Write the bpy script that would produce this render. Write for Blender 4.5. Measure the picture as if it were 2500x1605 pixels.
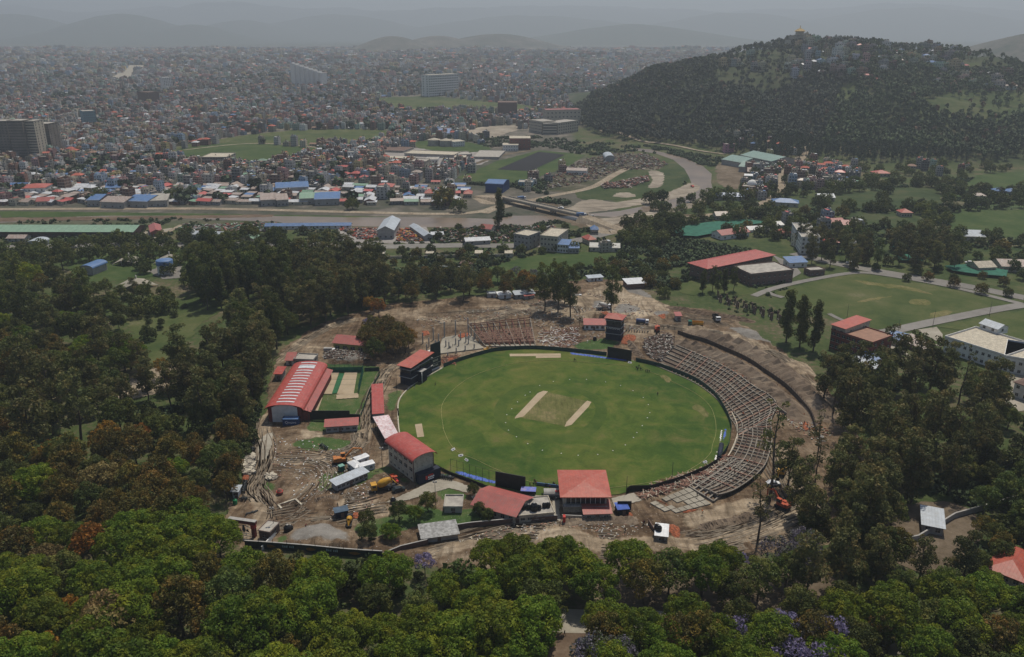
import bpy,math,random
import numpy as np
from mathutils import Vector,Matrix,noise as mnoise
from mathutils.geometry import tessellate_polygon
for o in list(bpy.data.objects):bpy.data.objects.remove(o)
scene=bpy.context.scene
R=math.radians
#camera
CH,PITCH,F=150.0,R(20.0),2000.0
cd=bpy.data.cameras.new("camera");cam=bpy.data.objects.new("camera",cd)
scene.collection.objects.link(cam)
cam.location=(0,0,CH);cam.rotation_euler=(R(90)-PITCH,0,0)
cd.sensor_width=36;cd.lens=36*F/2500;cd.clip_start=1;cd.clip_end=60000
scene.camera=cam
#world and sun
SUN_EL,SUN_AZ=R(65),R(24)
w=bpy.data.worlds.new("World");scene.world=w;w.use_nodes=True
nt=w.node_tree;nt.nodes.clear()
sky=nt.nodes.new("ShaderNodeTexSky");sky.sky_type='NISHITA';sky.sun_disc=False
sky.sun_elevation=SUN_EL;sky.sun_rotation=SUN_AZ;sky.dust_density=3;sky.altitude=1300
bg=nt.nodes.new("ShaderNodeBackground");bg.inputs[1].default_value=0.095
wo=nt.nodes.new("ShaderNodeOutputWorld")
nt.links.new(sky.outputs[0],bg.inputs[0]);nt.links.new(bg.outputs[0],wo.inputs[0])
sd=bpy.data.lights.new("sun",'SUN');sd.energy=4.6;sd.angle=R(1.2);sd.color=(1,.92,.79)
sun=bpy.data.objects.new("sun",sd);scene.collection.objects.link(sun)
sdir=Vector((math.sin(SUN_AZ)*math.cos(SUN_EL),math.cos(SUN_AZ)*math.cos(SUN_EL),math.sin(SUN_EL)))
sun.rotation_euler=(-sdir).to_track_quat('-Z','Y').to_euler();sun.location=(0,300,400)
scene.view_settings.view_transform='Standard';scene.view_settings.look='None'
scene.view_settings.exposure=-0.15;scene.view_settings.gamma=1
scene.cycles.use_denoising=True
scene.cycles.max_bounces=5;scene.cycles.diffuse_bounces=2;scene.cycles.glossy_bounces=2
scene.cycles.transmission_bounces=2;scene.cycles.transparent_max_bounces=6;scene.cycles.volume_bounces=0
mnoise.seed_set(3);rnd=random.Random(7);nr=np.random.default_rng(11)
#pixel of the photo (2500 wide) -> point on a level z
cp,sp=math.cos(PITCH),math.sin(PITCH)
def ray(u,v):
 a,b=(u-1250)/F,(802.5-v)/F
 return a,cp+b*sp,-sp+b*cp
def at(u,v,z=0.0):
 a,b,c=ray(u,v);t=(z-CH)/c
 return Vector((a*t,b*t,z))
def aty(u,v,y):
 a,b,c=ray(u,v);t=y/b
 return Vector((a*t,y,CH+c*t))
def tpx(x,y,z=0):
 x=np.asarray(x);y=np.asarray(y);d=y*cp-(z-CH)*sp;up=y*sp+(z-CH)*cp
 return 1250+F*x/d,802.5-F*up/d
def crop(x0,y0,k):return lambda x,y:(x0+x*k,y0+y*k)
DD=crop(0,0,1.0421);C1=crop(600,700,.22727);C2=crop(550,1000,.25968);C3=crop(950,680,.27095)
C4=crop(1450,680,.27276);C5=crop(1050,1050,.2501);C6=crop(1500,1000,.25974)
E1=crop(1600,480,.37516);E2=crop(700,480,.396);E6=crop(1050,200,.31263);F6=crop(900,320,.2501)
L4=crop(0,450,.35714);G5=crop(2000,760,.20842);H1=crop(780,1080,.0917);TL=crop(0,0,.37516);TR=crop(1650,0,.36356);TM=crop(850,0,.36356)
def pc(c,*pts):return[c(*p)for p in pts]
#terrain height
RID=[(1405,268,1500),(1440,252,1510),(1500,233,1530),(1600,187,1560),(1667,168,1580),(1771,146,1600),(1906,114,1700),(1948,104,1700),(2083,112,1700),(2292,124,1700),(2354,156,1650),(2500,168,1600),(2800,180,1560),(3500,200,1500)]
RX=[aty(*r).x for r in RID];RY=[r[2]for r in RID];RZ=[max(0,aty(*r).z)for r in RID]
BAS=[(1405,322),(1500,345),(1600,356),(1700,366),(1770,378),(1900,398),(2000,408),(2200,414),(2500,412),(3200,420)]
BX=[at(*b).x for b in BAS];BY=[at(*b).y for b in BAS]
def sst(t):t=np.clip(t,0,1);return t*t*(3-2*t)
def nz(x,y,s,seed=0.0):
 x=x/s+seed;y=y/s-seed*.7
 return(np.sin(x*1.9+1.3*np.sin(y*1.1+seed))+np.sin(y*2.3+1.7*np.sin(x*.83+2+seed))+.5*np.sin(3.7*x+2.9*y+np.sin(y*3.1))+.5*np.sin(4.3*y-3.1*x))/3
#far hills: centre px u, top v, distance, half width px, depth m
FH=[(300,36,11500,190,1500),(40,34,12500,150,1500),(470,60,11000,130,900),(590,50,13500,160,1500),(958,89,5600,110,500),(1065,87,6000,130,500),(1210,83,6300,180,600),(1550,60,10400,260,900),(1300,38,14800,380,1500),(820,36,14900,260,1500),(2560,78,3300,190,700),(2850,60,3500,260,800),(1800,32,15500,300,1500),(2250,24,16000,380,1500),(-200,38,12000,220,1500)]
FHX=[(aty(u,v,d).x,d,aty(u,v,d).z,w_/F*d,dep)for u,v,d,w_,dep in FH]
def height(x,y):
 x=np.asarray(x,float);y=np.asarray(y,float)
 zr=np.interp(x,RX,RZ)*sst((x-RX[0])/60+.2);yr=np.interp(x,RX,RY);y0=np.interp(x,BX,BY)
 t=(y-y0)/(yr-y0)
 t=np.where(y0<yr-60,t,0)
 f=np.clip(t,0,1);f=.55*sst(f)+.45*np.sin(f*math.pi/2)
 g=np.exp(-((x-405-.08*(y-1200))/45)**2)*np.sin(np.clip(t,0,1)*math.pi)*22
 zr=zr*(1+.06*nz(x,y*.3,60,7.0)+.05*nz(x,0*y,28,1.0))
 g2=nz(x,y,75,3.0)*11*np.sin(np.clip(t,0,1)*math.pi)
 back=1-sst((y-yr)/700)
 h=np.where(t>0,np.where(t<1,zr*f-g*sst(zr/60)+g2*sst(zr/60),zr*back),0)
 h=np.maximum(h,0)
 amp=sst((y-1750)/2500)
 h=h+amp*(24+22*nz(x,y,420,1.0)+10*nz(x,y,160,5.0))*(1-.8*sst((y-5200)/1800))
 for cx,cy,cz,wx,dy_ in FHX:
  q=((x-cx)/wx)**2+((y-cy)/dy_)**2
  h=np.maximum(h,cz*np.exp(-q*1.4)*(1+.05*nz(x,y,300,2.0)))
 rg=sst((y-15500)/4500)
 h=h+rg*(560+190*nz(x,y,2300,4.0)+70*nz(x,y,800,9.0)+25*nz(x,y,250,2.0))
 return h
def hz(x,y):return float(height(x,y))
#object helpers
COL=scene.collection.objects
def link(o,parent=None):
 COL.link(o)
 if parent:o.parent=parent
 return o
def tag(o,label=None,cat=None,group=None,kind=None):
 if label:o["label"]=label
 if cat:o["category"]=cat
 if group:o["group"]=group
 if kind:o["kind"]=kind
 return o
def thing(name,label,cat,loc=(0,0,0),rz=0,group=None):
 o=bpy.data.objects.new(name,None);link(o);o.location=loc;o.rotation_euler=(0,0,rz);o.empty_display_size=.5
 return tag(o,label,cat,group)
def copy_tree(o,parent=None):
 c=o.copy();COL.link(c);c.parent=parent
 for ch in o.children:copy_tree(ch,c)
 return c
class MB:
 def __init__(s):s.v=[];s.f=[];s.m=[];s.sm=[]
 def quad(s,a,b,c,d,m=0):s.poly([a,b,c,d],m)
 def poly(s,pts,m=0,smooth=False):
  n=len(s.v);s.v+=[tuple(p)for p in pts];s.f.append(tuple(range(n,n+len(pts))));s.m.append(m);s.sm.append(smooth)
 def box(s,x0,x1,y0,y1,z0,z1,m=0,M=None):
  p=[Vector((x,y,z))for z in(z0,z1)for y in(y0,y1)for x in(x0,x1)]
  if M:p=[M@q for q in p]
  n=len(s.v);s.v+=[tuple(q)for q in p]
  for f in((0,2,3,1),(4,5,7,6),(0,1,5,4),(2,6,7,3),(1,3,7,5),(0,4,6,2)):
   s.f.append(tuple(n+i for i in f));s.m.append(m);s.sm.append(False)
  return s
 def bar(s,a,b,r0,r1=None,n=6,m=0,cap=True):
  a,b=Vector(a),Vector(b);r1=r0 if r1 is None else r1
  d=(b-a);q=d.to_track_quat('Z','Y')if d.length>1e-6 else Matrix.Identity(3).to_quaternion()
  k=len(s.v)
  for c,r in((a,r0),(b,r1)):
   for i in range(n):
    t=2*math.pi*(i+.5)/n;s.v.append(tuple(c+q@Vector((math.cos(t)*r,math.sin(t)*r,0))))
  for i in range(n):
   j=(i+1)%n;s.f.append((k+i,k+j,k+n+j,k+n+i));s.m.append(m);s.sm.append(n>5)
  if cap:
   s.f.append(tuple(k+n+i for i in range(n)));s.m.append(m);s.sm.append(False)
   s.f.append(tuple(k+n-1-i for i in range(n)));s.m.append(m);s.sm.append(False)
  return s
 def lathe(s,prof,c=(0,0,0),n=12,m=0,axis='Z'):
  k=len(s.v)
  for r,z in prof:
   for i in range(n):
    t=2*math.pi*i/n;x,y,zz=r*math.cos(t),r*math.sin(t),z
    if axis=='X':x,y,zz=zz,x,y
    s.v.append((c[0]+x,c[1]+y,c[2]+zz))
  for j in range(len(prof)-1):
   for i in range(n):
    i2=(i+1)%n;s.f.append((k+j*n+i,k+j*n+i2,k+(j+1)*n+i2,k+(j+1)*n+i));s.m.append(m);s.sm.append(True)
  return s
 def build(s,name,mats,parent=None,loc=None):
  me=bpy.data.meshes.new(name);me.from_pydata(s.v,[],s.f)
  for m in(mats if isinstance(mats,(list,tuple))else[mats]):me.materials.append(m)
  me.polygons.foreach_set("material_index",s.m);me.polygons.foreach_set("use_smooth",s.sm);me.update()
  o=bpy.data.objects.new(name,me);link(o,parent)
  if loc is not None:o.location=loc
  return o
def npmesh(name,V,Q,mat,cols=None,parent=None,smooth=False,matidx=None):
 me=bpy.data.meshes.new(name);V=np.asarray(V,np.float32);Q=np.asarray(Q,np.int32)
 k=Q.shape[1];me.vertices.add(len(V));me.vertices.foreach_set("co",V.ravel())
 me.loops.add(len(Q)*k);me.loops.foreach_set("vertex_index",Q.ravel());me.polygons.add(len(Q))
 me.polygons.foreach_set("loop_start",np.arange(0,len(Q)*k,k,dtype=np.int32))
 for m in(mat if isinstance(mat,(list,tuple))else[mat]):me.materials.append(m)
 if matidx is not None:me.polygons.foreach_set("material_index",np.asarray(matidx,np.int32))
 me.polygons.foreach_set("use_smooth",np.full(len(Q),smooth));me.update(calc_edges=True)
 if cols is not None:
  a=me.attributes.new("col",'FLOAT_COLOR','FACE');c=np.ones((len(Q),4),np.float32);c[:,:3]=cols
  a.data.foreach_set("color",c.ravel())
 o=bpy.data.objects.new(name,me)
 if parent!='none':link(o,parent)
 return o
#materials
def lk(n,a,b):n.links.new(a,b)
def ramp(n,fac,stops):
 r=n.nodes.new("ShaderNodeValToRGB");lk(n,fac,r.inputs[0])
 el=r.color_ramp.elements
 while len(el)<len(stops):el.new(.5)
 for e,(p,c)in zip(el,stops):e.position=p;e.color=(*c,1)
 return r.outputs[0]
def ntex(n,co,scale,detail=6,rough=.6,dist=0):
 t=n.nodes.new("ShaderNodeTexNoise");t.inputs["Scale"].default_value=scale;t.inputs["Detail"].default_value=detail
 t.inputs["Roughness"].default_value=rough;t.inputs["Distortion"].default_value=dist;lk(n,co,t.inputs["Vector"]);return t.outputs[0]
def mixc(n,f,a,b,mode='MIX'):
 m=n.nodes.new("ShaderNodeMix");m.data_type='RGBA';m.blend_type=mode
 for sck,val in((m.inputs[0],f),(m.inputs[6],a),(m.inputs[7],b)):
  if hasattr(val,'links'):lk(n,val,sck)
  else:sck.default_value=val if not isinstance(val,tuple)else(*val,1)
 return m.outputs[2]
def mk(name):
 m=bpy.data.materials.new(name);m.use_nodes=True;n=m.node_tree;b=n.nodes["Principled BSDF"]
 b.inputs["Specular IOR Level"].default_value=.25
 return m,n,b
def pos(n,world=True):
 if world:return n.nodes.new("ShaderNodeNewGeometry").outputs["Position"]
 return n.nodes.new("ShaderNodeTexCoord").outputs["Object"]
def bump(n,b,h,s=.4,d=.1):
 u=n.nodes.new("ShaderNodeBump");u.inputs["Strength"].default_value=s;u.inputs["Distance"].default_value=d
 lk(n,h,u.inputs["Height"]);lk(n,u.outputs[0],b.inputs["Normal"])
def M2(name,c1,c2=None,scale=.6,rough=.8,metal=0,world=False,spec=.25,c3=None,s2=None):
 """colour with irregular wear between two or three tones"""
 m,n,b=mk(name);c2=c2 or tuple(x*.72 for x in c1)
 p=pos(n,world);f=ntex(n,p,scale)
 c=ramp(n,f,[(.38,c2),(.62,c1)])
 if c3:c=mixc(n,ramp(n,ntex(n,p,s2 or scale*3.1,5),[(.52,(0,0,0)),(.64,(1,1,1))]),c,c3)
 lk(n,c,b.inputs["Base Color"]);b.inputs["Roughness"].default_value=rough;b.inputs["Metallic"].default_value=metal
 b.inputs["Specular IOR Level"].default_value=spec
 return m
def Mtin(name,c,rust=None,pitch=1.1,ang=None,rough=.45,axis=0,amt=.5):
 """profiled sheet metal: ribs, lap lines, fading"""
 m,n,b=mk(name);p=pos(n,False)
 sx=n.nodes.new("ShaderNodeSeparateXYZ");lk(n,p,sx.inputs[0])
 wv=n.nodes.new("ShaderNodeTexWave");wv.wave_profile='SAW';wv.bands_direction='X' if axis==0 else 'Y'
 wv.inputs["Scale"].default_value=.314/pitch;lk(n,p,wv.inputs["Vector"])
 f=ntex(n,p,.35,6,.65)
 base=ramp(n,f,[(.35,tuple(x*.82 for x in c)),(.65,tuple(min(1,x*1.1)for x in c))])
 line=ramp(n,wv.outputs[0],[(0,(.66,.66,.66)),(.12,(1,1,1))])
 col=mixc(n,1.0,base,line,'MULTIPLY')
 if rust:col=mixc(n,ramp(n,ntex(n,p,.9,7,.7),[(.5-.25*(amt-.5),(0,0,0)),(.68,(1,1,1))]),col,rust)
 lk(n,col,b.inputs["Base Color"]);b.inputs["Roughness"].default_value=rough;b.inputs["Specular IOR Level"].default_value=.4
 bump(n,b,wv.outputs[0],.3,.08)
 return m
def Mground(name,stops,scales=(.03,.25,1.6),bumpd=.25,rough=.95,streak=None):
 m,n,b=mk(name);p=pos(n)
 a=ntex(n,p,scales[0],5,.6,.3);c=ntex(n,p,scales[1],8,.65,.4);e=ntex(n,p,scales[2],6,.7)
 ma=n.nodes.new("ShaderNodeMath");ma.operation='MULTIPLY_ADD';ma.inputs[1].default_value=.5;lk(n,a,ma.inputs[0])
 mb=n.nodes.new("ShaderNodeMath");mb.operation='MULTIPLY';mb.inputs[1].default_value=.3;lk(n,c,mb.inputs[0]);lk(n,mb.outputs[0],ma.inputs[2])
 mc=n.nodes.new("ShaderNodeMath");mc.operation='MULTIPLY_ADD';mc.inputs[1].default_value=.2;lk(n,e,mc.inputs[0]);lk(n,ma.outputs[0],mc.inputs[2])
 col=ramp(n,mc.outputs[0],stops)
 if streak:
  mpn=n.nodes.new("ShaderNodeMapping");mpn.inputs["Scale"].default_value=streak[0];mpn.inputs["Rotation"].default_value=(0,0,R(streak[1]));lk(n,p,mpn.inputs[0])
  col=mixc(n,streak[2],col,ramp(n,ntex(n,mpn.outputs[0],1,6,.65,2.5),[(.36,(.5,.48,.46)),(.5,(1,1,1)),(.64,(1.35,1.33,1.3))]),'MULTIPLY')
 lk(n,col,b.inputs["Base Color"]);b.inputs["Roughness"].default_value=rough;b.inputs["Specular IOR Level"].default_value=.1
 if bumpd:bump(n,b,mc.outputs[0],.7,bumpd)
 return m
def Mleaf(name,c1,c2,c3=None,trans=.25,var=.25,spot=.5):
 m,n,b=mk(name);oi=n.nodes.new("ShaderNodeObjectInfo");p=pos(n,False)
 mp=n.nodes.new("ShaderNodeVectorMath");mp.operation='ADD';lk(n,p,mp.inputs[0])
 cv=n.nodes.new("ShaderNodeCombineXYZ");mu=n.nodes.new("ShaderNodeMath");mu.operation='MULTIPLY';mu.inputs[1].default_value=37
 lk(n,oi.outputs["Random"],mu.inputs[0]);lk(n,mu.outputs[0],cv.inputs[0]);lk(n,mu.outputs[0],cv.inputs[1]);lk(n,cv.outputs[0],mp.inputs[1])
 c=ramp(n,ntex(n,mp.outputs[0],.5,4,.7),[(.35,c1),(.62,c2)])
 if c3:c=mixc(n,ramp(n,ntex(n,mp.outputs[0],.22,2),[(spot,(0,0,0)),(spot+.1,(1,1,1))]),c,c3)
 h=n.nodes.new("ShaderNodeHueSaturation");lk(n,c,h.inputs["Color"])
 v=n.nodes.new("ShaderNodeMapRange");lk(n,oi.outputs["Random"],v.inputs[0]);v.inputs[3].default_value=1-var;v.inputs[4].default_value=1+var;lk(n,v.outputs[0],h.inputs["Value"])
 v2=n.nodes.new("ShaderNodeMapRange");fr=n.nodes.new("ShaderNodeMath");fr.operation='FRACT';lk(n,mu.outputs[0],fr.inputs[0]);lk(n,fr.outputs[0],v2.inputs[0])
 v2.inputs[3].default_value=.48;v2.inputs[4].default_value=.515;lk(n,v2.outputs[0],h.inputs["Hue"])
 lk(n,h.outputs[0],b.inputs["Base Color"]);b.inputs["Roughness"].default_value=.65;b.inputs["Specular IOR Level"].default_value=.2
 tr=n.nodes.new("ShaderNodeBsdfTranslucent");lk(n,h.outputs[0],tr.inputs[0]);mx=n.nodes.new("ShaderNodeMixShader");mx.inputs[0].default_value=trans
 lk(n,b.outputs[0],mx.inputs[1]);lk(n,tr.outputs[0],mx.inputs[2]);lk(n,mx.outputs[0],n.nodes["Material Output"].inputs[0])
 return m
def Mattr(name,rough=.85,obj=False,dirt=.25,sc=.4):
 m,n,b=mk(name)
 if obj:c=n.nodes.new("ShaderNodeObjectInfo").outputs["Color"]
 else:
  a=n.nodes.new("ShaderNodeAttribute");a.attribute_name="col";c=a.outputs["Color"]
 f=ramp(n,ntex(n,pos(n),sc,5,.7),[(.35,(1-dirt,)*3),(.6,(1.05,)*3)])
 lk(n,mixc(n,1.0,c,f,'MULTIPLY'),b.inputs["Base Color"]);b.inputs["Roughness"].default_value=rough
 return m
#polygon helpers
def smooth_poly(P,k=5):
 n=len(P);out=[]
 for i in range(n):
  p0,p1,p2,p3=P[i-1],P[i],P[(i+1)%n],P[(i+2)%n]
  for j in range(k):
   t=j/k;out.append(.5*((2*p1)+(p2-p0)*t+(2*p0-5*p1+4*p2-p3)*t*t+(3*p1-p0-3*p2+p3)*t**3))
 return out
def smooth_line(P,k=6):
 out=[]
 for i in range(len(P)-1):
  p0,p1,p2,p3=P[max(i-1,0)],P[i],P[i+1],P[min(i+2,len(P)-1)]
  for j in range(k):
   t=j/k;out.append(.5*((2*p1)+(p2-p0)*t+(2*p0-5*p1+4*p2-p3)*t*t+(3*p1-p0-3*p2+p3)*t**3))
 return out+[P[-1]]
def rough_edge(P,amt):
 out=[]
 n=len(P)
 for i in range(n):
  a,b=P[i],P[(i+1)%n];L=(b-a).length;k=max(1,int(L/(amt*1.5)))
  for j in range(k):
   p=a.lerp(b,j/k);q=mnoise.noise_vector(p*(.5/amt));out.append(p+Vector((q.x,q.y,0))*amt*1.3)
 return out
def inside(X,Y,P):
 X=np.asarray(X);Y=np.asarray(Y);r=np.zeros(X.shape,bool);n=len(P);j=n-1
 for i in range(n):
  xi,yi,xj,yj=P[i][0],P[i][1],P[j][0],P[j][1]
  c=((yi>Y)!=(yj>Y))&(X<(xj-xi)*(Y-yi)/((yj-yi)or 1e-9)+xi);r^=c;j=i
 return r
def gpoly(px,smooth=0,rough=0,z=0):
 P=[at(u,v,0)for u,v in px]
 if smooth:P=smooth_poly(P,smooth)
 if rough:P=rough_edge(P,rough)
 return[Vector((p.x,p.y,z))for p in P]
NOTREE=[];NOHOUSE=[];ZC=[0]
def zup(z):ZC[0]+=1;return z+.0013*ZC[0]
def patch(name,px,mat,z,smooth=0,rough=0,kind='structure',label=None,cat=None,keep=True):
 z=zup(z);P=gpoly(px,smooth,rough,z);me=bpy.data.meshes.new(name)
 tr=tessellate_polygon([P]);f=[]
 for a,b,c in tr:
  if(P[b]-P[a]).cross(P[c]-P[a]).z<0:a,b=b,a
  f.append((a,b,c))
 me.from_pydata([tuple(p)for p in P],[],f);me.materials.append(mat);me.update();o=bpy.data.objects.new(name,me);link(o)
 if kind:o["kind"]=kind
 if label:tag(o,label,cat)
 if keep:NOTREE.append(P);NOHOUSE.append(P)
 return o
def strip(name,px,width,mat,z,k=6,kind='structure',world=False,keep=True,onhill=False):
 z=zup(z);P=[Vector((p[0],p[1],0))for p in px]if world else[at(u,v,0)for u,v in px]
 P=smooth_line(P,k)if k else P
 V=[];Fc=[]
 L=[];Rr=[]
 for i,p in enumerate(P):
  d=(P[min(i+1,len(P)-1)]-P[max(i-1,0)]);d.z=0;d.normalize();nrm=Vector((-d.y,d.x,0))*width/2
  for q,lst in((p-nrm,Rr),(p+nrm,L)):
   zz=z+(hz(q.x,q.y)if onhill else 0);V.append((q.x,q.y,zz));lst.append(q)
 for i in range(len(P)-1):Fc.append((2*i,2*i+2,2*i+3,2*i+1))
 me=bpy.data.meshes.new(name);me.from_pydata(V,[],Fc);me.materials.append(mat);me.update();o=bpy.data.objects.new(name,me);link(o)
 if kind:o["kind"]=kind
 if keep:
  pl=Rr+L[::-1];NOTREE.append(pl);NOHOUSE.append(pl)
 return o
def blur(A,k):
 for _ in range(k):
  B=np.pad(A,1,mode='edge');A=(B[1:-1,1:-1]*2+B[:-2,1:-1]+B[2:,1:-1]+B[1:-1,:-2]+B[1:-1,2:])/6
 return A
def band(px,width,k=6):
 P=smooth_line([at(u,v,0)for u,v in px],k);L=[];Q=[]
 for i,p in enumerate(P):
  d=P[min(i+1,len(P)-1)]-P[max(i-1,0)];d.z=0;d.normalize();q=Vector((-d.y,d.x,0))*width/2;L.append(p-q);Q.append(p+q)
 return L+Q[::-1]
def relief(name,px,mat,z,cell,amp,smooth=4,mounds=(),kind='structure',masks=((),(),()),flats=()):
 """a sheet of rough ground with real lumps; what covers it (trodden path, grass, gravel) is kept as a vertex mask"""
 P=gpoly(px,smooth,3);xs=np.array([p.x for p in P]);ys=np.array([p.y for p in P])
 gx=np.arange(xs.min(),xs.max()+cell,cell);gy=np.arange(ys.min(),ys.max()+cell,cell);X,Y=np.meshgrid(gx,gy)
 X=X+nr.uniform(-.25,.25,X.shape)*cell;Y=Y+nr.uniform(-.25,.25,Y.shape)*cell
 m=inside(X,Y,P);A=amp*(.5+.5*nz(X,Y,3.1))*(.5+.5*nz(X,Y,11,4))+amp*.4*nr.uniform(0,1,X.shape)
 for(mu,mv,r,h)in mounds:
  c=at(mu,mv);d=np.hypot(X-c.x,(Y-c.y));A=A+h*np.clip(1-d/r,0,1)**1.2*(1+.3*nz(X,Y,1.7,2))
 fl=np.zeros(X.shape)
 for q in flats:fl=np.maximum(fl,inside(X,Y,q))
 fl=np.clip(blur(fl,3)*3,0,1);Z=z+A*(1-fl)
 ch=[]
 for polys in masks:
  a=np.zeros(X.shape)
  for q in polys:a=np.maximum(a,inside(X,Y,q))
  ch.append(blur(a,3))
 q=m[:-1,:-1]&m[1:,:-1]&m[:-1,1:]&m[1:,1:];idx=np.arange(X.size).reshape(X.shape)
 Q=np.stack([idx[:-1,:-1][q],idx[:-1,1:][q],idx[1:,1:][q],idx[1:,:-1][q]],1)
 er=m.copy();er[1:-1,1:-1]=m[:-2,1:-1]&m[2:,1:-1]&m[1:-1,:-2]&m[1:-1,2:]&m[1:-1,1:-1];Z=np.where(er,Z,-.1)
 used=np.unique(Q);rm=np.full(X.size,-1);rm[used]=np.arange(len(used))
 V=np.stack([X.ravel()[used],Y.ravel()[used],Z.ravel()[used]],1)
 o=npmesh(name,V,rm[Q],mat,smooth=True)
 a=o.data.attributes.new("mask",'FLOAT_COLOR','POINT');a.data.foreach_set("color",np.stack([c.ravel()[used]for c in ch]+[np.ones(len(used))],-1).astype(np.float32).ravel())
 if kind:o["kind"]=kind
 return o,P
#the materials of the place
G_scrub=Mground("scrub ground",[(.3,(.035,.05,.018)),(.45,(.06,.085,.028)),(.58,(.11,.10,.055)),(.7,(.17,.135,.09))],(.02,.12,.9))
G_city=Mground("city ground",[(.3,(.05,.06,.035)),(.5,(.12,.11,.085)),(.65,(.2,.18,.15))],(.01,.05,.2))
G_hill=Mground("hill soil",[(.3,(.04,.05,.025)),(.5,(.075,.075,.045)),(.66,(.16,.11,.085))],(.008,.03,.2))
G_dirt=Mground("bare earth",[(.36,(.055,.045,.028)),(.45,(.10,.077,.052)),(.54,(.15,.118,.085)),(.66,(.24,.2,.15))],(.035,.3,1.8),.35)
G_dirt2=Mground("dark damp earth",[(.3,(.06,.042,.03)),(.5,(.12,.085,.06)),(.7,(.22,.17,.125))],(.05,.4,2.2),.35)
G_path=Mground("packed sandy earth",[(.36,(.18,.145,.105)),(.5,(.26,.215,.16)),(.65,(.36,.31,.24))],(.06,.35,2.0),.15,streak=((.35,.08,.1),8,.6))
G_conc=Mground("weathered concrete",[(.36,(.2,.18,.145)),(.5,(.3,.275,.225)),(.65,(.38,.35,.295))],(.06,.5,2.5),.03)
G_gravel=Mground("grey gravel",[(.3,(.17,.155,.14)),(.5,(.27,.25,.235)),(.7,(.36,.34,.32))],(.05,.5,4),.2)
G_shoal=Mground("river gravel",[(.36,(.17,.145,.115)),(.5,(.26,.225,.18)),(.64,(.38,.34,.28))],(.02,.15,.8),.2,streak=((.02,.12,.1),5,.7))
G_grass=Mground("meadow grass",[(.38,(.035,.058,.018)),(.48,(.062,.082,.027)),(.57,(.095,.102,.042)),(.68,(.19,.165,.11))],(.02,.09,.8),.1)
G_lawn=Mground("green lawn",[(.36,(.026,.052,.015)),(.5,(.048,.076,.023)),(.66,(.09,.105,.042))],(.03,.2,1.2),.1)
G_dgrass=Mground("rank grass",[(.38,(.022,.038,.014)),(.5,(.042,.062,.023)),(.64,(.085,.085,.042))],(.03,.2,1.0),.3)
G_asph=Mground("grey road",[(.36,(.14,.13,.12)),(.5,(.195,.185,.17)),(.65,(.25,.235,.22))],(.03,.3,2),.02)
G_soil=Mground("black drying bed",[(.3,(.018,.018,.02)),(.7,(.032,.032,.036))],(.02,.2,2),.1)
G_net=M2("green shade net",(.02,.13,.085),(.012,.085,.055),.3,.8,world=True)
def field_mat():
 m,n,b=mk("oval turf");p=pos(n)
 a=ntex(n,p,.022,4,.55,.8);c=ntex(n,p,.11,7,.65,.6);e=ntex(n,p,1.3,6,.7)
 col=ramp(n,a,[(.36,(.032,.072,.012)),(.46,(.056,.099,.015)),(.56,(.088,.12,.02)),(.68,(.13,.13,.03))])
 col=mixc(n,.55,col,ramp(n,c,[(.38,(.026,.056,.012)),(.5,(.06,.092,.018)),(.62,(.118,.118,.034))]))
 col=mixc(n,ramp(n,c,[(.62,(0,0,0)),(.72,(.5,.5,.5))]),col,(.15,.115,.055))
 col=mixc(n,1.0,col,ramp(n,e,[(.3,(.8,.8,.8)),(.7,(1.15,1.15,1.15))]),'MULTIPLY')
 lk(n,col,b.inputs["Base Color"]);b.inputs["Roughness"].default_value=.9;b.inputs["Specular IOR Level"].default_value=.1;bump(n,b,e,.4,.08);return m
G_field=field_mat()
G_ring=Mground("mown infield turf",[(.38,(.034,.066,.013)),(.5,(.056,.088,.018)),(.64,(.085,.108,.026))],(.04,.25,1.2),.05)
G_square=Mground("worn wicket square",[(.36,(.07,.082,.024)),(.5,(.115,.115,.042)),(.62,(.2,.165,.085))],(.07,.5,2),.05,streak=((.5,.06,.1),30,.5))
G_pitch=Mground("bare pitch clay",[(.36,(.3,.235,.155)),(.5,(.36,.29,.2)),(.65,(.42,.345,.245))],(.1,.6,3),.02)
def water_mat(name,c,r=.12):
 m,n,b=mk(name);p=pos(n);f=ntex(n,p,.03,5,.6,.5)
 lk(n,ramp(n,f,[(.35,tuple(x*.75 for x in c)),(.65,tuple(x*1.15 for x in c))]),b.inputs["Base Color"]);b.inputs["Roughness"].default_value=r
 b.inputs["Specular IOR Level"].default_value=.5;bump(n,b,ntex(n,p,.6,4),.15,.1);return m
G_water=water_mat("brown river water",(.17,.125,.085),.32)
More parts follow.
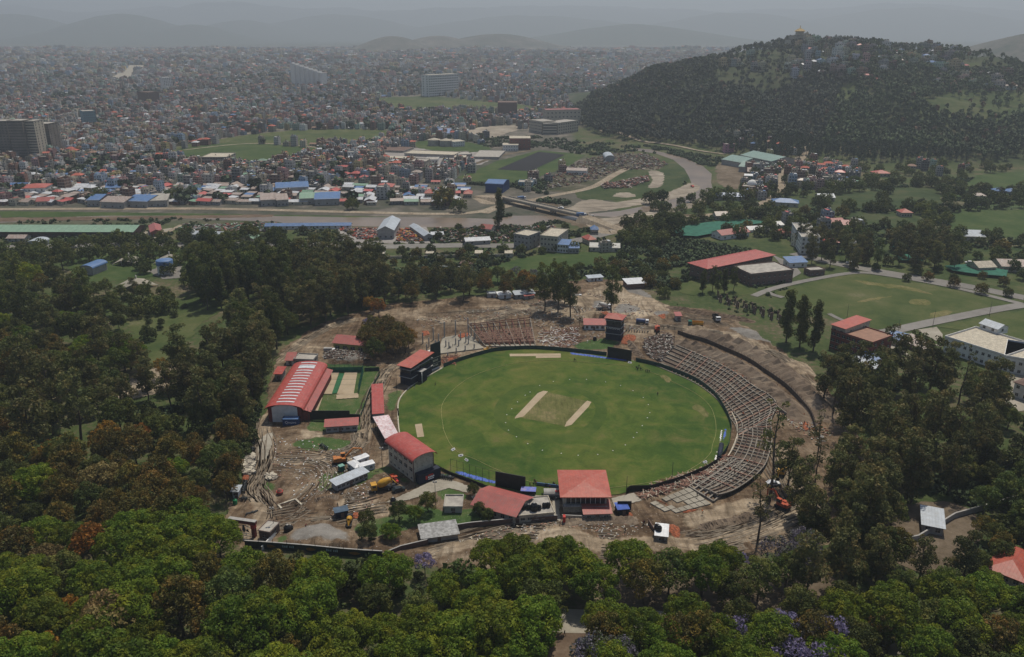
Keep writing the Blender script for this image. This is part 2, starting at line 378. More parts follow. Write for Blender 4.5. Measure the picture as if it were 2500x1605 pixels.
#the terrain
def terrain_mat():
 m,n,b=mk("terrain");a=n.nodes.new("ShaderNodeAttribute");a.attribute_name="zone"
 p=pos(n);sx=n.nodes.new("ShaderNodeSeparateColor");lk(n,a.outputs["Color"],sx.inputs[0])
 def lay(sc,stops):
  f=n.nodes.new("ShaderNodeMath");f.operation='MULTIPLY_ADD';f.inputs[1].default_value=.5;lk(n,ntex(n,p,sc[0],6,.6,.3),f.inputs[0])
  g=n.nodes.new("ShaderNodeMath");g.operation='MULTIPLY';g.inputs[1].default_value=.5;lk(n,ntex(n,p,sc[1],7,.7),g.inputs[0]);lk(n,g.outputs[0],f.inputs[2]);return ramp(n,f.outputs[0],stops)
 near=lay((.03,.35),[(.36,(.03,.045,.016)),(.48,(.055,.078,.026)),(.56,(.10,.088,.05)),(.66,(.19,.145,.10))])
 city=lay((.006,.05),[(.38,(.035,.05,.03)),(.5,(.09,.085,.068)),(.62,(.19,.165,.14))])
 hill=lay((.012,.08),[(.4,(.03,.045,.02)),(.54,(.055,.065,.032)),(.68,(.13,.09,.065))])
 grass=lay((.02,.12),[(.4,(.03,.05,.018)),(.5,(.055,.075,.026)),(.62,(.10,.10,.048))])
 c=mixc(n,sx.outputs[0],near,city);c=mixc(n,sx.outputs[1],c,hill);c=mixc(n,sx.outputs[2],c,grass)
 lk(n,c,b.inputs["Base Color"]);b.inputs["Roughness"].default_value=.95;b.inputs["Specular IOR Level"].default_value=.1;bump(n,b,ntex(n,p,.5,6),.5,.4);return m
ys=[-400.0]
while ys[-1]<24800:ys.append(ys[-1]+max(9,(ys[-1])*.0135))
ys=np.array(ys);tt=np.linspace(-1,1,300)
Y,T=np.meshgrid(ys,tt,indexing='ij');X=T*.92*(Y+620);Z=height(X,Y)
far=sst((Y-8200)/1200)
idx=np.arange(X.size).reshape(X.shape);Q=np.stack([idx[:-1,:-1],idx[:-1,1:],idx[1:,1:],idx[1:,:-1]],-1).reshape(-1,4)
g=npmesh("ground",np.stack([X,Y,Z],-1).reshape(-1,3),Q,terrain_mat(),smooth=True);g["kind"]="structure"
MEAD=[gpoly(pc(DD,(375,372),(360,360),(500,330),(700,303),(905,303),(940,325),(770,352),(640,392))),gpoly(pc(DD,(880,230),(1000,226),(1160,240),(1250,262),(1130,268),(900,252))),gpoly(pc(DD,(1560,700),(1720,470),(2600,420),(2600,800),(1900,640)))]
cityness=sst((Y-640)/60)*(X<90)*1.0+sst((Y-1350)/60)*(X>=90);cityness=np.clip(cityness,0,1)*(1-far)
hl=sst(Z/8)*(Y<2600)*(X>60)+far;gr=np.zeros_like(Z)
for P in MEAD:gr=np.maximum(gr,inside(X,Y,P))
gr=np.maximum(gr,inside(X,Y,gpoly([(1650,470),(2700,450),(2700,1000),(2050,760),(1700,700)])))
pu,pv_=tpx(X,Y,Z)
for q in(pc(DD,(2130,240),(2240,205),(2460,205),(2460,285),(2280,300),(2160,280)),pc(DD,(1950,200),(2015,190),(2015,230),(1985,250),(1950,240)),pc(DD,(2170,155),(2310,145),(2270,180))):gr=np.maximum(gr,inside(pu,pv_,q)&(Y<2100)&(Y>900));hl=hl*(1-gr)
a=g.data.attributes.new("zone",'FLOAT_COLOR','POINT');a.data.foreach_set("color",np.stack([cityness,np.clip(hl,0,1),gr,np.ones_like(Z)],-1).astype(np.float32).ravel())
#middle distance: fields, river, roads
patch("farm_field",pc(DD,(362,372),(385,358),(470,342),(560,335),(700,345),(760,352),(700,372),(628,390),(500,386)),G_lawn,.05,3,3)
patch("farm_field",pc(DD,(372,355),(480,332),(640,310),(800,303),(912,308),(905,325),(838,342),(700,340),(520,335)),G_grass,.08,3,3)
strip("path",pc(DD,(330,345),(440,325),(560,316),(640,305),(760,300),(910,298),(1000,310)),6,G_path,.12)
strip("path",pc(DD,(430,352),(560,338),(660,338),(760,348)),5,G_path,.12)
strip("path",pc(DD,(700,378),(800,352),(880,330),(940,318),(1000,320)),6,G_path,.12)
patch("river",pc(L4,(-400,262),(0,243),(400,227),(700,217),(1240,216),(1700,216),(2380,226))+pc(E2,(250,130),(700,128),(950,131),(1180,136),(1290,140),(1400,120),(1560,118),(1700,126),(1830,112),(2050,90),(2200,60),(2399,20))+pc(E6,(1750,950),(2000,895),(2080,880),(2060,840),(2020,740),(1985,680),(1900,610),(1760,560),(1620,540),(1560,522),(1600,518),(1720,528),(1850,560),(2000,600),(2130,660),(2200,720),(2195,790),(2205,830),(2180,870),(2050,935),(1900,985),(1600,1030),(1430,1058),(1300,1048),(1210,1075))+pc(E2,(1720,150),(1600,160),(1480,180),(1200,194),(960,190),(700,190),(300,182),(0,170))+pc(L4,(1900,258),(1500,245),(1240,236),(700,236),(350,250),(0,265),(-400,285)),G_water,.1,0,0)
patch("river_bank",pc(E6,(980,1005),(1080,985),(1190,930),(1300,920),(1450,940),(1700,900),(1900,850),(2020,795),(2100,815),(2095,850),(1960,905),(1700,955),(1500,985),(1350,1010),(1250,1020),(1230,1045),(1150,1030),(1050,1030)),G_shoal,.14,3,2)
patch("river_bank",pc(E6,(270,415),(320,375),(420,350),(520,345),(680,340),(690,375),(600,400),(500,440),(380,445)),G_shoal,.14,3,2)
patch("river_bank",pc(E6,(1700,700),(1790,700),(1830,740),(1800,820),(1700,825),(1740,770)),G_shoal,.1,3,2)
patch("river_bank",pc(E6,(1430,895),(1480,865),(1560,868),(1610,895),(1530,905)),G_shoal,.1,3,2)
patch("river_bank",pc(E6,(1200,1088),(1430,1060),(1600,1034),(1900,988),(2050,940),(2180,875),(2240,900),(2100,965),(1850,1035),(1600,1075),(1420,1120),(1300,1130)),G_shoal,.15,2,2)
strip("road",pc(DD,(-20,335),(60,322),(120,305),(210,283),(300,252)),26,G_asph,1.0,onhill=True)
strip("road",pc(DD,(285,195),(298,180),(325,167)),60,G_conc,2.0,onhill=True)
patch("grass_bank",pc(DD,(0,495),(400,500),(900,508),(1130,516),(1130,524),(900,516),(400,508),(0,510)),G_lawn,.06,0,2)
patch("earth_bank",pc(DD,(-60,512),(420,506),(640,503),(640,509),(300,515),(-60,521)),G_dirt2,.16,0,2)
strip("road",pc(DD,(-80,491),(200,490),(500,490),(800,497),(1050,502),(1150,492),(1210,478),(1290,460),(1385,440),(1440,410),(1470,395)),9,G_path,.2)
strip("road",pc(DD,(1130,500),(1170,485),(1225,478)),12,G_path,.2)
strip("road",[(-60,606),(240,600),(500,598),(760,598),(900,603),(1100,600),(1300,600),(1400,590),(1470,572),(1530,560)],13,G_asph,.16)
strip("path",pc(DD,(853,578),(848,600),(858,640),(850,680)),7,G_path,.12)
strip("road",pc(E6,(1320,385),(1345,405),(1500,440),(1650,475),(1800,492),(1950,512),(2120,545),(2300,570)),6,G_path,.9,onhill=True)
strip("road",pc(DD,(1900,345),(1895,360),(1870,380),(1830,413),(1828,440),(1812,465),(1760,488),(1700,500),(1640,508),(1560,520),(1480,535),(1420,545),(1380,520)),11,G_path,.2,onhill=True)
patch("bare_ground",pc(DD,(1210,480),(1300,478),(1360,500),(1440,512),(1560,505),(1640,505),(1560,530),(1440,545),(1400,545)),G_dirt,.06,3,4)
patch("bare_ground",pc(DD,(1680,385),(1720,380),(1760,390),(1740,430),(1720,445),(1685,430)),G_dirt,.06,3,4)
patch("bare_ground",pc(F6,(1050,640),(1200,620),(1350,640),(1380,690),(1200,720),(1060,690)),G_path,.06,3,3)
patch("drying_bed",pc(F6,(1255,378),(1660,205),(1920,235),(1580,395)),G_soil,.3)
patch("grass_bank",pc(F6,(870,450),(1020,400),(1240,300),(1660,190),(1950,215),(2120,235),(2000,320),(1750,420),(1450,520),(1120,505),(930,490)),G_lawn,.1,0,3)
patch("grass_bank",pc(F6,(420,130),(560,95),(900,100),(1200,170),(1000,210),(600,190)),G_lawn,.1,3,3)
patch("yard",pc(F6,(350,170),(1060,175),(1330,200),(1100,330),(560,390),(160,300),(100,200)),G_gravel,.05,0,3)
strip("road",pc(F6,(560,385),(660,345),(1000,330),(1250,250),(1580,190)),7,G_dirt,.14)
strip("road",pc(F6,(0,215),(200,170),(420,110),(560,60),(820,70)),6,G_path,.14)
patch("meadow",pc(E6,(1150,860),(1350,760),(1500,700),(1800,640),(1990,660),(2020,770),(1880,850),(1700,895),(1400,930),(1180,920)),G_dgrass,.05,3,4)
patch("scrap_yard",pc(E6,(1180,620),(1420,560),(1700,570),(1820,650),(1750,690),(1500,690),(1300,790),(1080,860),(900,830),(1050,700)),Mground('scrubby trodden yard',[(.4,(.035,.045,.02)),(.5,(.085,.078,.05)),(.6,(.17,.15,.115))],(.03,.12,.5)),.07,3,3)
patch("meadow",pc(DD,(880,232),(1000,226),(1100,236),(1250,250),(1240,268),(1080,262),(930,258)),G_grass,.6,3,6)
patch("yard",pc(E2,(300,200),(860,190),(900,290),(440,290),(300,260)),G_gravel,.06,0,3)
#right side: farm plots and the big sports ground
def Mcrop(name,c1,c2,ang,pitch):
 m,n,b=mk(name);p=pos(n);mp=n.nodes.new("ShaderNodeMapping");mp.inputs["Rotation"].default_value=(0,0,ang);lk(n,p,mp.inputs[0]);wv=n.nodes.new("ShaderNodeTexWave");wv.inputs["Scale"].default_value=.314/pitch;wv.inputs["Distortion"].default_value=1.2;wv.inputs["Detail Scale"].default_value=.3;lk(n,mp.outputs[0],wv.inputs["Vector"])
 c=mixc(n,ramp(n,wv.outputs[0],[(.25,(0,0,0)),(.75,(1,1,1))]),c1,c2);c=mixc(n,1.0,c,ramp(n,ntex(n,p,.08,6,.7),[(.38,(.6,.6,.6)),(.6,(1.35,1.3,1.2))]),'MULTIPLY');lk(n,c,b.inputs["Base Color"]);b.inputs["Roughness"].default_value=.95;return m
FM=[Mcrop("green crop rows",(.03,.058,.018),(.06,.09,.03),.5,1.6),Mcrop("tilled rows",(.08,.085,.045),(.13,.115,.075),1.9,2.2),Mcrop("dark crop beds",(.022,.042,.016),(.05,.075,.03),2.1,3),Mcrop("dry stubble",(.12,.12,.06),(.16,.15,.09),.4,2),G_lawn]
ca,sa=math.cos(.32),math.sin(.32)
for reg in(pc(DD,(1560,545),(1800,470),(2080,425),(2600,405),(2600,600),(2350,600),(2000,560),(1800,545)),pc(DD,(2060,600),(2300,610),(2560,660),(2560,700),(2200,640)),pc(E6,(1500,700),(1720,650),(1990,660),(2010,780),(1850,850),(1500,900),(1250,900))):
 RP_=gpoly(reg);acc=[[]for _ in FM]
 for i in range(-70,70):
  y=0;k=-60
  w_=34+14*math.sin(i*2.3)
  for k in range(-50,70):
   cx,cy=i*40*ca-k*26*sa+350,i*40*sa+k*26*ca+650
   if rnd.random()<.12:continue
   x0,x1,y0,y1=-18.5,18.5-9*rnd.random()*(rnd.random()<.4),-12,12;q=[(cx+a*ca-b*sa,cy+a*sa+b*ca)for a,b in((x0,y0),(x1,y0),(x1,y1),(x0,y1))]
   if all(inside(np.array([a[0]]),np.array([a[1]]),RP_)[0]for a in q)and not any(inside(np.array([cx]),np.array([cy]),P)[0]for P in NOTREE):acc[rnd.randrange(len(FM))].append(q)
 for m_,L_ in zip(FM,acc):
  if L_:o=npmesh("farm_plot",[(*p,.03)for q in L_ for p in q],np.arange(4*len(L_)).reshape(-1,4),m_);o["kind"]="structure"
for px in(pc(DD,(2090,440),(2200,440),(2210,480),(2060,490)),pc(DD,(1960,455),(2085,445),(2055,495),(1930,492)),pc(DD,(1970,500),(2150,500),(2180,540),(1980,530)),pc(DD,(2230,500),(2420,490),(2420,560),(2210,545)),pc(DD,(2290,410),(2420,400),(2420,450),(2240,445)),pc(DD,(1820,470),(1930,460),(1900,500),(1790,505))):
 patch("farm_plot",px,G_lawn if rnd.random()<.6 else G_dgrass,.06,0,2)
patch("shade_net",pc(E1,(105,225),(330,185),(560,165),(750,182),(620,200),(460,240),(270,277),(140,270)),G_net,2.2,kind=None,label="large dark green shade net spread over the nursery beds behind the long red-roofed school",cat="shade net")
patch("shade_net",pc(E1,(1530,340),(1640,290),(1700,290),(1640,340),(1560,355)),G_net,2.0,kind=None,label="small green shade net among the dark trees beyond the sports ground",cat="shade net")
patch("shade_net",pc(E1,(1880,470),(2060,455),(2290,500),(2280,540),(2060,520),(1930,500)),G_net,2.0,kind=None,label="wide green shade net beside the brown-roofed farm building at the right edge",cat="shade net")
patch("shade_net",pc(E1,(1570,390),(1750,400),(1740,440),(1580,430)),G_net,2.0,kind=None,label="dark green shade net showing between trunks behind the sports ground road",cat="shade net")
SPORT=pc(E1,(770,630),(1000,560),(1280,505),(1460,520),(1900,600),(2330,705),(1900,780),(1440,872),(1280,820),(1130,775),(900,690))
patch("sports_ground",SPORT,G_grass,.1,0,1.5)
strip("path",pc(E1,(640,650),(770,600),(980,550),(1280,500),(1470,510),(1900,585),(2300,680),(2460,720)),5,G_asph,.2)
strip("path",pc(E1,(2420,705),(2200,740),(1800,820),(1500,885),(1400,890)),8,G_asph,.22)
strip("path",pc(E1,(1130,765),(1200,800),(1330,850)),3,G_asph,.2)
strip("path",pc(E1,(730,625),(760,640),(830,660)),4,G_asph,.24)
strip("road",pc(E1,(900,370),(1100,420),(1320,465),(1700,530),(2050,590),(2350,650),(2500,680)),11,G_asph,.15)
for q in(pc(E1,(1650,675),(1720,668),(1800,690),(1760,712),(1680,705)),pc(E1,(1300,545),(1420,560),(1640,590),(1800,640),(1640,612),(1400,580)),pc(E1,(1800,760),(1880,745),(1930,760),(1850,785),(1780,790)),pc(E1,(1310,690),(1400,665),(1560,645),(1480,665),(1380,685))):patch("worn_turf",q,G_square,.11,3,2)
patch("lawn",pc(E1,(1840,850),(2100,800),(2460,730),(2700,700),(2700,1000),(2200,900)),G_grass,.08)
patch("yard",pc(E1,(1700,870),(1830,850),(1870,900),(1860,960)),G_conc,.12)
patch("lawn",pc(E1,(1620,900),(1720,880),(1860,970),(1850,1010),(1700,990)),G_lawn,.1)
strip("path",pc(E1,(1640,895),(1700,920),(1760,945),(1860,980)),2,G_conc,.16)
patch("yard",pc(E1,(1380,870),(1500,890),(1520,940),(1600,1000),(1700,1060),(1500,1000),(1400,940)),G_conc,.1)
patch("lawn",pc(E1,(1420,1070),(1510,1050),(1520,1110),(1400,1110)),G_lawn,.1)
patch("yard",pc(E1,(760,380),(900,440),(950,500),(880,540),(850,480)),G_asph,.1)
patch("meadow",pc(E1,(170,560),(400,540),(600,580),(700,640),(520,640),(200,640)),G_grass,.07,3,2)
patch("meadow",pc(DD,(1120,640),(1250,600),(1400,590),(1480,600),(1330,640),(1180,670)),G_lawn,.05,3,2)
patch("meadow",pc(DD,(305,735),(400,705),(580,690),(470,760),(400,850),(345,850),(310,790)),G_grass,.07,3,2)
patch("bare_ground",pc(L4,(760,1400),(1000,1280),(1250,1200),(1300,1300),(1100,1420),(800,1480)),G_path,.06,3,2)
patch("meadow",pc(DD,(200,590),(700,585),(700,620),(420,640),(200,660)),G_lawn,.04,3,3)
patch("yard",pc(L4,(1000,600),(1100,560),(1240,560),(1250,640),(1120,650)),G_asph,.1,0,2)
patch("yard",pc(L4,(960,330),(1180,300),(1060,400),(990,400)),G_conc,.12)
strip("path",pc(L4,(1040,400),(1130,340),(1240,280)),4,G_path,.14)
#foreground road under the trees
strip("road",[(1180,1508),(1380,1517),(1650,1524),(2000,1560),(2600,1600)],9.5,G_conc,.1)
patch("bare_ground",[(1340,1540),(1430,1540),(1410,1620),(1350,1650)],G_dirt2,.07,2,.5)
patch("bare_ground",[(1500,1370),(1950,1380),(2060,1450),(1900,1500),(1500,1480)],G_dirt,.05,3,2,keep=False)
patch("bare_ground",[(2180,1240),(2330,1230),(2400,1280),(2330,1400),(2200,1380),(2150,1340)],G_dirt,.05,3,2,keep=False)
patch("bare_ground",[(2440,920),(2500,910),(2520,1000),(2460,1010)],G_conc,.05)
#the stadium ground
SITE=[(505,1330),(560,1225),(598,1160),(606,1080),(648,1000),(655,930),(690,850),(760,800),(850,770),(930,745),(1010,735),(1150,722),(1300,712),(1420,680),(1540,690),(1620,740),(1760,762),(1900,845),(1985,905),(2060,990),(2110,1090),(2110,1190),(2060,1290),(1960,1350),(1700,1365),(1400,1385),(1150,1400),(990,1380),(880,1360),(600,1338)]
B1=.12
CONC=[pc(C2,(1500,880),(1620,830),(1900,700),(2118,620),(2118,740),(1900,800),(1700,860)),pc(C5,(0,560),(60,500),(200,490),(400,560),(370,620),(150,560),(30,600)),pc(C5,(400,660),(560,560),(950,640),(1260,640),(1270,900),(1200,870),(1190,690),(930,700),(430,680)),pc(C5,(1770,670),(1990,620),(2070,690),(1960,720),(1800,760)),pc(C2,(395,225),(445,225),(440,330),(385,470),(300,480),(310,300))]
MGRASS=[gpoly(q)for q in(pc(C1,(700,1460),(760,1160),(850,830),(1440,860),(1440,960),(1290,1200),(1240,1420),(1240,1560),(640,1560)),pc(C2,(640,300),(900,260),(1200,300),(1150,380),(800,390),(620,350)),pc(C2,(860,780),(900,620),(1050,580),(1250,620),(1450,560),(1500,560),(1300,700),(1000,760)),pc(C2,(1440,570),(1530,520),(1780,720),(1700,700),(1560,610)),pc(C2,(1780,700),(1960,620),(2118,600),(2118,640),(1960,660),(1800,730)),pc(C5,(60,600),(150,560),(370,625),(360,690),(240,700),(100,680)),pc(C2,(1200,1120),(1300,1060),(1560,1000),(1700,900),(2000,940),(2118,980),(2118,1050),(1800,1100),(1400,1240),(1260,1200)),pc(C5,(120,860),(380,760),(700,880),(700,920),(300,980),(200,900)),pc(C3,(1660,600),(1800,560),(1950,540),(2080,580),(2000,625),(1960,640),(1700,640)),pc(C2,(350,640),(390,620),(420,700),(480,760),(440,790),(360,740)),pc(C2,(60,560),(150,400),(200,250),(280,200),(240,300),(170,500),(150,700),(60,800)),pc(C1,(1530,1150),(1690,1100),(1640,1200),(1560,1400),(1520,1300)),pc(C4,(2100,880),(2300,900),(2383,1000),(2250,940)),pc(C2,(480,1230),(520,1200),(600,1210),(570,1280),(490,1270)))]
MPATH=[gpoly(q,2)for q in(pc(C2,(390,225),(445,225),(440,330),(385,560),(340,720),(480,830),(440,900),(310,830),(230,760),(210,700),(300,480),(310,300)),pc(C2,(-80,1190),(60,1150),(400,1190),(330,1250),(100,1240),(-100,1250)),pc(C2,(1060,840),(1400,890),(1330,960),(1080,930)),pc(C6,(640,1020),(1000,900),(1350,830),(1500,980),(1150,1000),(850,1100),(700,1120)),pc(C5,(830,1000),(1200,960),(1500,1000),(1700,1100),(1400,1120),(1000,1060)),pc(C4,(60,120),(300,80),(560,200),(700,260),(560,330),(400,360),(200,340),(80,300)),pc(C3,(1400,250),(1700,150),(2000,100),(2100,250),(1900,330),(1700,380),(1500,330)),pc(C2,(720,200),(900,220),(930,260),(760,300)),pc(C4,(1600,640),(1950,780),(2080,900),(2000,900),(1800,760)))]
MPATH+=[band(pc(C2,(360,60),(350,200),(370,330),(350,500),(310,650),(280,750),(330,850),(370,950),(350,1040),(330,1180)),6.5),band(pc(C2,(1330,0),(1310,120),(1290,230),(1250,330),(1150,400)),6),band(pc(C1,(1640,830),(1500,920),(1420,1060),(1340,1240),(1310,1380),(1280,1540)),5.5),band(pc(C3,(240,350),(700,410),(900,370),(1150,300),(1330,290),(1600,250),(1720,270),(1760,360),(1950,400),(2200,420),(2399,430)),6),band(pc(C4,(0,430),(400,440),(750,440),(1000,470),(1250,525),(1500,630),(1700,740),(1900,930),(2100,1130),(2230,1310)),7),band(pc(C5,(0,1200),(400,1100),(900,1010),(1600,1130),(2399,1110)),7),band(pc(C6,(-100,1290),(500,1290),(900,1250),(1300,1150),(1600,1040),(1800,900),(1700,700),(1560,480),(1560,330)),7),band(pc(C1,(300,830),(600,600),(900,430),(1200,350)),6),band(pc(C2,(420,470),(700,500),(1000,470),(1250,500)),4)]
MGRAV=[gpoly(q,2)for q in(pc(C2,(600,1230),(650,1160),(800,1100),(960,1090),(1040,1130),(1200,1260),(1000,1290),(700,1270)),pc(C4,(280,110),(370,85),(490,105),(565,160),(540,185),(400,150)),pc(C4,(180,280),(240,230),(330,240),(420,280),(330,310),(220,310)),pc(C4,(0,220),(60,200),(100,230),(60,260),(0,270)),pc(C4,(1200,440),(1400,480),(1700,560),(1800,640),(1650,610),(1350,540)),pc(C4,(540,300),(640,290),(660,330),(560,340)),pc(C1,(840,730),(1100,700),(1280,740),(1270,820),(1000,820),(850,790)))]
def site_mat():
 m,n,b=mk("site earth");p=pos(n);a=n.nodes.new("ShaderNodeAttribute");a.attribute_name="mask";sx=n.nodes.new("ShaderNodeSeparateColor");lk(n,a.outputs["Color"],sx.inputs[0])
 big=ntex(n,p,.035,5,.6,.5);mid=ntex(n,p,.22,8,.68,.4);fine=ntex(n,p,1.7,7,.75)
 def mm(op,x,y,z=None):
  q=n.nodes.new("ShaderNodeMath");q.operation=op
  for s_,v in zip(q.inputs,(x,y,z)):
   if v is None:continue
   if hasattr(v,'links'):lk(n,v,s_)
   else:s_.default_value=v
  return q.outputs[0]
 f=mm('ADD',mm('MULTIPLY',big,.4),mm('ADD',mm('MULTIPLY',mid,.4),mm('MULTIPLY',fine,.2)))
 earth=ramp(n,f,[(.38,(.052,.034,.021)),(.47,(.108,.074,.047)),(.54,(.16,.117,.077)),(.64,(.265,.208,.145))])
 path=ramp(n,f,[(.38,(.155,.119,.08)),(.5,(.25,.198,.14)),(.62,(.38,.32,.24))])
 grass=ramp(n,f,[(.38,(.03,.058,.018)),(.5,(.055,.095,.028)),(.62,(.12,.12,.055))])
 grav=ramp(n,f,[(.38,(.12,.112,.1)),(.62,(.25,.235,.215))])
 mp=n.nodes.new("ShaderNodeMapping");mp.inputs["Scale"].default_value=(.16,.035,.1);mp.inputs["Rotation"].default_value=(0,0,.5);lk(n,p,mp.inputs[0])
 tr1=ntex(n,mp.outputs[0],1,5,.6,3)
 mp2=n.nodes.new("ShaderNodeMapping");mp2.inputs["Scale"].default_value=(.03,.13,.1);mp2.inputs["Rotation"].default_value=(0,0,-.25);lk(n,p,mp2.inputs[0]);tr2=ntex(n,mp2.outputs[0],1,5,.6,3)
 def th(c,w_=.16):return ramp(n,mm('ADD',sx.outputs[c],mm('MULTIPLY',mm('SUBTRACT',mid,.5),1.3)),[(.5-w_,(0,0,0)),(.5+w_,(1,1,1))])
 c=mixc(n,mm('MULTIPLY',ramp(n,big,[(.5,(0,0,0)),(.62,(1,1,1))]),.35),earth,path)
 c=mixc(n,th(0),c,path)
 c=mixc(n,.8,c,ramp(n,tr1,[(.38,(.6,.58,.56)),(.5,(1,1,1)),(.62,(1.25,1.24,1.22))]),'MULTIPLY')
 c=mixc(n,.7,c,ramp(n,tr2,[(.38,(.62,.6,.58)),(.5,(1,1,1)),(.62,(1.25,1.24,1.22))]),'MULTIPLY')
 c=mixc(n,th(2),c,grav);c=mixc(n,th(1,.1),c,grass)
 c=mixc(n,ramp(n,ntex(n,p,2.4,2,.5),[(.70,(0,0,0)),(.73,(.8,.8,.8))]),c,(.55,.52,.48))
 lk(n,c,b.inputs["Base Color"]);b.inputs["Roughness"].default_value=.95;b.inputs["Specular IOR Level"].default_value=.1
 bump(n,b,mm('ADD',f,mm('MULTIPLY',mm('ADD',tr1,tr2),.4)),.9,.5);return m
#field
FB=[(970,1005),(985,964),(1012,937),(1045,916),(1085,897),(1126,880),(1183,864),(1240,855),(1302,852),(1394,859),(1481,870),(1553,883),(1614,898),(1685,925),(1723,949),(1750,975),(1775,1015),(1784,1048),(1783,1075),(1775,1098),(1754,1125),(1723,1145),(1656,1172),(1588,1194),(1531,1203),(1495,1210),(1360,1214),(1282,1207),(1210,1194),(1110,1163),(1055,1140),(1000,1098),(976,1057)]
FBP=smooth_poly([at(u,v)for u,v in FB],4)
site,SP=relief("bare_ground",SITE,site_mat(),.02,1.15,.3,4,mounds=[(760,1328,13,2.6),(830,1345,12,2.3),(690,1185,4,1.5),(795,1228,7,1.3),(610,1250,6,1.8),(935,1330,10,1.6),(1585,905,7,2.4),(1560,890,12,2.4),(1420,735,12,2.5),(1470,705,16,3.2),(1380,700,9,2),(1270,750,6,1.6),(1700,800,8,1.4),(1820,815,13,2.0),(1860,840,10,1.5),(860,885,17,2.2),(800,892,8,1.8),(1590,780,8,1.8),(1950,900,9,1.2),(1450,770,8,1.8),(1990,1120,8,1.5),(730,1050,9,1.2),(1180,740,14,1.5),(1080,745,12,1.2),(1640,770,8,1.6),(1390,1330,12,1.2),(1600,1340,14,1.1),(1150,1370,12,1.4)],masks=(MPATH,MGRASS,MGRAV),flats=[FBP]+[gpoly(q)for q in CONC]+[gpoly(pc(C1,(770,1170),(850,830),(1440,860),(1290,1200),(1240,1420),(700,1350)))])
NOTREE.append(SP);NOHOUSE.append(SP)
for q in CONC:patch("pavement",q,G_conc,B1,0,.4)
strip("kerb",FB[3:14],1.2,G_conc,B1)
F0=.16
patch("cricket_field",FB,G_field,F0,4)
patch("infield_turf",[(1205,1010),(1225,970),(1270,945),(1350,940),(1430,955),(1475,985),(1480,1020),(1450,1060),(1380,1082),(1290,1075),(1225,1050)],G_ring,F0+.02,4)
patch("infield_turf",[(1235,1010),(1252,978),(1290,957),(1350,952),(1412,963),(1448,985),(1452,1012),(1430,1042),(1375,1062),(1300,1058),(1252,1040)],G_field,F0+.04,4)
patch("wicket_square",[(1262,1020),(1328,957),(1445,984),(1388,1044)],G_square,F0+.06,0,.3)
patch("pitch",pc(C3,(1130,1270),(1140,1250),(1340,1040),(1390,1019),(1432,1025),(1212,1250),(1195,1256)),G_pitch,F0+.08)
patch("pitch",pc(C3,(1580,1345),(1600,1300),(1750,1140),(1785,1108),(1822,1120),(1800,1160),(1645,1325)),G_pitch,F0+.08)
patch("pitch",pc(C3,(1225,1252),(1440,1050),(1462,1072),(1260,1256)),G_square,F0+.07)
patch("practice_strip",pc(C3,(1085,685),(1545,682),(1547,702),(1088,708)),G_pitch,F0+.05)
patch("practice_strip",pc(C3,(1322,706),(1547,704),(1547,720),(1322,723)),G_pitch,F0+.05)
patch("practice_strip",pc(C2,(1783,148),(1848,139),(1870,262),(1806,268)),G_pitch,F0+.05)
patch("worn_turf",pc(C4,(905,1130),(960,1150),(1030,1230),(1000,1250),(930,1200),(880,1170)),G_square,F0+.05,3,.8)
patch("worn_turf",pc(C4,(600,880),(640,870),(690,920),(650,935)),G_square,F0+.05,3,.8)
patch("practice_pad",pc(C1,(870,925),(1005,925),(925,1160),(780,1160)),G_pitch,B1+.08)
patch("practice_pad",pc(C1,(1065,925),(1200,925),(1160,1160),(980,1160)),G_pitch,B1+.08)
patch("practice_pad",pc(C1,(980,1165),(1205,1150),(1210,1200),(970,1215)),G_pitch,B1+.06,0,.4)
patch("practice_pad",pc(C1,(750,1205),(825,1200),(775,1345),(705,1345)),G_pitch,B1+.08)
patch("artificial_turf",pc(C1,(1005,940),(1060,940),(980,1150),(925,1160)),M2("green carpet turf",(.02,.12,.045),None,.5,world=True),B1+.09)
#tyre ruts worn into the soil, half lost in its lumps
def ruts(curves,name,mat,z):
 V=[];Q=[]
 for px,wd,n_ in curves:
  P=smooth_line([at(u,v)for u,v in px],8)
  for _ in range(n_):
   o_=rnd.uniform(-wd,wd)/2;ph=rnd.uniform(0,6);a_=rnd.randrange(0,max(1,len(P)//3));b_=rnd.randrange(2*len(P)//3,len(P)+1)
   for tr_ in(-.85,.85):
    k0=len(V);seg=P[a_:b_]
    for i,p in enumerate(seg):
     d=seg[min(i+1,len(seg)-1)]-seg[max(i-1,0)];d.z=0;d.normalize();nn=Vector((-d.y,d.x,0));c=p+nn*(o_+tr_+.9*math.sin(i*.22+ph));V.append((*(c-nn*.17).xy,z));V.append((*(c+nn*.17).xy,z))
    for i in range(len(seg)-1):Q.append((k0+2*i,k0+2*i+2,k0+2*i+3,k0+2*i+1))
 o=npmesh(name,V,Q,mat);o["kind"]="structure"
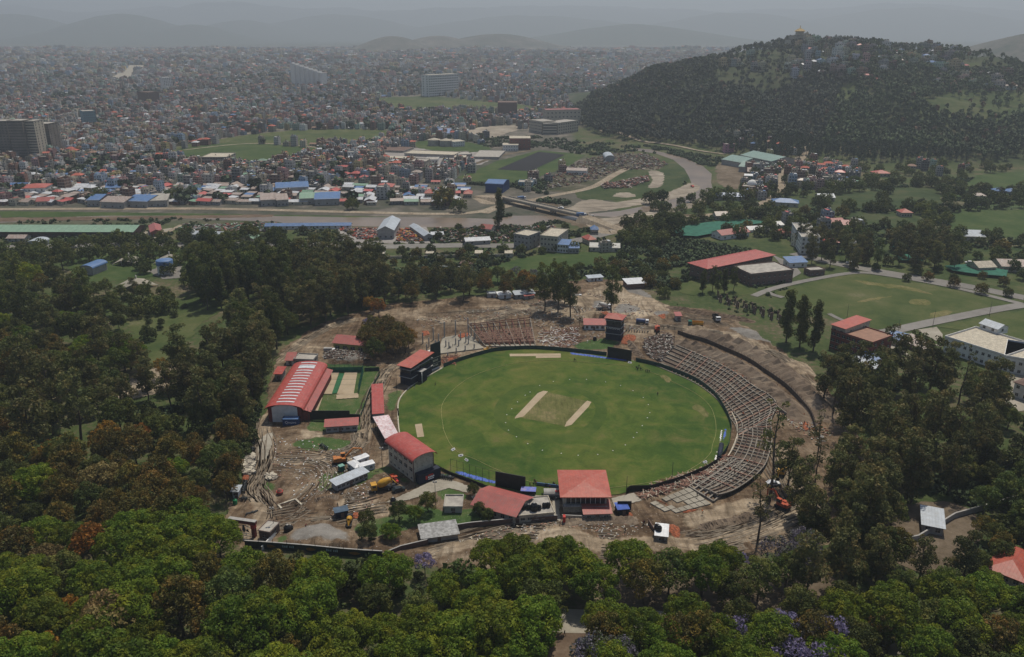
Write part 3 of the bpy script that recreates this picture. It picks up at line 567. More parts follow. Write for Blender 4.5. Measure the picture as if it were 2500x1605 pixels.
RC_=[(pc(C2,(360,60),(350,200),(370,330),(350,500),(310,650),(280,750),(330,850),(370,950),(350,1040),(330,1180)),6,9),(pc(C2,(1330,0),(1310,120),(1290,230),(1250,330),(1100,420),(800,480),(450,500)),6,7),(pc(C1,(1640,830),(1500,920),(1420,1060),(1340,1240),(1310,1380),(1280,1540)),6,7),(pc(C3,(240,350),(700,410),(900,370),(1150,300),(1330,290),(1600,250),(1720,270),(1760,360),(1950,400),(2200,420),(2399,430)),9,8),(pc(C4,(0,430),(400,440),(750,440),(1000,470),(1250,525),(1500,630),(1700,740),(1900,930),(2100,1130),(2230,1310)),7,8),(pc(C5,(0,1200),(400,1100),(900,1010),(1600,1110),(2399,1100)),16,16),(pc(C6,(-100,1290),(500,1290),(900,1250),(1300,1150),(1600,1040),(1800,900),(1700,700),(1560,480),(1560,330)),14,14),(pc(C2,(450,480),(700,470),(900,500),(1000,600),(950,760),(700,1000),(500,1050)),18,7),(pc(C2,(400,1060),(700,1000),(1000,960),(1300,900),(1500,860)),16,12),(pc(C3,(300,300),(800,260),(1200,220),(1600,180),(2000,130)),18,10),(pc(C4,(560,300),(800,360),(1100,400),(1400,500)),16,9),(pc(C1,(300,830),(600,600),(900,430),(1200,350)),6,5)]
ruts(RC_,"tyre_ruts",Mground("wet rut mud",[(.4,(.035,.026,.019)),(.6,(.075,.056,.041))],(.05,.4,2),.1),.21);ruts(RC_,"dry_ruts",Mground("dry rut edge",[(.4,(.13,.105,.078)),(.6,(.23,.195,.15))],(.05,.4,2),.1),.24)
#haze
m=bpy.data.materials.new("haze air");m.use_nodes=True;n=m.node_tree;n.nodes.clear()
pv=n.nodes.new("ShaderNodeVolumePrincipled");pv.inputs["Color"].default_value=(.74,.835,.93,1);pv.inputs["Density"].default_value=.000145;pv.inputs["Anisotropy"].default_value=.25
mo=n.nodes.new("ShaderNodeOutputMaterial");lk(n,pv.outputs[0],mo.inputs["Volume"])
hb=MB().box(-24000,24000,-420,25000,-1.6,1250).build("haze",m);hb["kind"]="stuff"
#trees
L_camphor=Mleaf("camphor leaves",(.06,.11,.010),(.135,.19,.014),(.18,.205,.014),.38,.3,.5)
L_dark=Mleaf("dark evergreen leaves",(.044,.068,.016),(.088,.112,.022),(.125,.135,.028),.3,.32)
L_euca=Mleaf("eucalyptus leaves",(.062,.076,.026),(.125,.13,.04),(.18,.15,.05),.32,.32,.52)
L_olive=Mleaf("brown olive leaves",(.068,.066,.016),(.125,.108,.022),(.19,.125,.022),.25,.2,.5)
L_orange=Mleaf("orange blossom and leaves",(.20,.105,.018),(.34,.16,.018),(.10,.09,.025),.3,.15,.52)
L_tan=Mleaf("tan autumn leaves",(.17,.125,.045),(.25,.18,.07),(.11,.10,.035),.3,.15,.6)
L_jac=Mleaf("purple jacaranda blossom",(.15,.125,.22),(.21,.185,.31),(.10,.11,.09),.3,.1,.6)
L_jacg=Mleaf("faded jacaranda blossom",(.10,.11,.08),(.17,.14,.21),(.08,.10,.05),.25,.15,.5)
L_bush=Mleaf("shrub leaves",(.036,.056,.014),(.066,.088,.018),(.10,.10,.03),.25,.3,.52)
L_pine=Mleaf("pine needles",(.03,.045,.028),(.055,.072,.04),(.05,.078,.035),.15,.22)
L_bark=M2("tree bark",(.11,.085,.065),(.055,.045,.035),1.5,.9)
def leaves(lobes,per,size,up=.35,flat=1.0,jit=.5,seed=0):
 g=np.random.default_rng(seed);C=[];D=[]
 for(x,y,z,r)in lobes:
  k=max(6,int(per*r*r));d=g.normal(size=(k,3));d[:,2]=d[:,2]*.8+up;d/=np.linalg.norm(d,axis=1)[:,None]
  rr=r*(.72+.36*g.random(k)**.7);c=d*rr[:,None];c[:,2]*=flat;C.append(c+(x,y,z));D.append(d)
 C=np.concatenate(C);D=np.concatenate(D);n=D+g.normal(size=D.shape)*jit;n/=np.linalg.norm(n,axis=1)[:,None]
 t=np.cross(n,g.normal(size=n.shape));t/=np.linalg.norm(t,axis=1)[:,None];b=np.cross(n,t)
 s=size*(.6+.8*g.random(len(C)))[:,None];a=s*(.55+.4*g.random(len(C)))[:,None]
 V=np.stack([C-t*s-b*a*.5,C-t*s*.1-b*a,C+t*s+b*a*.2,C+t*s*.1+b*a],1).reshape(-1,3)
 Q=np.arange(len(V)).reshape(-1,4);return V,Q
def trunk_mesh(h,r,lobes,rs,nlimb=14,lean=0):
 mb=MB();pts=[];x=y=0
 k=6
 for i in range(k+1):
  pts.append(Vector((x,y,h*i/k)));x+=rs.uniform(-.35,.35)*h/16+lean*h/k;y+=rs.uniform(-.35,.35)*h/16
 for i in range(k):mb.bar(pts[i]-(Vector((0,0,.4))if i==0 else Vector()),pts[i+1],r*(1-.8*i/k),r*(1-.8*(i+1)/k),7,cap=False)
 L=sorted(lobes,key=lambda l:-l[3])[:nlimb]
 for(a,b,c,q)in L:
  zt=max(h*.25,min(h*.95,c-math.hypot(a,b)*.8));i=min(k-1,int(zt/h*k));s=pts[i].lerp(pts[i+1],zt/h*k-i)
  mid=s.lerp(Vector((a,b,c)),.5)+Vector((rs.uniform(-.4,.4),rs.uniform(-.4,.4),-.08*(Vector((a,b,c))-s).length));r0=r*.42*(1-.5*zt/h)
  mb.bar(s,mid,r0,r0*.6,5,cap=False);mb.bar(mid,(a,b,c+q*.5),r0*.6,r0*.2,5,cap=False)
 return mb
def lobes_dome(rs,R_,H,zc,n,r0,r1,low=-.15,ax=1,ay=1):
 out=[]
 for i in range(n):
  zz=low+(1-low)*((i+.5)/n);a=i*2.39996+rs.uniform(-.4,.4);q=math.sqrt(max(0,1-zz*zz))if zz>0 else 1
  k=rs.uniform(.78,1.06);out.append((math.cos(a)*q*R_*k*ax,math.sin(a)*q*R_*k*ay,zc+zz*H*k,rs.uniform(r0,r1)))
 return out
def lobes_clump(rs,R_,z0,z1,n,r0,r1,taper=.5,lean=0):
 out=[]
 for i in range(n):
  t=i/(n-1);z=z0+(z1-z0)*t;a=rs.uniform(0,6.28);q=R_*(1-taper*abs(t-.35)**1.2)*math.sqrt(rs.random())
  out.append((math.cos(a)*q+lean*z,math.sin(a)*q,z+rs.uniform(-.8,.8),rs.uniform(r0,r1)*(1-.35*t)))
 return out
PROTO={}
def proto(kind,leafm,lobes,per,size,h,r,up=.35,flat=1.0,jit=.5,nlimb=14,name=None,seed=0,lean=0,trunk=True):
 rs=random.Random(seed);V,Q=leaves(lobes,per,size,up,flat,jit,seed)
 c=npmesh(name or "crown",V,Q,leafm,parent='none');t=None
 if trunk:
  t=trunk_mesh(h,r,lobes,rs,nlimb,lean).build("trunk",L_bark);COL.unlink(t)
 PROTO.setdefault(kind,[]).append((c.data,t.data if t else None))
for s in range(4):
 rs=random.Random(100+s);a=rs.uniform(.85,1.2)
 lb=lobes_dome(rs,6.6,5.2,8.2,46,1.25,2.0,-.25,a,1/a)+[(0,0,9,3.2)]
 proto('camphor',L_camphor,lb,72,.27,8.5,.42,.45,.85,.5,16,seed=s)
 rs=random.Random(200+s);lb=lobes_dome(rs,5.2,5.5,8.0,30,1.1,1.9,-.5)+[(0,0,8,3.0)]
 proto('dark',L_dark,lb,64,.29,9,.36,.4,.9,.6,14,seed=s+10)
 rs=random.Random(300+s);lb=lobes_clump(rs,5.2,7,24,34,1.5,2.7,.55)+[(rs.uniform(-4,4),rs.uniform(-4,4),rs.uniform(8,14),1.6)for _ in range(4)]
 proto('euca',L_euca,lb,30,.37,22,.45,.25,.75,.65,26,seed=s+20)
 rs=random.Random(400+s);lb=lobes_dome(rs,5.0,6.0,8.5,34,.9,1.7,-.4)+lobes_clump(rs,3.4,7,14,10,1.2,2.0)
 proto('olive',L_olive,lb,54,.28,11,.34,.3,.9,.8,18,seed=s+30)
for s in range(2):
 rs=random.Random(500+s);lb=lobes_dome(rs,4.6,5.0,8.0,30,.9,1.6,-.3)+[(0,0,8,2.4)]
 proto('orange',L_orange,lb,38,.33,10,.3,.3,.9,.8,18,seed=s+40)
 proto('tan',L_tan,lobes_dome(rs,6.2,5.6,7.5,44,.9,1.6,-.3)+[(0,0,8,3)],44,.33,10,.3,.3,.9,.8,18,seed=s+50)
 proto('jacaranda',L_jac,lobes_dome(rs,4.6,3.2,8.5,30,.8,1.35,-.3),46,.3,9,.28,.3,.8,.9,22,seed=s+60)
 proto('jacafade',L_jacg,lobes_dome(rs,4.8,4.2,8.2,30,.9,1.5,-.4),34,.3,9,.28,.3,.8,.9,22,seed=s+70)
 rs=random.Random(600+s);lb=[(rs.uniform(-1,1)*2.1*(1.15-abs(t-.4)),rs.uniform(-1,1)*2.1*(1.15-abs(t-.4)),4+20*t,(1.9-1.2*max(0,t-.5))*rs.uniform(.7,1.1))for t in[i/33 for i in range(34)]]
 proto('poplar',L_dark,lb,52,.33,22,.4,.2,1.1,.6,12,seed=s+80)
 rs=random.Random(700+s);lb=lobes_clump(rs,3.9,8,27,36,1.4,2.5,.45)
 proto('airy',L_dark,lb,40,.33,25,.42,.3,.8,.7,22,seed=s+90)
 rs=random.Random(750+s);lb=lobes_clump(rs,3.6,11,26,15,.9,1.8,.3,.04)
 proto('sparse',L_euca,lb,30,.32,24,.42,.25,.75,.8,26,seed=s+95,lean=.015)
 proto('bare',L_olive,[(rs.uniform(-2.5,2.5),rs.uniform(-2.5,2.5),rs.uniform(4,8),.25)for _ in range(22)],20,.12,6,.16,nlimb=22,seed=s)
 rs=random.Random(800+s);proto('bush',L_bush,lobes_dome(rs,1.6,1.5,1.0,12,.6,1.0,0)+[(0,0,.9,1.0)],60,.26,2,.12,.4,1,.6,6,seed=s)
 for kk,mm,rr,hh in(('midgreen',L_dark,4.2,4.2),('midolive',L_bush,3.6,3.8),('midolive2',L_olive,3.6,4.0)):
  rs=random.Random(900+s);proto(kk,mm,lobes_dome(rs,rr*rs.uniform(.9,1.2),hh,4.0,22,1.0,1.8,-.6)+[(0,0,4.0,2.6)],17,.52,4.5,.3,.35,.9,.6,6,seed=s+3)
 rs=random.Random(950+s);proto('pine',L_pine,[(rs.uniform(-.9,.9),rs.uniform(-.9,.9),7+i*1.25,2.3-.22*i)for i in range(8)],11,.6,15,.24,.2,.8,.7,2,seed=s+5)
TN={'camphor':"camphor_tree",'dark':"evergreen_tree",'euca':"eucalyptus_tree",'olive':"silky_oak_tree",'orange':"flowering_tree",'tan':"autumn_tree",'jacaranda':"jacaranda_tree",'jacafade':"jacaranda_tree",'poplar':"poplar_tree",'airy':"tall_tree",'sparse':"sparse_tree",'bare':"bare_tree",'bush':"shrub",'midgreen':"round_tree",'midolive':"small_tree",'midolive2':"brown_tree",'pine':"pine_tree"}
TD={'camphor':"bright green domed tree",'dark':"dark green rounded tree",'euca':"tall dark eucalyptus",'olive':"brownish olive tree",'orange':"orange flowering tree",'tan':"pale tan autumn tree",'jacaranda':"purple blossoming jacaranda",'jacafade':"faded greyish purple jacaranda",'poplar':"dark green columnar poplar",'airy':"tall slim dark tree",'sparse':"thin sparse leaning eucalyptus",'bare':"leafless grey tree",'bush':"low green shrub",'midgreen':"round dark tree",'midolive':"small bushy green tree",'midolive2':"small brownish tree",'pine':"dark pine"}
ORD=["","first","second","third","fourth","fifth","sixth","seventh","eighth","ninth","tenth","eleventh","twelfth","thirteenth","fourteenth","fifteenth","sixteenth","seventeenth","eighteenth","nineteenth"]
TEN=["","","twenty","thirty","forty","fifty","sixty","seventy","eighty","ninety"]
def ordn(i):
 if i<20:return ORD[i]
 if i<100:return TEN[i//10]+"-"+ORD[i%10]if i%10 else TEN[i//10][:-1]+"ieth"
 return "hundred and "+ordn(i-100)
TREES=[]
def put(kind,x,y,s,zone,z=0.0,rz=None,parts=True,zs=1.0):TREES.append([kind,x,y,s,zone,z,rnd.uniform(0,6.28)if rz is None else rz,parts,zs])
def putpx(kind,pts,s,zone,zs=1.0):
 for p in pts:
  c=at(*p);put(kind,c.x,c.y,s*rnd.uniform(.93,1.07),zone,zs=zs)
def free(x,y,pad=0):
 for P in NOTREE:
  if inside(np.array([x]),np.array([y]),P)[0]:return False
 return True
def grove(px,gap,kinds,zone,s=(.85,1.15),check=True,world=False,seed=1,zs=1.0,maxn=999):
 P=px if world else gpoly(px);rs=random.Random(seed);g=np.random.default_rng(seed);xs=[p[0]for p in P];ys_=[p[1]for p in P];got=[]
 tries=min(9000,int((max(xs)-min(xs))*(max(ys_)-min(ys_))/gap/gap*14)+50)
 X=g.uniform(min(xs),max(xs),tries);Y=g.uniform(min(ys_),max(ys_),tries);ok=inside(X,Y,P);X,Y=X[ok],Y[ok]
 if check and len(X):
  ok=np.ones(len(X),bool)
  for q in NOTREE:ok&=~inside(X,Y,q)
  X,Y=X[ok],Y[ok]
 Hh=np.maximum(0,height(X,Y))if len(X)else X;gx=np.empty(0);gy=np.empty(0)
 for x,y,h in zip(X,Y,Hh):
  if len(gx)and np.min((gx-x)**2+(gy-y)**2)<gap*gap:continue
  gx=np.append(gx,x);gy=np.append(gy,y);got.append(1);k=rs.choices([q for q,_ in kinds],[q for _,q in kinds])[0]
  put(k,float(x),float(y),rs.uniform(*s),zone,float(h),rs.uniform(0,6.28),zs=zs)
  if len(got)>=maxn:break
 return len(got)
Z1="of the bottom canopy";Z2="of the left wood";Z3="of the right wood";Z4="of the tree belt behind";Z5="of the lower right wood"
#foreground canopy
grove([(240,1530),(420,1400),(560,1452),(800,1460),(950,1460),(1150,1465),(1300,1440),(1335,1480),(1330,1560),(1320,1700),(1300,1900),(-100,1900),(60,1650),(200,1600)],9.2,[('camphor',10),('dark',2),('olive',1)],Z1,(.72,1.22),False,seed=2)
grove([(-260,1460),(240,1450),(230,1530),(60,1650),(-120,1900),(-500,1800),(-400,1500)],8.5,[('olive',5),('camphor',4),('dark',1.5)],Z1,(.8,1.1),False,seed=3)
putpx('camphor',[(330,1360),(400,1335),(450,1370),(380,1395),(500,1350),(300,1395),(540,1365),(455,1315)],1.0,Z1)
putpx('camphor',[(1205,1420),(1260,1408),(1320,1430),(1370,1425),(1410,1450)],.95,Z1)
putpx('tan',[(270,1620),(290,1560)],1.1,Z1);putpx('orange',[(118,1640),(185,1540)],.8,Z1)
#lower right
grove([(1420,1500),(1480,1425),(1700,1415),(1940,1440),(1900,1500),(1600,1490)],8.5,[('camphor',6),('dark',3),('olive',1.5)],Z5,(.8,1.0),False,seed=5)
grove([(1440,1640),(1460,1590),(1900,1600),(2100,1620),(2250,1560),(2550,1620),(2600,1900),(1400,1900)],8.8,[('camphor',6),('dark',3),('olive',2.5),('jacafade',1)],Z5,(.8,1.05),False,seed=6)
grove([(2040,1520),(2240,1490),(2600,1520),(2700,1650),(2250,1600),(2080,1600)],9.5,[('camphor',8),('dark',2),('olive',1)],Z5,(.85,1.1),False,seed=7)
grove([(1930,1340),(2100,1330),(2200,1450),(2030,1540),(1880,1530),(1900,1440)],9.5,[('euca',3),('dark',3),('jacafade',1.5)],Z5,(.7,.9),False,seed=8)
putpx('jacaranda',[(1795,1600),(1900,1590),(2010,1680),(1925,1670),(2020,1610)],.95,Z5);putpx('jacafade',[(1890,1400),(1935,1420),(1960,1380),(1505,1650),(1440,1660)],.9,Z5)
putpx('jacaranda',[(1038,1412),(1795,1405)],.62,"on the earth bank under the site");putpx('jacaranda',[(903,812)],.62,"behind the yellow clubhouse")
#right wood
grove([(2010,985),(2080,940),(2240,930),(2400,960),(2440,1060),(2400,1160),(2300,1200),(2180,1230),(2150,1330),(2020,1400),(1930,1370),(1990,1280),(2070,1160),(2060,1060)],9.4,[('euca',8),('dark',2),('sparse',1)],Z3,(.75,1.2),False,seed=9)
grove([(1890,1190),(1960,1120),(2060,1120),(2040,1260),(1960,1330),(1930,1300)],11,[('euca',5),('sparse',3)],Z3,(.75,.95),False,seed=10)
grove([(2380,1180),(2600,1060),(2700,1250),(2560,1420),(2420,1240)],8,[('dark',3),('bush',4),('midolive',2)],Z3,(.7,1.0),True,seed=12)
grove([(2420,950),(2600,900),(2650,1100),(2440,1100)],10,[('dark',3),('midolive',2)],Z3,(.6,.9),True,seed=13)
putpx('sparse',[(1879,1222)],1.3,"standing by the red excavator");putpx('sparse',[(1849,1327)],.88,"in the dirt below the unfinished slab")
putpx('camphor',[(2400,1455),(2340,1500)],.6,"beside the red roof at the right edge")
#left wood
grove([(-250,1120),(100,1130),(330,1130),(560,1090),(585,1130),(560,1230),(520,1300),(300,1330),(240,1440),(-260,1450)],8.3,[('olive',7),('dark',3),('camphor',1.5),('orange',.7),('tan',1.2)],Z2,(.6,1.1),False,seed=14)
putpx('orange',[(270,1095),(345,1100),(255,1120),(130,1140),(170,1130)],.85,Z2)
grove([(-260,900),(250,960),(330,990),(300,1080),(100,1130),(-260,1120)],11.5,[('euca',7),('dark',3),('olive',2),('tan',.3)],Z2,(.7,1.3),False,seed=15)
grove([(420,930),(520,880),(640,900),(645,960),(600,1050),(520,1060),(450,1010)],9.5,[('euca',7),('dark',2)],Z2,(.85,1.15),False,seed=16)
grove([(340,1010),(450,1010),(600,1050),(590,1100),(400,1110),(320,1080)],7,[('dark',3),('bush',6),('midolive',3)],Z2,(.6,.9),False,seed=17)
grove([(-260,690),(80,700),(240,780),(330,900),(250,960),(-260,900)],10,[('dark',5),('euca',3),('airy',2),('olive',2.5),('camphor',1)],Z2,(.65,1.2),False,seed=18)
grove([(300,900),(350,890),(440,990),(400,1010),(320,980)],11,[('euca',1)],Z2,(.7,.9),False,seed=19)
putpx('camphor',[(60,850),(85,905),(40,880)],.8,Z2);putpx('orange',[(420,950),(400,925)],.7,Z2)
grove([(330,760),(455,750),(400,800),(360,840)],6.5,[('bush',4),('midgreen',3)],Z2,(.8,1.1),False,seed=20)
#behind
grove([(470,705),(560,690),(700,690),(715,735),(640,745),(500,760)],7.5,[('poplar',6),('airy',2)],Z4,(.95,1.2),False,seed=21)
grove([(560,800),(700,760),(800,730),(900,720),(960,745),(860,770),(760,800),(690,850),(650,920),(600,890)],8.5,[('euca',8),('airy',2),('dark',2)],Z4,(.85,1.15),False,seed=22)
grove([(700,660),(860,650),(950,700),(900,745),(760,760)],9,[('euca',6),('olive',3)],Z4,(.85,1.15),False,seed=23)
putpx('orange',[(905,765),(925,775),(890,745),(998,850)],.8,Z4);putpx('orange',[(1278,700),(1300,712)],.8,Z4)
grove([(950,700),(1060,690),(1150,700),(1160,735),(1030,740),(960,745)],9.5,[('euca',6),('olive',2)],Z4,(.7,.9),False,seed=24)
grove([(885,840),(960,830),(1000,860),(960,885),(890,880)],6.5,[('olive',6),('dark',2)],Z4,(.75,.95),False,seed=25)
grove([(1140,695),(1250,680),(1330,690),(1320,725),(1200,730)],8.5,[('dark',3),('olive',4),('jacafade',.6)],Z4,(.6,.8),False,seed=26)
putpx('airy',[(1330,761),(1362,764),(1393,775),(1493,772)],1.05,"rising behind the oval");putpx('airy',[(1355,735),(1378,742)],.9,"rising behind the oval")
putpx('poplar',[(1919,837),(1952,849),(1985,858)],1.12,"beside the red and cream hostel")
putpx('poplar',[(1218,558)],1.25,"on the river bank by the bridge");putpx('poplar',[(1715,716),(1768,718)],.62,"on the school lawn");putpx('airy',[(1740,712),(1790,712),(1752,722)],.6,"on the school lawn")
putpx('bare',[(962,1270)],1.1,"beside the concrete drive")
putpx('camphor',[(1012,1275),(955,1322)],.42,"below the concrete drive");putpx('dark',[(1045,1252),(900,1328),(897,1290),(975,1275)],.5,"below the concrete drive")
putpx('dark',[(1155,1210),(1170,1262),(1190,1275)],.35,"around the dull red roofed house");putpx('midolive',[(612,1080),(600,1030)],.7,"left of the arched red hall")
grove([(520,1100),(600,1010),(640,930),(590,1180),(560,1220)],4.2,[('bush',5),('midolive',1)],"on the left site slope",(.6,1.3),False,seed=27)
#middle distance
grove([(1150,700),(1480,640),(1640,660),(1700,700),(1620,730),(1540,680),(1400,660),(1300,690)],11,[('midolive',4),('midgreen',3),('midolive2',2)],"of the scrub behind the site",(.5,.95),True,seed=30)
grove([(1500,590),(1680,640),(1640,690),(1480,660),(1440,620)],13,[('midgreen',2),('midolive2',2),('midolive',2)],"before the long red school",(.5,.95),True,seed=31)
grove([(1500,560),(1560,530),(1660,560),(1640,600),(1540,610)],9,[('dark',1),('midgreen',4)],"left of the shade net",(1.0,1.4),True,seed=32)
grove([(1950,600),(2050,590),(2120,620),(2150,660),(2020,660),(1960,640)],10,[('euca',5),('airy',1)],"behind the brick hall",(.65,.85),False,seed=33)
grove([(2180,610),(2300,600),(2330,660),(2200,670)],10,[('euca',5)],"beyond the sports ground",(.65,.85),False,seed=34)
grove([(1700,560),(1960,500),(2500,540),(2560,700),(2350,650),(2100,600),(1960,590),(1850,590)],14,[('midgreen',3),('midolive',3),('midolive2',1)],"of the right hand gardens",(.7,1.3),True,seed=35)
grove([(2050,660),(2500,740),(2600,760),(2560,700),(2100,640)],13,[('midolive2',3),('midolive',2)],"along the sports ground road",(.5,.8),False,seed=36)
grove([(1560,500),(1800,470),(2100,450),(2500,460),(2500,540),(1960,510),(1700,560)],14,[('midgreen',4),('midolive',3)],"of the hill foot farmland",(.7,1.5),True,seed=37,maxn=150)
grove([(1750,410),(2500,410),(2500,470),(2000,460),(1800,460)],20,[('midgreen',4),('midolive',1)],"of the hill foot village",(.7,1.2),True,seed=38,maxn=70)
grove([(-60,620),(250,600),(480,580),(740,610),(700,680),(470,700),(230,640),(60,700)],11.5,[('midgreen',6),('dark',1),('midolive',1)],"of the tent roof park",(.8,1.3),False,seed=39)
grove([(860,625),(1400,612),(1460,640),(1150,690),(1000,690),(880,690)],11.5,[('midgreen',3),('midolive',4),('midolive2',1)],"of the grey road nursery",(.4,.9),True,seed=40)
grove([(500,575),(1240,560),(1400,560),(1460,590),(1240,590),(500,592)],15,[('midolive',3),('midgreen',2)],"of the riverside yards",(.4,.8),True,seed=41,maxn=60)
putpx('midolive2',[(1083,506)],2.0,"at the river road beside the shops");putpx('midgreen',[(418,490),(250,490),(440,487),(1120,518),(860,512)],1.3,"by the river road")
grove([(700,1385),(1000,1400),(1150,1420),(1150,1460),(800,1455),(600,1420)],4.5,[('bush',5),('midolive',1)],'below the dark wall',(.7,1.3),False,seed=71)
grove([(150,705),(250,718),(410,730),(425,748),(310,756),(300,820),(240,790),(150,745)],9,[('dark',4),('airy',1),('euca',2)],'around the left clearing',(.5,.75),False,seed=72)
#make them
cnt={}
def make_trees():
 zones={}
 for t in TREES:zones.setdefault((t[4],TN[t[0]]),[]).append(t)
 first={}
 for(zone,nm),L in zones.items():
  L.sort(key=lambda t:t[2]);nrow=max(1,int(round(math.sqrt(len(L)/3.0))))if len(L)>12 else 1;per=math.ceil(len(L)/nrow)
  for ri in range(nrow):
   row=sorted(L[ri*per:(ri+1)*per],key=lambda t:t[1]/t[2])
   for ci,(kind,x,y,s,zn,z,rz,parts,zs)in enumerate(row):
    k=cnt.get(nm,0);cnt[nm]=k+1
    pr=PROTO[kind][rnd.randrange(len(PROTO[kind]))]
    lab=TD[kind]
    if len(L)==1:lab=f"{lab} {zn}"
    elif nrow==1:lab=f"{lab} {zn}, {ordn(ci + 1)} from left"
    else:lab=f"{lab} {zn}, {ordn(ri + 1)} row, {ordn(ci + 1)} from left"
    e=thing(nm,lab,"shrub" if kind=='bush' else "tree",(x,y,z),rz,TD[kind]+"s "+zn if len(L)>1 else None)
    e.scale=(s,s,s*zs)
    if pr[1]:link(bpy.data.objects.new("trunk",pr[1]),e)
    link(bpy.data.objects.new("crown",pr[0]),e)
grove([(1430,1545),(1640,1550),(2000,1585),(2100,1640),(1900,1640),(1450,1620)],8.2,[('camphor',5),('dark',2),('olive',2)],Z5,(.8,1.0),False,seed=61)
grove([(2100,1230),(2200,1190),(2400,1150),(2420,1200),(2340,1225),(2200,1240),(2150,1330),(2190,1400),(2100,1400)],8.5,[('euca',6),('dark',2)],Z3,(.7,.9),False,seed=62)
putpx('dark',[(2420,1330),(2380,1400),(2440,1380)],.6,'near the salmon red roof')
grove([(2080,1400),(2180,1380),(2250,1420),(2420,1440),(2380,1480),(2200,1470),(2090,1450)],8,[('dark',3),('euca',2),('olive',2)],Z5,(.6,.85),False,seed=63)
grove([(2330,1230),(2440,1250),(2560,1330),(2560,1400),(2480,1390),(2380,1330)],9,[('dark',3),('midolive',2),('olive',2)],Z3,(.55,.8),False,seed=64)
make_trees()
print("TREES",cnt)
#houses of the town
def hquads(w_,d,fl,roof='flat',win=True,nwx=3,nwy=2,band=True,seed=0):
 """quads and colour codes: 0 wall 1 window 2 roof 3 dark tank 4 trim"""
 rs=random.Random(seed);V=[];Q=[];K=[]
 def q4(a,b,c,e,k):
  n=len(V);V.extend([a,b,c,e]);Q.append((n,n+1,n+2,n+3));K.append(k)
 def bx(x0,x1,y0,y1,z0,z1,k,top=None):
  q4((x0,y0,z0),(x1,y0,z0),(x1,y0,z1),(x0,y0,z1),k);q4((x1,y0,z0),(x1,y1,z0),(x1,y1,z1),(x1,y0,z1),k)
  q4((x1,y1,z0),(x0,y1,z0),(x0,y1,z1),(x1,y1,z1),k);q4((x0,y1,z0),(x0,y0,z0),(x0,y0,z1),(x0,y1,z1),k);q4((x0,y0,z1),(x1,y0,z1),(x1,y1,z1),(x0,y1,z1),k if top is None else top)
 a,b=w_/2,d/2;h=fl*3.0+(.7 if roof=='flat' else 0)
 q4((-a,-b,-2),(a,-b,-2),(a,-b,h),(-a,-b,h),0);q4((a,-b,-2),(a,b,-2),(a,b,h),(a,-b,h),0);q4((a,b,-2),(-a,b,-2),(-a,b,h),(a,b,h),0);q4((-a,b,-2),(-a,-b,-2),(-a,-b,h),(-a,b,h),0)
 if roof=='flat':
  q4((-a,-b,h-.7),(a,-b,h-.7),(a,b,h-.7),(-a,b,h-.7),2)
  sx=rs.choice((-1,1))*a*.45;sy=rs.choice((-.3,.4))*b;bx(sx-1.6,sx+1.6,sy-1.5,sy+1.5,h-.7,h+1.9,0,2);bx(sx-.6,sx+.6,sy-.6,sy+.6,h+1.9,h+3.1,3)
  if fl>1 and rs.random()<.6:bx(-sx-1.3,-sx+1.3,-b+.3,b*.3,h-.7,h+1.4,0,5)
 else:
  o=.5;rz=h+(1.4 if roof=='gable' else .5)
  if roof=='gable':
   q4((-a-o,-b-o,h-.2),(a+o,-b-o,h-.2),(a+o,0,rz),(-a-o,0,rz),5);q4((a+o,b+o,h-.2),(-a-o,b+o,h-.2),(-a-o,0,rz),(a+o,0,rz),5)
   q4((-a,-b,h),(-a,0,rz-.15),(-a,b,h),(-a,0,h),0);q4((a,b,h),(a,0,rz-.15),(a,-b,h),(a,0,h),0)
  elif roof=='hip':
   for(p1,p2)in(((-a-o,-b-o),(a+o,-b-o)),((a+o,-b-o),(a+o,b+o)),((a+o,b+o),(-a-o,b+o)),((-a-o,b+o),(-a-o,-b-o))):q4((*p1,h-.1),(*p2,h-.1),(p2[0]*.25,p2[1]*.08,h+2),(p1[0]*.25,p1[1]*.08,h+2),5)
  else:
   q4((-a-o,-b-o,h),(a+o,-b-o,h),(a+o,b+o,rz),(-a-o,b+o,rz),5)
 if band:
  for f in range(1,fl+1):
   z=f*3-.12;e=.12;q4((-a,-b-e,z),(a,-b-e,z),(a,-b-e,z+.25),(-a,-b-e,z+.25),4);q4((-a,-b-e,z+.25),(a,-b-e,z+.25),(a,-b,z+.25),(-a,-b,z+.25),4)
   q4((a+e,-b,z),(a+e,b,z),(a+e,b,z+.25),(a+e,-b,z+.25),4);q4((-a-e,b,z),(-a-e,-b,z),(-a-e,-b,z+.25),(-a-e,b,z+.25),4)
 if fl>1 and band and rs.random()<.55:
  for f in range(1,fl):bx(-a*.5,a*.9,-b-1.2,-b,f*3-.1,f*3+.05,4);q4((-a*.5,-b-1.2,f*3),(a*.9,-b-1.2,f*3),(a*.9,-b-1.2,f*3+.8),(-a*.5,-b-1.2,f*3+.8),0)
 if win:
  for f in range(fl):
   z0,z1=f*3+.95,f*3+2.3
   for i in range(nwx):
    x=-a+w_*(i+.5)/nwx;hw=.55 if rs.random()<.8 else .8
    q4((x-hw,-b-.06,z0),(x+hw,-b-.06,z0),(x+hw,-b-.06,z1),(x-hw,-b-.06,z1),1)
   for i in range(nwy):
    y=-b+d*(i+.5)/nwy
    for s_ in(-1,1):q4((s_*(a+.06),y-.5*s_,z0),(s_*(a+.06),y+.5*s_,z0),(s_*(a+.06),y+.5*s_,z1),(s_*(a+.06),y-.5*s_,z1),1)
 return np.array(V,float),np.array(Q),np.array(K)
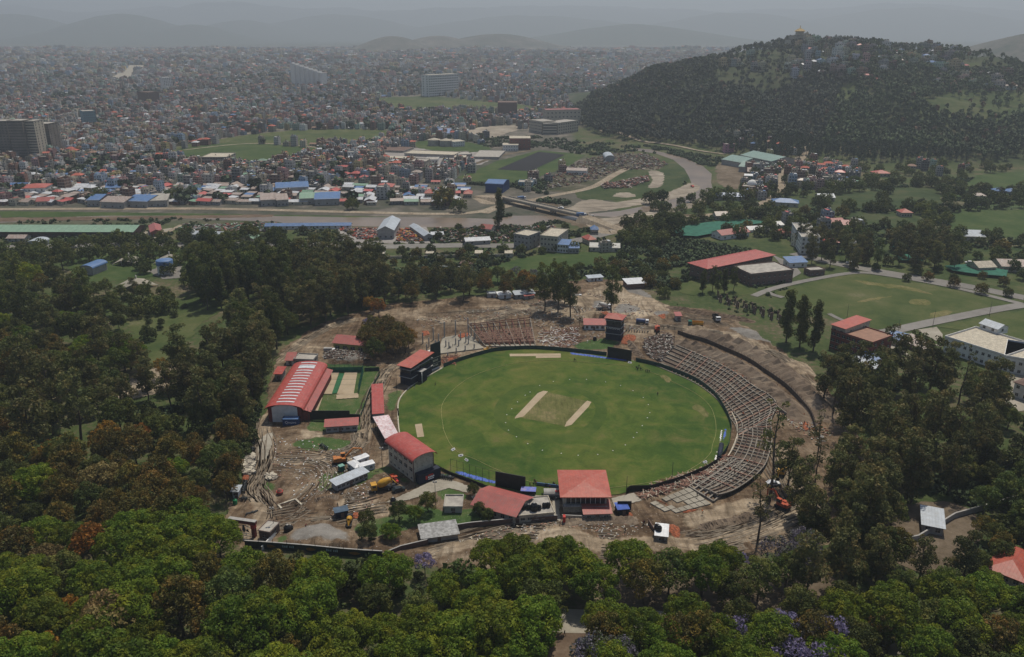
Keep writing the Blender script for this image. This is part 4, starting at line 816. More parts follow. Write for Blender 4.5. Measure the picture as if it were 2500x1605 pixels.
WC=[("grey",(.36,.345,.32),5),("brick red",(.27,.155,.12),3),("cream",(.56,.5,.38),4),("pink",(.52,.30,.28),2),("white",(.66,.65,.62),4),("pale green",(.36,.47,.38),1.2),("pale blue",(.33,.42,.52),1.5),("yellow",(.55,.45,.22),1.2),("orange brown",(.38,.24,.16),1),("dark grey",(.2,.195,.19),2)]
RC=[("red",(.42,.12,.085)),("blue",(.10,.17,.30)),("rusty",(.27,.17,.125)),("silver",(.52,.54,.56)),("dull green",(.2,.28,.22))]
WORDS=["","one","two","three","four","five","six","seven","eight"]
HP=[]
for i,(w_,d,fl,rf)in enumerate([(9,10,3,'flat'),(8,9,4,'flat'),(11,9,3,'flat'),(9,8,5,'flat'),(10,11,2,'flat'),(12,9,4,'flat'),(9,9,2,'hip'),(10,8,3,'hip'),(11,8,1,'gable'),(8,8,3,'gable'),(9,9,2,'flat'),(8,11,4,'flat')]):HP.append((hquads(w_,d,fl,rf,seed=i),fl,rf))
SHP=[(hquads(w_,d,1,rf,nwx=2,nwy=1,band=False,seed=i+50),1,rf)for i,(w_,d,rf)in enumerate([(16,10,'gable'),(12,9,'shed'),(20,11,'gable'),(10,8,'shed'),(14,12,'gable')])]
M_wallobj=Mattr("painted house wall",.85,True,.35);M_win=M2("dark window glass",(.03,.035,.045),(.015,.018,.02),1,.25,spec=.5);M_croof=M2("concrete roof slab",(.40,.375,.33),(.27,.25,.225),.35,.9,world=True)
M_black=M2("black plastic tank",(.015,.015,.017),None,1,.4);M_trim=M2("pale concrete trim",(.5,.48,.43),None,.6,.85)
TIN={"red":Mtin("red tin roof",(.42,.085,.07),(.30,.09,.06),amt=.25),"blue":Mtin("blue tin roof",(.075,.16,.34),(.15,.19,.24),amt=.45),"rusty":Mtin("rusty tin roof",(.38,.33,.29),(.2,.095,.055),amt=.75),"silver":Mtin("silver tin roof",(.56,.58,.6),(.33,.27,.23),amt=.4,rough=.35),"dull green":Mtin("green tin roof",(.17,.30,.2),(.22,.25,.2),amt=.3)}
HM={}
def hmesh(pi,rc,protos,nm):
 k=(nm,pi,rc)
 if k not in HM:
  (V,Q,K),fl,rf=protos[pi];o=npmesh(nm,V,Q,[M_wallobj,M_win,M_croof,M_black,M_trim,TIN[rc]],matidx=K,parent='none');HM[k]=o.data
 return HM[k]
def merge(V0,Q0,X,Y,Z,rz,S,dz=None):
 n=len(X);c,s_=np.cos(rz),np.sin(rz);vx=V0[None,:,0]*S[:,None];vy=V0[None,:,1]*S[:,None]
 V=np.stack([vx*c[:,None]-vy*s_[:,None]+X[:,None],vx*s_[:,None]+vy*c[:,None]+Y[:,None],V0[None,:,2]*(S if dz is None else dz)[:,None]+Z[:,None]],-1).reshape(-1,3)
 return V,(Q0[None]+np.arange(n)[:,None,None]*len(V0)).reshape(-1,Q0.shape[1])
def catV(parts):
 Vs,Qs,Cs=[],[],[];o=0
 for V,Q,C in parts:Vs.append(V);Qs.append(Q+o);Cs.append(C);o+=len(V)
 return np.concatenate(Vs),np.concatenate(Qs),np.concatenate(Cs)
def hit(u,v):
 a,b,c=ray(u,v);t=300.0
 while t<9000:
  x,y,z=a*t,b*t,CH+c*t
  if z<hz(x,y):return x,y,hz(x,y)
  t+=6+t*.003
 return None
cz,cs=[w_ for _,_,w_ in WC],None
g=np.random.default_rng(5)
def scatter(x0,x1,y0,y1,gap,jit=.18):
 """rows of plots whose street direction drifts from district to district"""
 gx,gy=np.meshgrid(np.arange(x0,x1,gap),np.arange(y0,y1,gap*.9));gx=gx.ravel();gy=gy.ravel()
 a=.5*nz(gx,gy,260,1.0);X=gx+nz(gx,gy,90,2)*14+g.uniform(-jit,jit,gx.size)*gap;Y=gy+nz(gx,gy,110,7)*14+g.uniform(-jit,jit,gx.size)*gap
 return X,Y,a+g.normal(size=gx.size)*.06
def town_ok(X,Y):
 u,v=tpx(X,Y);ok=(u>-160)&(u<2660)
 lim=np.interp(u,[-200,1125,1150,1200,1390,1440,2700],[500,500,440,325,300,272,60]);ok&=v<lim
 h=height(X,Y);hillm=(X>60)&(Y<2700)&(h>3)&(Y<np.interp(X,RX,RY)+600)&(u>1385);ok&=~hillm
 for P in NOHOUSE:
  if max(p[1]for p in P)>640:ok&=~inside(X,Y,P)
 return ok,h
ALLH=[]
for(y0,y1,gap)in((640,1300,11.8),(1300,1900,14),(1900,2700,18)):
 X,Y,A=scatter(-.72*y1-50,.5*y1,y0,y1,gap);ok,h=town_ok(X,Y);dens=.5+.5*nz(X,Y,130,3);ok&=g.random(X.size)<np.where(dens>.28,.95,.45)
 ALLH.append(np.stack([X[ok],Y[ok],h[ok],A[ok]],1))
#villages
vil=[]
for poly,pr_,gap in((pc(DD,(1740,400),(1900,385),(2010,390),(2010,440),(1930,455),(1850,440),(1790,470),(1720,470)),.8,14),(pc(DD,(2050,392),(2260,388),(2270,415),(2060,420)),.45,18),(pc(DD,(1700,340),(1800,360),(1900,375),(1880,385),(1760,372)),.6,15),(pc(E6,(1040,690),(1240,690),(1230,790),(880,850),(620,860),(800,740)),.45,13),(pc(E6,(1200,620),(1440,570),(1500,680),(1300,760)),.22,15),(pc(DD,(430,555),(660,545),(660,570),(430,575)),.15,18),(pc(DD,(880,560),(1200,545),(1200,575),(880,575)),.15,17),(pc(E1,(2050,20),(2399,20),(2399,60),(2060,60)),.2,22),(pc(DD,(1230,575),(1450,545),(1440,590),(1240,590)),.3,15),(pc(E1,(820,160),(1080,160),(1350,200),(1300,380),(950,360),(820,260)),.3,17)):
 P=gpoly(poly);xs=[p.x for p in P];yv=[p.y for p in P];X,Y,A=scatter(min(xs),max(xs),min(yv),max(yv),gap);ok=inside(X,Y,P)&(g.random(X.size)<pr_)
 for q in NOHOUSE:ok&=~inside(X,Y,q)
 vil.append(np.stack([X[ok],Y[ok],np.maximum(0,height(X[ok],Y[ok])),A[ok]],1))
H=np.concatenate(ALLH+vil);H=H[np.argsort(np.hypot(H[:,0],H[:,1]))]
#front strip along the river road holds sheds and workshops
u_,v_=tpx(H[:,0],H[:,1]);shed=(v_>455)&(u_<1200)&(g.random(len(H))<.8)
SHD=H[shed];H=H[~shed];SHD=SHD[:280]
pi=g.choice(len(HP),len(H),p=np.array([3,3,2,1,2,1.5,1,.8,1.2,.7,2,2])/20.2);ci=g.choice(len(WC),len(H),p=np.array(cz)/sum(cz));ri=g.choice(5,len(H),p=[.36,.09,.3,.2,.05]);sc=g.uniform(.7,1.02,len(H))
col=np.array([c for _,c,_ in WC])[ci]*g.uniform(.6,1.1,(len(H),1));rcol=np.array([c for _,c in RC])[ri]
def band_label(i,X,Y,u,rows):return i
NI=300
def rowrank(X,Y,nrow):
 """row number from the front and place from the left in that row"""
 n=len(X);o=np.argsort(Y);r=np.zeros(n,int);c=np.zeros(n,int);per=math.ceil(n/nrow)
 for k in range(nrow):
  s_=o[k*per:(k+1)*per];s2=s_[np.argsort(X[s_]/Y[s_])];r[s2]=k+1;c[s2]=np.arange(1,len(s2)+1)
 return r,c
R1,C1_=rowrank(H[:NI,0],H[:NI,1],12)
for i in range(NI):
 x,y,z,a=H[i];(dat,fl,rf)=HP[pi[i]];rc=RC[ri[i]][0];o=bpy.data.objects.new("town_house",hmesh(pi[i],rc,HP,"town_house"));link(o)
 o.location=(x,y,z);o.rotation_euler=(0,0,a);o.scale=(sc[i],)*3;o.color=(*col[i],1)
 tag(o,f"{WC[ci[i]][0]} {WORDS[fl]}-storey house with {'flat' if rf == 'flat' else rc} roof, {ordn(int(R1[i]))} row from front, {ordn(int(C1_[i]))} from left","house","houses of the town nearest the river")
R1,C1_=rowrank(SHD[:,0],SHD[:,1],4)
for i in range(len(SHD)):
 x,y,z,a=SHD[i];k=int(g.integers(len(SHP)));rc=RC[int(g.choice(5,p=[.12,.12,.38,.33,.05]))][0];o=bpy.data.objects.new("workshop_shed",hmesh(k,rc,SHP,"workshop_shed"));link(o)
 o.location=(x,y,z+.05);o.rotation_euler=(0,0,a+(1.57 if g.random()<.3 else 0));s_=g.uniform(.7,.95);o.scale=(s_,s_,g.uniform(.9,1.3));o.color=(*(np.array(WC[int(g.choice([0,1,9,2]))][1])*.9),1)
 tag(o,f"low workshop with {rc} tin roof along the river road, {ordn(int(R1[i]))} row, {ordn(int(C1_[i]))} from left","shed","workshops along the river road")
parts_=[]
def colors(K,col,rcol):
 n=len(col);C=np.zeros((n,len(K),3));roofc=np.array((.37,.35,.31))*g.uniform(.75,1.3,(n,1))
 for k,v in((0,col),(1,np.full((n,3),.035)),(2,roofc),(3,np.full((n,3),.02)),(4,np.minimum(.75,col*1.15+.05)),(5,rcol)):C[:,K==k]=v[:,None,:]
 return C.reshape(-1,3)
for k in range(len(HP)):
 (V0,Q0,K),fl,rf=HP[k];s_=np.where((pi==k)&(np.arange(len(H))>=NI))[0]
 if len(s_)==0:continue
 V,Q=merge(V0,Q0,H[s_,0],H[s_,1],H[s_,2],H[s_,3],sc[s_]);parts_.append((V,Q,colors(K,col[s_],rcol[s_])))
V,Q,C=catV(parts_);M_attr=Mattr("far house paint",.85)
o=npmesh("town_houses",V,Q,M_attr,C);tag(o,"dense far town of many small flat-roofed houses spreading to the hazy hills","houses",None,"stuff")
print("HOUSES",len(H))
#beyond: blocks only
parts_=[];far_prot=[hquads(11,11,3,'flat',win=False,band=False,seed=1),hquads(14,10,4,'flat',win=False,band=False,seed=2),hquads(10,9,2,'gable',win=False,band=False,seed=3)]
for(y0,y1,gap)in((2700,3800,23),(3800,5200,31),(5200,7300,46)):
 X,Y,A=scatter(-.74*y1,.74*y1,y0,y1,gap,.4);ok,h=town_ok(X,Y);dens=.5+.5*nz(X,Y,420,3)+.3*nz(X,Y,130,8);ok&=g.random(X.size)<np.where(dens>.3,.9,.25)
 for cx,cy,cz_,wx,dy_ in FHX:ok&=((X-cx)/wx)**2+((Y-cy)/dy_)**2>1.3
 X,Y,A,h=X[ok],Y[ok],A[ok],h[ok];kk=g.integers(0,3,len(X))
 for k in range(3):
  s_=kk==k;V0,Q0,K=far_prot[k];n_=s_.sum();V,Q=merge(V0,Q0,X[s_],Y[s_],h[s_],A[s_],np.full(n_,gap/20)*g.uniform(.8,1.2,n_),g.uniform(.8,1.5,n_))
  cc=np.array([c for _,c,_ in WC])[g.choice(len(WC),n_,p=np.array(cz)/sum(cz))]*g.uniform(.8,1.2,(n_,1));rr=np.array([c for _,c in RC])[g.choice(5,n_,p=[.42,.06,.25,.22,.05])];parts_.append((V,Q,colors(K,cc,rr)))
V,Q,C=catV(parts_);o=npmesh("distant_houses",V,Q,M_attr,C);tag(o,"very distant hazy sprawl of the city reaching the foot of the far hills","houses",None,"stuff")
#stuff trees: town and hill
def lite(seed,R_,H_,zc,n,size):
 g2=np.random.default_rng(seed);d=g2.normal(size=(n,3));d[:,2]=d[:,2]*.8+.3;d/=np.linalg.norm(d,axis=1)[:,None];c=d*(R_,R_,H_)*g2.uniform(.6,1.1,(n,1));c[:,2]+=zc
 nn=d+g2.normal(size=d.shape)*.5;t=np.cross(nn,g2.normal(size=d.shape));t/=np.linalg.norm(t,axis=1)[:,None];b=np.cross(nn,t);b/=np.linalg.norm(b,axis=1)[:,None];s_=size*g2.uniform(.7,1.3,(n,1))
 return np.stack([c-t*s_,c-b*s_,c+t*s_,c+b*s_],1).reshape(-1,3),np.arange(4*n).reshape(-1,4)
def stufftrees(name,X,Y,Z,protos,S,cols,label,mat,cat="trees"):
 parts_=[];kk=g.integers(0,len(protos),len(X))
 for k,(V0,Q0)in enumerate(protos):
  s_=kk==k;V,Q=merge(V0,Q0,X[s_],Y[s_],Z[s_],g.uniform(0,6.28,s_.sum()),S[s_]);C=np.repeat(cols[s_],len(Q0),0)*g.uniform(.8,1.2,(len(Q),1));parts_.append((V,Q,C))
 V,Q,C=catV(parts_);o=npmesh(name,V,Q,mat,C);tag(o,label,cat,None,"stuff");return o
M_fl=Mattr("far foliage",.8,False,.3,.15)
LP=[lite(s_,4,3.6,5,42,1.5)for s_ in range(4)]
X=g.uniform(-2400,1800,60000);Y=640+3800*g.random(60000)**1.3;dn=.5+.5*nz(X,Y,170,6)+.35*nz(X,Y,60,2);ok,h=town_ok(X,Y);ok&=(dn>.74)|(g.random(X.size)<.07);X,Y,h=X[ok],Y[ok],h[ok]
X,Y,h=X[:13000],Y[:13000],h[:13000];c0=np.array((.045,.065,.03))*g.uniform(.6,1.4,(len(X),1))
stufftrees("town_trees",X,Y,h,LP,g.uniform(.8,1.5,len(X))*(1+.12*sst((Y-1500)/1500)),c0,"scattered dark green trees and groves among the far houses",M_fl)
#low bushes everywhere in the middle distance
def bushes(polys,n,s0,s1,name,label,col=(.05,.075,.03)):
 Xs,Ys=[],[]
 for poly in polys:
  P=gpoly(poly);xs=[p.x for p in P];yv=[p.y for p in P];a=g.uniform(min(xs),max(xs),n);b=g.uniform(min(yv),max(yv),n);k=inside(a,b,P)&(nz(a,b,14,2)+.6*nz(a,b,40,5)>-.1)
  for q in ROADP:k&=~inside(a,b,q)
  Xs.append(a[k]);Ys.append(b[k])
 a=np.concatenate(Xs);b=np.concatenate(Ys);LB=[lite(s_+9,1.5,1.2,.7,26,.62)for s_ in range(3)]
 return stufftrees(name,a,b,np.maximum(0,height(a,b)),LB,g.uniform(s0,s1,len(a)),np.array(col)*g.uniform(.6,1.5,(len(a),1)),label,M_fl,"bushes")
ROADP=[P for P in NOTREE[:]]
bushes([pc(DD,(0,515),(400,512),(640,512),(640,570),(0,580)),pc(DD,(640,540),(1400,540),(1440,590),(640,590)),pc(DD,(1180,500),(1420,520),(1420,560),(1100,540))],1500,.5,1.3,"riverside_bushes","rank bushes and weeds along the river banks and yards")
bushes([pc(DD,(860,600),(1420,590),(1560,600),(1560,680),(1400,660),(1000,690),(860,690)),pc(DD,(1440,540),(1800,590),(1700,680),(1560,690),(1450,600))],3200,.5,1.5,"scrub_bushes","scrubby bushes covering the slope between the grey road and the site")
bushes([pc(DD,(1050,330),(1250,320),(1500,345),(1560,360),(1400,365),(1330,360),(1100,345)),pc(E6,(950,760),(1250,700),(1300,800),(900,880),(300,800)),pc(E6,(780,920),(1100,900),(1250,880),(1000,990)),pc(E6,(1800,640),(1990,640),(2020,790),(1850,850),(1750,880)),pc(DD,(1500,340),(1700,375),(1700,400),(1640,390))],2200,.7,1.9,"flood_plain_bushes","low green scrub covering the river bend and the hill foot")
bushes([pc(DD,(1440,510),(1750,500),(2150,430),(2450,400),(2450,620),(2000,600),(1800,560),(1560,560))],11000,.5,1.5,"farmland_bushes","hedges and bushes over the farm plots on the right",(.05,.08,.028))
bushes([pc(DD,(1680,690),(1800,640),(1900,700),(1830,760),(1700,730))],420,.4,1.1,"pillar_field_bushes","weeds and bushes between the pillar stubs left of the poplars")
bushes([[(1990,860),(2300,900),(2250,960),(2050,940)],[(2250,1180),(2560,1080),(2600,1420),(2420,1440),(2330,1300)],[(520,1240),(610,1080),(650,960),(600,940),(330,1010),(330,1100),(560,1120)],[(880,1330),(1100,1290),(1180,1300),(1000,1370),(900,1360)]],2400,.4,1.1,"undergrowth","undergrowth of weeds and bushes at the edges of the woods")
#hill
n0=90000;X=g.uniform(60,1900,n0);Y=g.uniform(980,2100,n0);h=height(X,Y);yr=np.interp(X,RX,RY);u,v=tpx(X,Y,h);k=(h>1.5)&(Y<yr+120)&(u>1370)&(u<2700)
tt_=(Y-np.interp(X,BX,BY))/(yr-np.interp(X,BX,BY));X,Y,h,u,v,tt_=X[k],Y[k],h[k],u[k],v[k],tt_[k]
MEADH=[pc(DD,(2150,240),(2240,215),(2420,215),(2420,275),(2280,290),(2180,270)),pc(DD,(1955,205),(2010,195),(2010,225),(1985,245),(1955,235)),pc(DD,(1880,130),(2100,140),(2090,150),(1900,142)),pc(DD,(2170,160),(2300,150),(2260,175))]
keep=np.ones(len(X),bool)
for q in MEADH:keep&=~(inside(u,v,q)&(g.random(len(X))<.93))
keep&=g.random(len(X))<np.where((tt_>.62)&(u>1750),.13,1.0)*np.where(nz(X,Y,60,3)>-.85,1,.3)
strp=gpoly(pc(DD,(1870,330),(1900,330),(1905,380),(1870,380)));X,Y,h,u,v,tt_=[q[keep]for q in(X,Y,h,u,v,tt_)]
cell={};sel=[]
for i in range(len(X)):
 kx=(int(X[i]/6.6),int(Y[i]/6.6))
 if kx in cell:continue
 cell[kx]=1;sel.append(i)
X,Y,h,u,v,tt_=[q[sel]for q in(X,Y,h,u,v,tt_)];print("HILL TREES",len(X))
od=np.argsort(np.hypot(X,Y)+4000*((u>2510)|(tt_>.6)));near,rest=od[:260],od[260:]
r_,c_=rowrank(X[near],Y[near],8)
for j,i in enumerate(near):
 V_=PROTO['pine'][j%2];e=thing("pine_tree",f"dark pine at the foot of the forested hill, {ordn(int(r_[j]))} row, {ordn(int(c_[j]))} from left","tree",(float(X[i]),float(Y[i]),float(h[i])),rnd.uniform(0,6.28),"pines at the hill foot");s_=rnd.uniform(.75,1.1);e.scale=(s_,s_,s_)
 link(bpy.data.objects.new("trunk",V_[1]),e);link(bpy.data.objects.new("crown",V_[0]),e)
def pinelite(s_):
 V,Q=lite(s_,3.1,4.0,8.5,36,1.3);tq=[(-.25,0,-1),(.25,0,-1),(.18,0,9),(-.18,0,9),(0,-.25,-1),(0,.25,-1),(0,.18,9),(0,-.18,9)]
 return np.concatenate([V,np.array(tq,float)]),np.concatenate([Q,np.array([[0,1,2,3],[4,5,6,7]])+len(V)])
grey=(u[rest]<2070-0.4*(v[rest]-200));c0=np.where(grey[:,None],np.array((.055,.066,.042)),np.array((.062,.088,.034)))*g.uniform(.7,1.3,(len(rest),1))
c0=np.where(((tt_[rest]>.6)&(g.random(len(rest))<.25))[:,None],np.array((.06,.075,.028)),c0)
c0=c0*(1.1+.35*nz(X[rest],Y[rest],110,4.0))[:,None];c0=np.where((g.random(len(rest))<.02)[:,None],np.array((.16,.10,.06)),c0)
stufftrees("hill_forest",X[rest],Y[rest],h[rest],[pinelite(s_)for s_ in range(4)],g.uniform(.75,1.2,len(rest)),c0,"dark pine forest covering the big hill on the right",M_fl,"forest")
#houses on the hill
HH=[]
for poly,n_ in((pc(DD,(1930,100),(2110,112),(2260,122),(2260,165),(2100,170),(1930,170),(1850,160),(1850,110)),95),(pc(DD,(1840,150),(2080,170),(2060,195),(1840,185)),26),(pc(DD,(2150,150),(2399,170),(2399,215),(2200,215)),30),(pc(DD,(1640,165),(1760,140),(1840,160),(1660,195)),8),(pc(DD,(1870,96),(1990,104),(2000,112),(1880,112)),8)):
 k=0
 for _ in range(n_*6):
  if k>=n_:break
  uu,vv=rnd.uniform(min(p[0]for p in poly),max(p[0]for p in poly)),rnd.uniform(min(p[1]for p in poly),max(p[1]for p in poly))
  if not inside(np.array([uu]),np.array([vv]),poly)[0]:continue
  q=hit(uu,vv)
  if q is None or q[1]>2000 or any((q[0]-b[0])**2+(q[1]-b[1])**2<140 for b in HH):continue
  HH.append(q);k+=1
hx=np.array([q[0]for q in HH]);hy=np.array([q[1]for q in HH]);R1,C1_=rowrank(hx,hy,7)
for i,q in enumerate(HH):
 k=rnd.choice([0,1,2,4,6,10,11,8]);wi=rnd.choices(range(len(WC)),[w_ for _,_,w_ in WC])[0];rc=rnd.choice(["red","silver","rusty","blue"]);o=bpy.data.objects.new("hill_house",hmesh(k,rc,HP,"hill_house"));link(o)
 o.location=q;o.rotation_euler=(0,0,rnd.uniform(-.5,.5));s_=rnd.uniform(1.0,1.4);o.scale=(s_,)*3;o.color=(*[c*rnd.uniform(.75,1.0)for c in WC[wi][1]],1)
 tag(o,f"{WC[wi][0]} {WORDS[HP[k][1]]}-storey house on the hilltop, {ordn(int(R1[i]))} row up, {ordn(int(C1_[i]))} from left","house","houses on the hilltop")
#building kit
M_cream=M2("cream plaster",(.52,.47,.37),(.38,.34,.27),.5,.85,c3=(.26,.24,.2));M_white=M2("white plaster",(.72,.71,.68),(.58,.57,.54),.4,.8);M_grey=M2("grey plaster",(.36,.35,.33),(.27,.26,.245),.5,.85)
M_brick=M2("red brick",(.24,.10,.075),(.17,.075,.06),1.2,.9);M_dbrick=M2("dark brown brick",(.17,.11,.09),(.115,.078,.064),1,.9);M_yel=M2("faded yellow wall",(.34,.32,.10),(.26,.25,.09),.6,.85)
M_maroon=M2("maroon wall",(.20,.05,.045),(.15,.04,.035),.8,.8);M_dnet=M2("dark blue banner cloth",(.018,.024,.045),(.01,.014,.025),.5,.7);M_blk=M2("black sight screen boarding",(.012,.012,.013),(.02,.02,.02),.6,.6)
M_red=Mtin("bright red roof sheet",(.36,.062,.048),(.34,.13,.11),pitch=1.0,amt=.5);M_red2=Mtin("faded red roof sheet",(.34,.085,.07),(.23,.10,.085),pitch=.8,amt=.6);M_red3=Mtin("orange red roof sheet",(.38,.085,.055),(.36,.14,.105),pitch=.9,amt=.5)
M_pink=Mtin("bleached pink roof sheet",(.72,.62,.62),(.45,.16,.15),pitch=1.1,amt=.6,rough=.35);M_silver=Mtin("grey tin sheet",(.42,.46,.5),(.34,.34,.34),pitch=.9,amt=.4,rough=.35);M_blue=TIN["blue"];M_green=Mtin("pale green roof sheet",(.20,.32,.22),(.25,.32,.25),pitch=4,amt=.4)
M_rust=TIN["rusty"];M_skylight=M2("translucent skylight sheet",(.62,.64,.65),(.5,.52,.53),.8,.3,spec=.6);M_rebar=M2("rusty formwork steel",(.17,.065,.045),(.11,.05,.04),.8,.85);M_beam=M2("new cast concrete",(.26,.23,.19),(.18,.16,.135),.6,.9,world=True)  # skylight strips are a pale silver-grey sheet without emission
M_wood=M2("pale timber",(.36,.22,.16),(.24,.13,.095),.8,.85);M_steel=M2("dark painted steel",(.03,.03,.032),None,1,.5);M_orange=M2("orange bricks",(.38,.115,.05),(.13,.05,.03),1.3,.9,world=True);M_tarpb=M2("blue tarpaulin",(.06,.12,.45),(.035,.08,.3),.6,.5)
M_wtarp=M2("white tarpaulin",(.74,.73,.7),(.6,.59,.57),.5,.6);M_gfence=M2("green fence cloth",(.035,.07,.055),(.022,.048,.038),.4,.8,world=True);M_yellow=M2("yellow machine paint",(.55,.30,.03),(.4,.2,.03),1,.5);M_mred=M2("orange red machine paint",(.45,.08,.03),(.3,.06,.03),1,.5)
M_rubber=M2("black rubber",(.02,.02,.02),None,1,.9);M_vwhite=M2("white vehicle paint",(.68,.69,.7),(.55,.56,.57),.6,.4);M_glass=M2("dark cab glass",(.02,.028,.035),None,1,.15,spec=.6);M_gold=M2("gilded roof",(.35,.24,.07),(.28,.18,.05),.5,.7,0)
M_redp=M2("red paint",(.5,.05,.04),None,1,.5);M_gnet=M2("green net cloth",(.02,.12,.08),(.012,.08,.055),.4,.8);M_text=M2("white sign lettering",(.8,.8,.8),None,1,.7)
WINM={}
def winmesh(w_,h_):
 k=(round(w_,1),round(h_,1))
 if k not in WINM:
  mb=MB();mb.box(-w_/2,w_/2,-.05,.1,0,h_,0);mb.box(-w_/2-.1,w_/2+.1,-.16,.1,-.12,-.01,1);mb.box(-.04,.04,-.08,-.05,0,h_,1);mb.box(-w_/2,w_/2,-.081,-.051,h_*.62,h_*.66,1)
  o=mb.build("window",[M_win,M_trim]);COL.unlink(o);WINM[k]=o.data
 return WINM[k]
def frame(A,B):
 d=B-A;return Vector((A.x,A.y,0)),math.atan2(d.y,d.x),math.hypot(d.x,d.y)
def windows(t,W,D,floors,nf,ns,fh=3.0,ww=1.3,wh=1.3,z0=1.0,sides='FLR',base=0):
 for f in range(floors):
  z=base+f*fh+z0
  for sd_,n_ in(('F',nf),('L',ns),('R',ns),('B',nf)):
   if sd_ not in sides or n_==0:continue
   L=W if sd_ in 'FB' else D
   for i in range(n_):
    p=L*(i+.5)/n_;o=bpy.data.objects.new("window",winmesh(ww,wh));link(o,t)
    if sd_=='F':o.location=(p,-.02,z)
    elif sd_=='B':o.location=(p,D+.02,z);o.rotation_euler.z=math.pi
    elif sd_=='L':o.location=(-.02,p,z);o.rotation_euler.z=-math.pi/2
    else:o.location=(W+.02,p,z);o.rotation_euler.z=math.pi/2
def bldg(name,label,A,B,D,h,wall,roof,roofm,floors=1,nf=3,ns=2,o=.6,rise=1.6,cat="building",group=None,z=0,ww=1.3,wh=1.3,fh=None,sides='FLR',parapet=.7,W=None,extra=None,worldpts=False,door=True):
 if not worldpts:A,B=at(*A),at(*B)
 loc,rz,L=frame(A,B);W=W or L;loc.z=z;t=thing(name,label,cat,loc,rz,group);fh=fh or h/floors
 mb=MB();mb.box(0,W,0,D,-.5,h,0)
 if roof=='flat':
  mb.build("wall",wall,t);r=MB();p=parapet;e=.25
  r.box(-e,W+e,-e,D+e,h,h+.18,0)
  if p:
   for b in((-e,W+e,-e,0,h+.18,h+p),(-e,W+e,D,D+e,h+.18,h+p),(-e,0,0,D,h+.18,h+p),(W,W+e,0,D,h+.18,h+p)):r.box(*b,1)
  r.build("roof",[roofm,wall],t)
 else:
  r=MB()
  if roof=='gable':
   ym=D/2
   for x in(0,W):mb.poly([(x,0,h),(x,D,h),(x,ym,h+rise)]if x else[(x,0,h),(x,ym,h+rise),(x,D,h)])
   for q in(0,.14):pass
   r.poly([(-o,-o,h+.02-.25),(W+o,-o,h+.02-.25),(W+o,ym,h+rise+.05),(-o,ym,h+rise+.05)]);r.poly([(W+o,D+o,h-.23),(-o,D+o,h-.23),(-o,ym,h+rise+.05),(W+o,ym,h+rise+.05)])
   r.poly([(-o,-o,h-.35),(-o,ym,h+rise-.07),(W+o,ym,h+rise-.07),(W+o,-o,h-.35)]);r.poly([(-o,D+o,h-.35),(W+o,D+o,h-.35),(W+o,ym,h+rise-.07),(-o,ym,h+rise-.07)])
  elif roof=='gabley':
   xm=W/2
   for y in(0,D):mb.poly([(0,y,h),(W,y,h),(xm,y,h+rise)])
   r.poly([(-o,-o,h-.23),(xm,-o,h+rise+.05),(xm,D+o,h+rise+.05),(-o,D+o,h-.23)]);r.poly([(xm,-o,h+rise+.05),(W+o,-o,h-.23),(W+o,D+o,h-.23),(xm,D+o,h+rise+.05)])
  elif roof=='hip':
   q=[(-o,-o),(W+o,-o),(W+o,D+o),(-o,D+o)];m_=min(W,D)/2
   a1,a2=((m_,D/2),(W-m_,D/2))if W>D else((W/2,m_),(W/2,D-m_));top=[(*a1,h+rise),(*a2,h+rise)]
   ev=[(*p,h-.1)for p in q]
   if W>D:r.poly([ev[0],ev[1],top[1],top[0]]);r.poly([ev[1],ev[2],top[1]]);r.poly([ev[2],ev[3],top[0],top[1]]);r.poly([ev[3],ev[0],top[0]])
   else:r.poly([ev[0],ev[1],top[0]]);r.poly([ev[1],ev[2],top[1],top[0]]);r.poly([ev[2],ev[3],top[1]]);r.poly([ev[3],ev[0],top[0],top[1]])
   for i in range(4):r.poly([ev[i],(*q[i],h-.4),(*q[(i+1)%4],h-.4),ev[(i+1)%4]])
  elif roof=='shed':
   mb.poly([(0,0,h),(0,D,h+rise),(0,D,h)]);mb.poly([(W,0,h),(W,D,h),(W,D,h+rise)]);mb.poly([(0,D,h),(0,D,h+rise),(W,D,h+rise),(W,D,h)])
   r.box(0,1,0,1,0,1,0,Matrix(((W+2*o,0,0,-o),(0,D+2*o,0,-o),(0,rise*(D+2*o)/D,.15,h-rise*o/D+.02),(0,0,0,1))))
  elif roof=='arch':
   n_=14;pts=[]
   for i in range(n_+1):
    a=math.pi*i/n_;x=W/2-(W/2+o)*math.cos(a);zz=h-.15+rise*math.sin(a)**.9;pts.append((x,zz))
   for i in range(n_):
    (x0,z0),(x1,z1)=pts[i],pts[i+1];r.poly([(x0,-o,z0),(x1,-o,z1),(x1,D+o,z1),(x0,D+o,z0)],smooth=True);r.poly([(x0,-o,z0-.18),(x0,D+o,z0-.18),(x1,D+o,z1-.18),(x1,-o,z1-.18)])
    for y in(-o,D+o):r.poly([(x0,y,z0-.18),(x1,y,z1-.18),(x1,y,z1),(x0,y,z0)])
    for y in(0,D):mb.poly([(max(0,x0),y,h),(min(W,x1),y,h),(min(W,x1),y,max(h,z1-.19)),(max(0,x0),y,max(h,z0-.19))])
  mb.build("wall",wall,t);r.build("roof",roofm,t)
 if nf or ns:windows(t,W,D,floors,nf,ns,fh,ww,wh,sides=sides)
 if door:
  d_=MB();d_.box(W*.42,W*.42+1.1,-.1,.05,0,2.1);d_.build("door",M_dbrick,t)
 return t
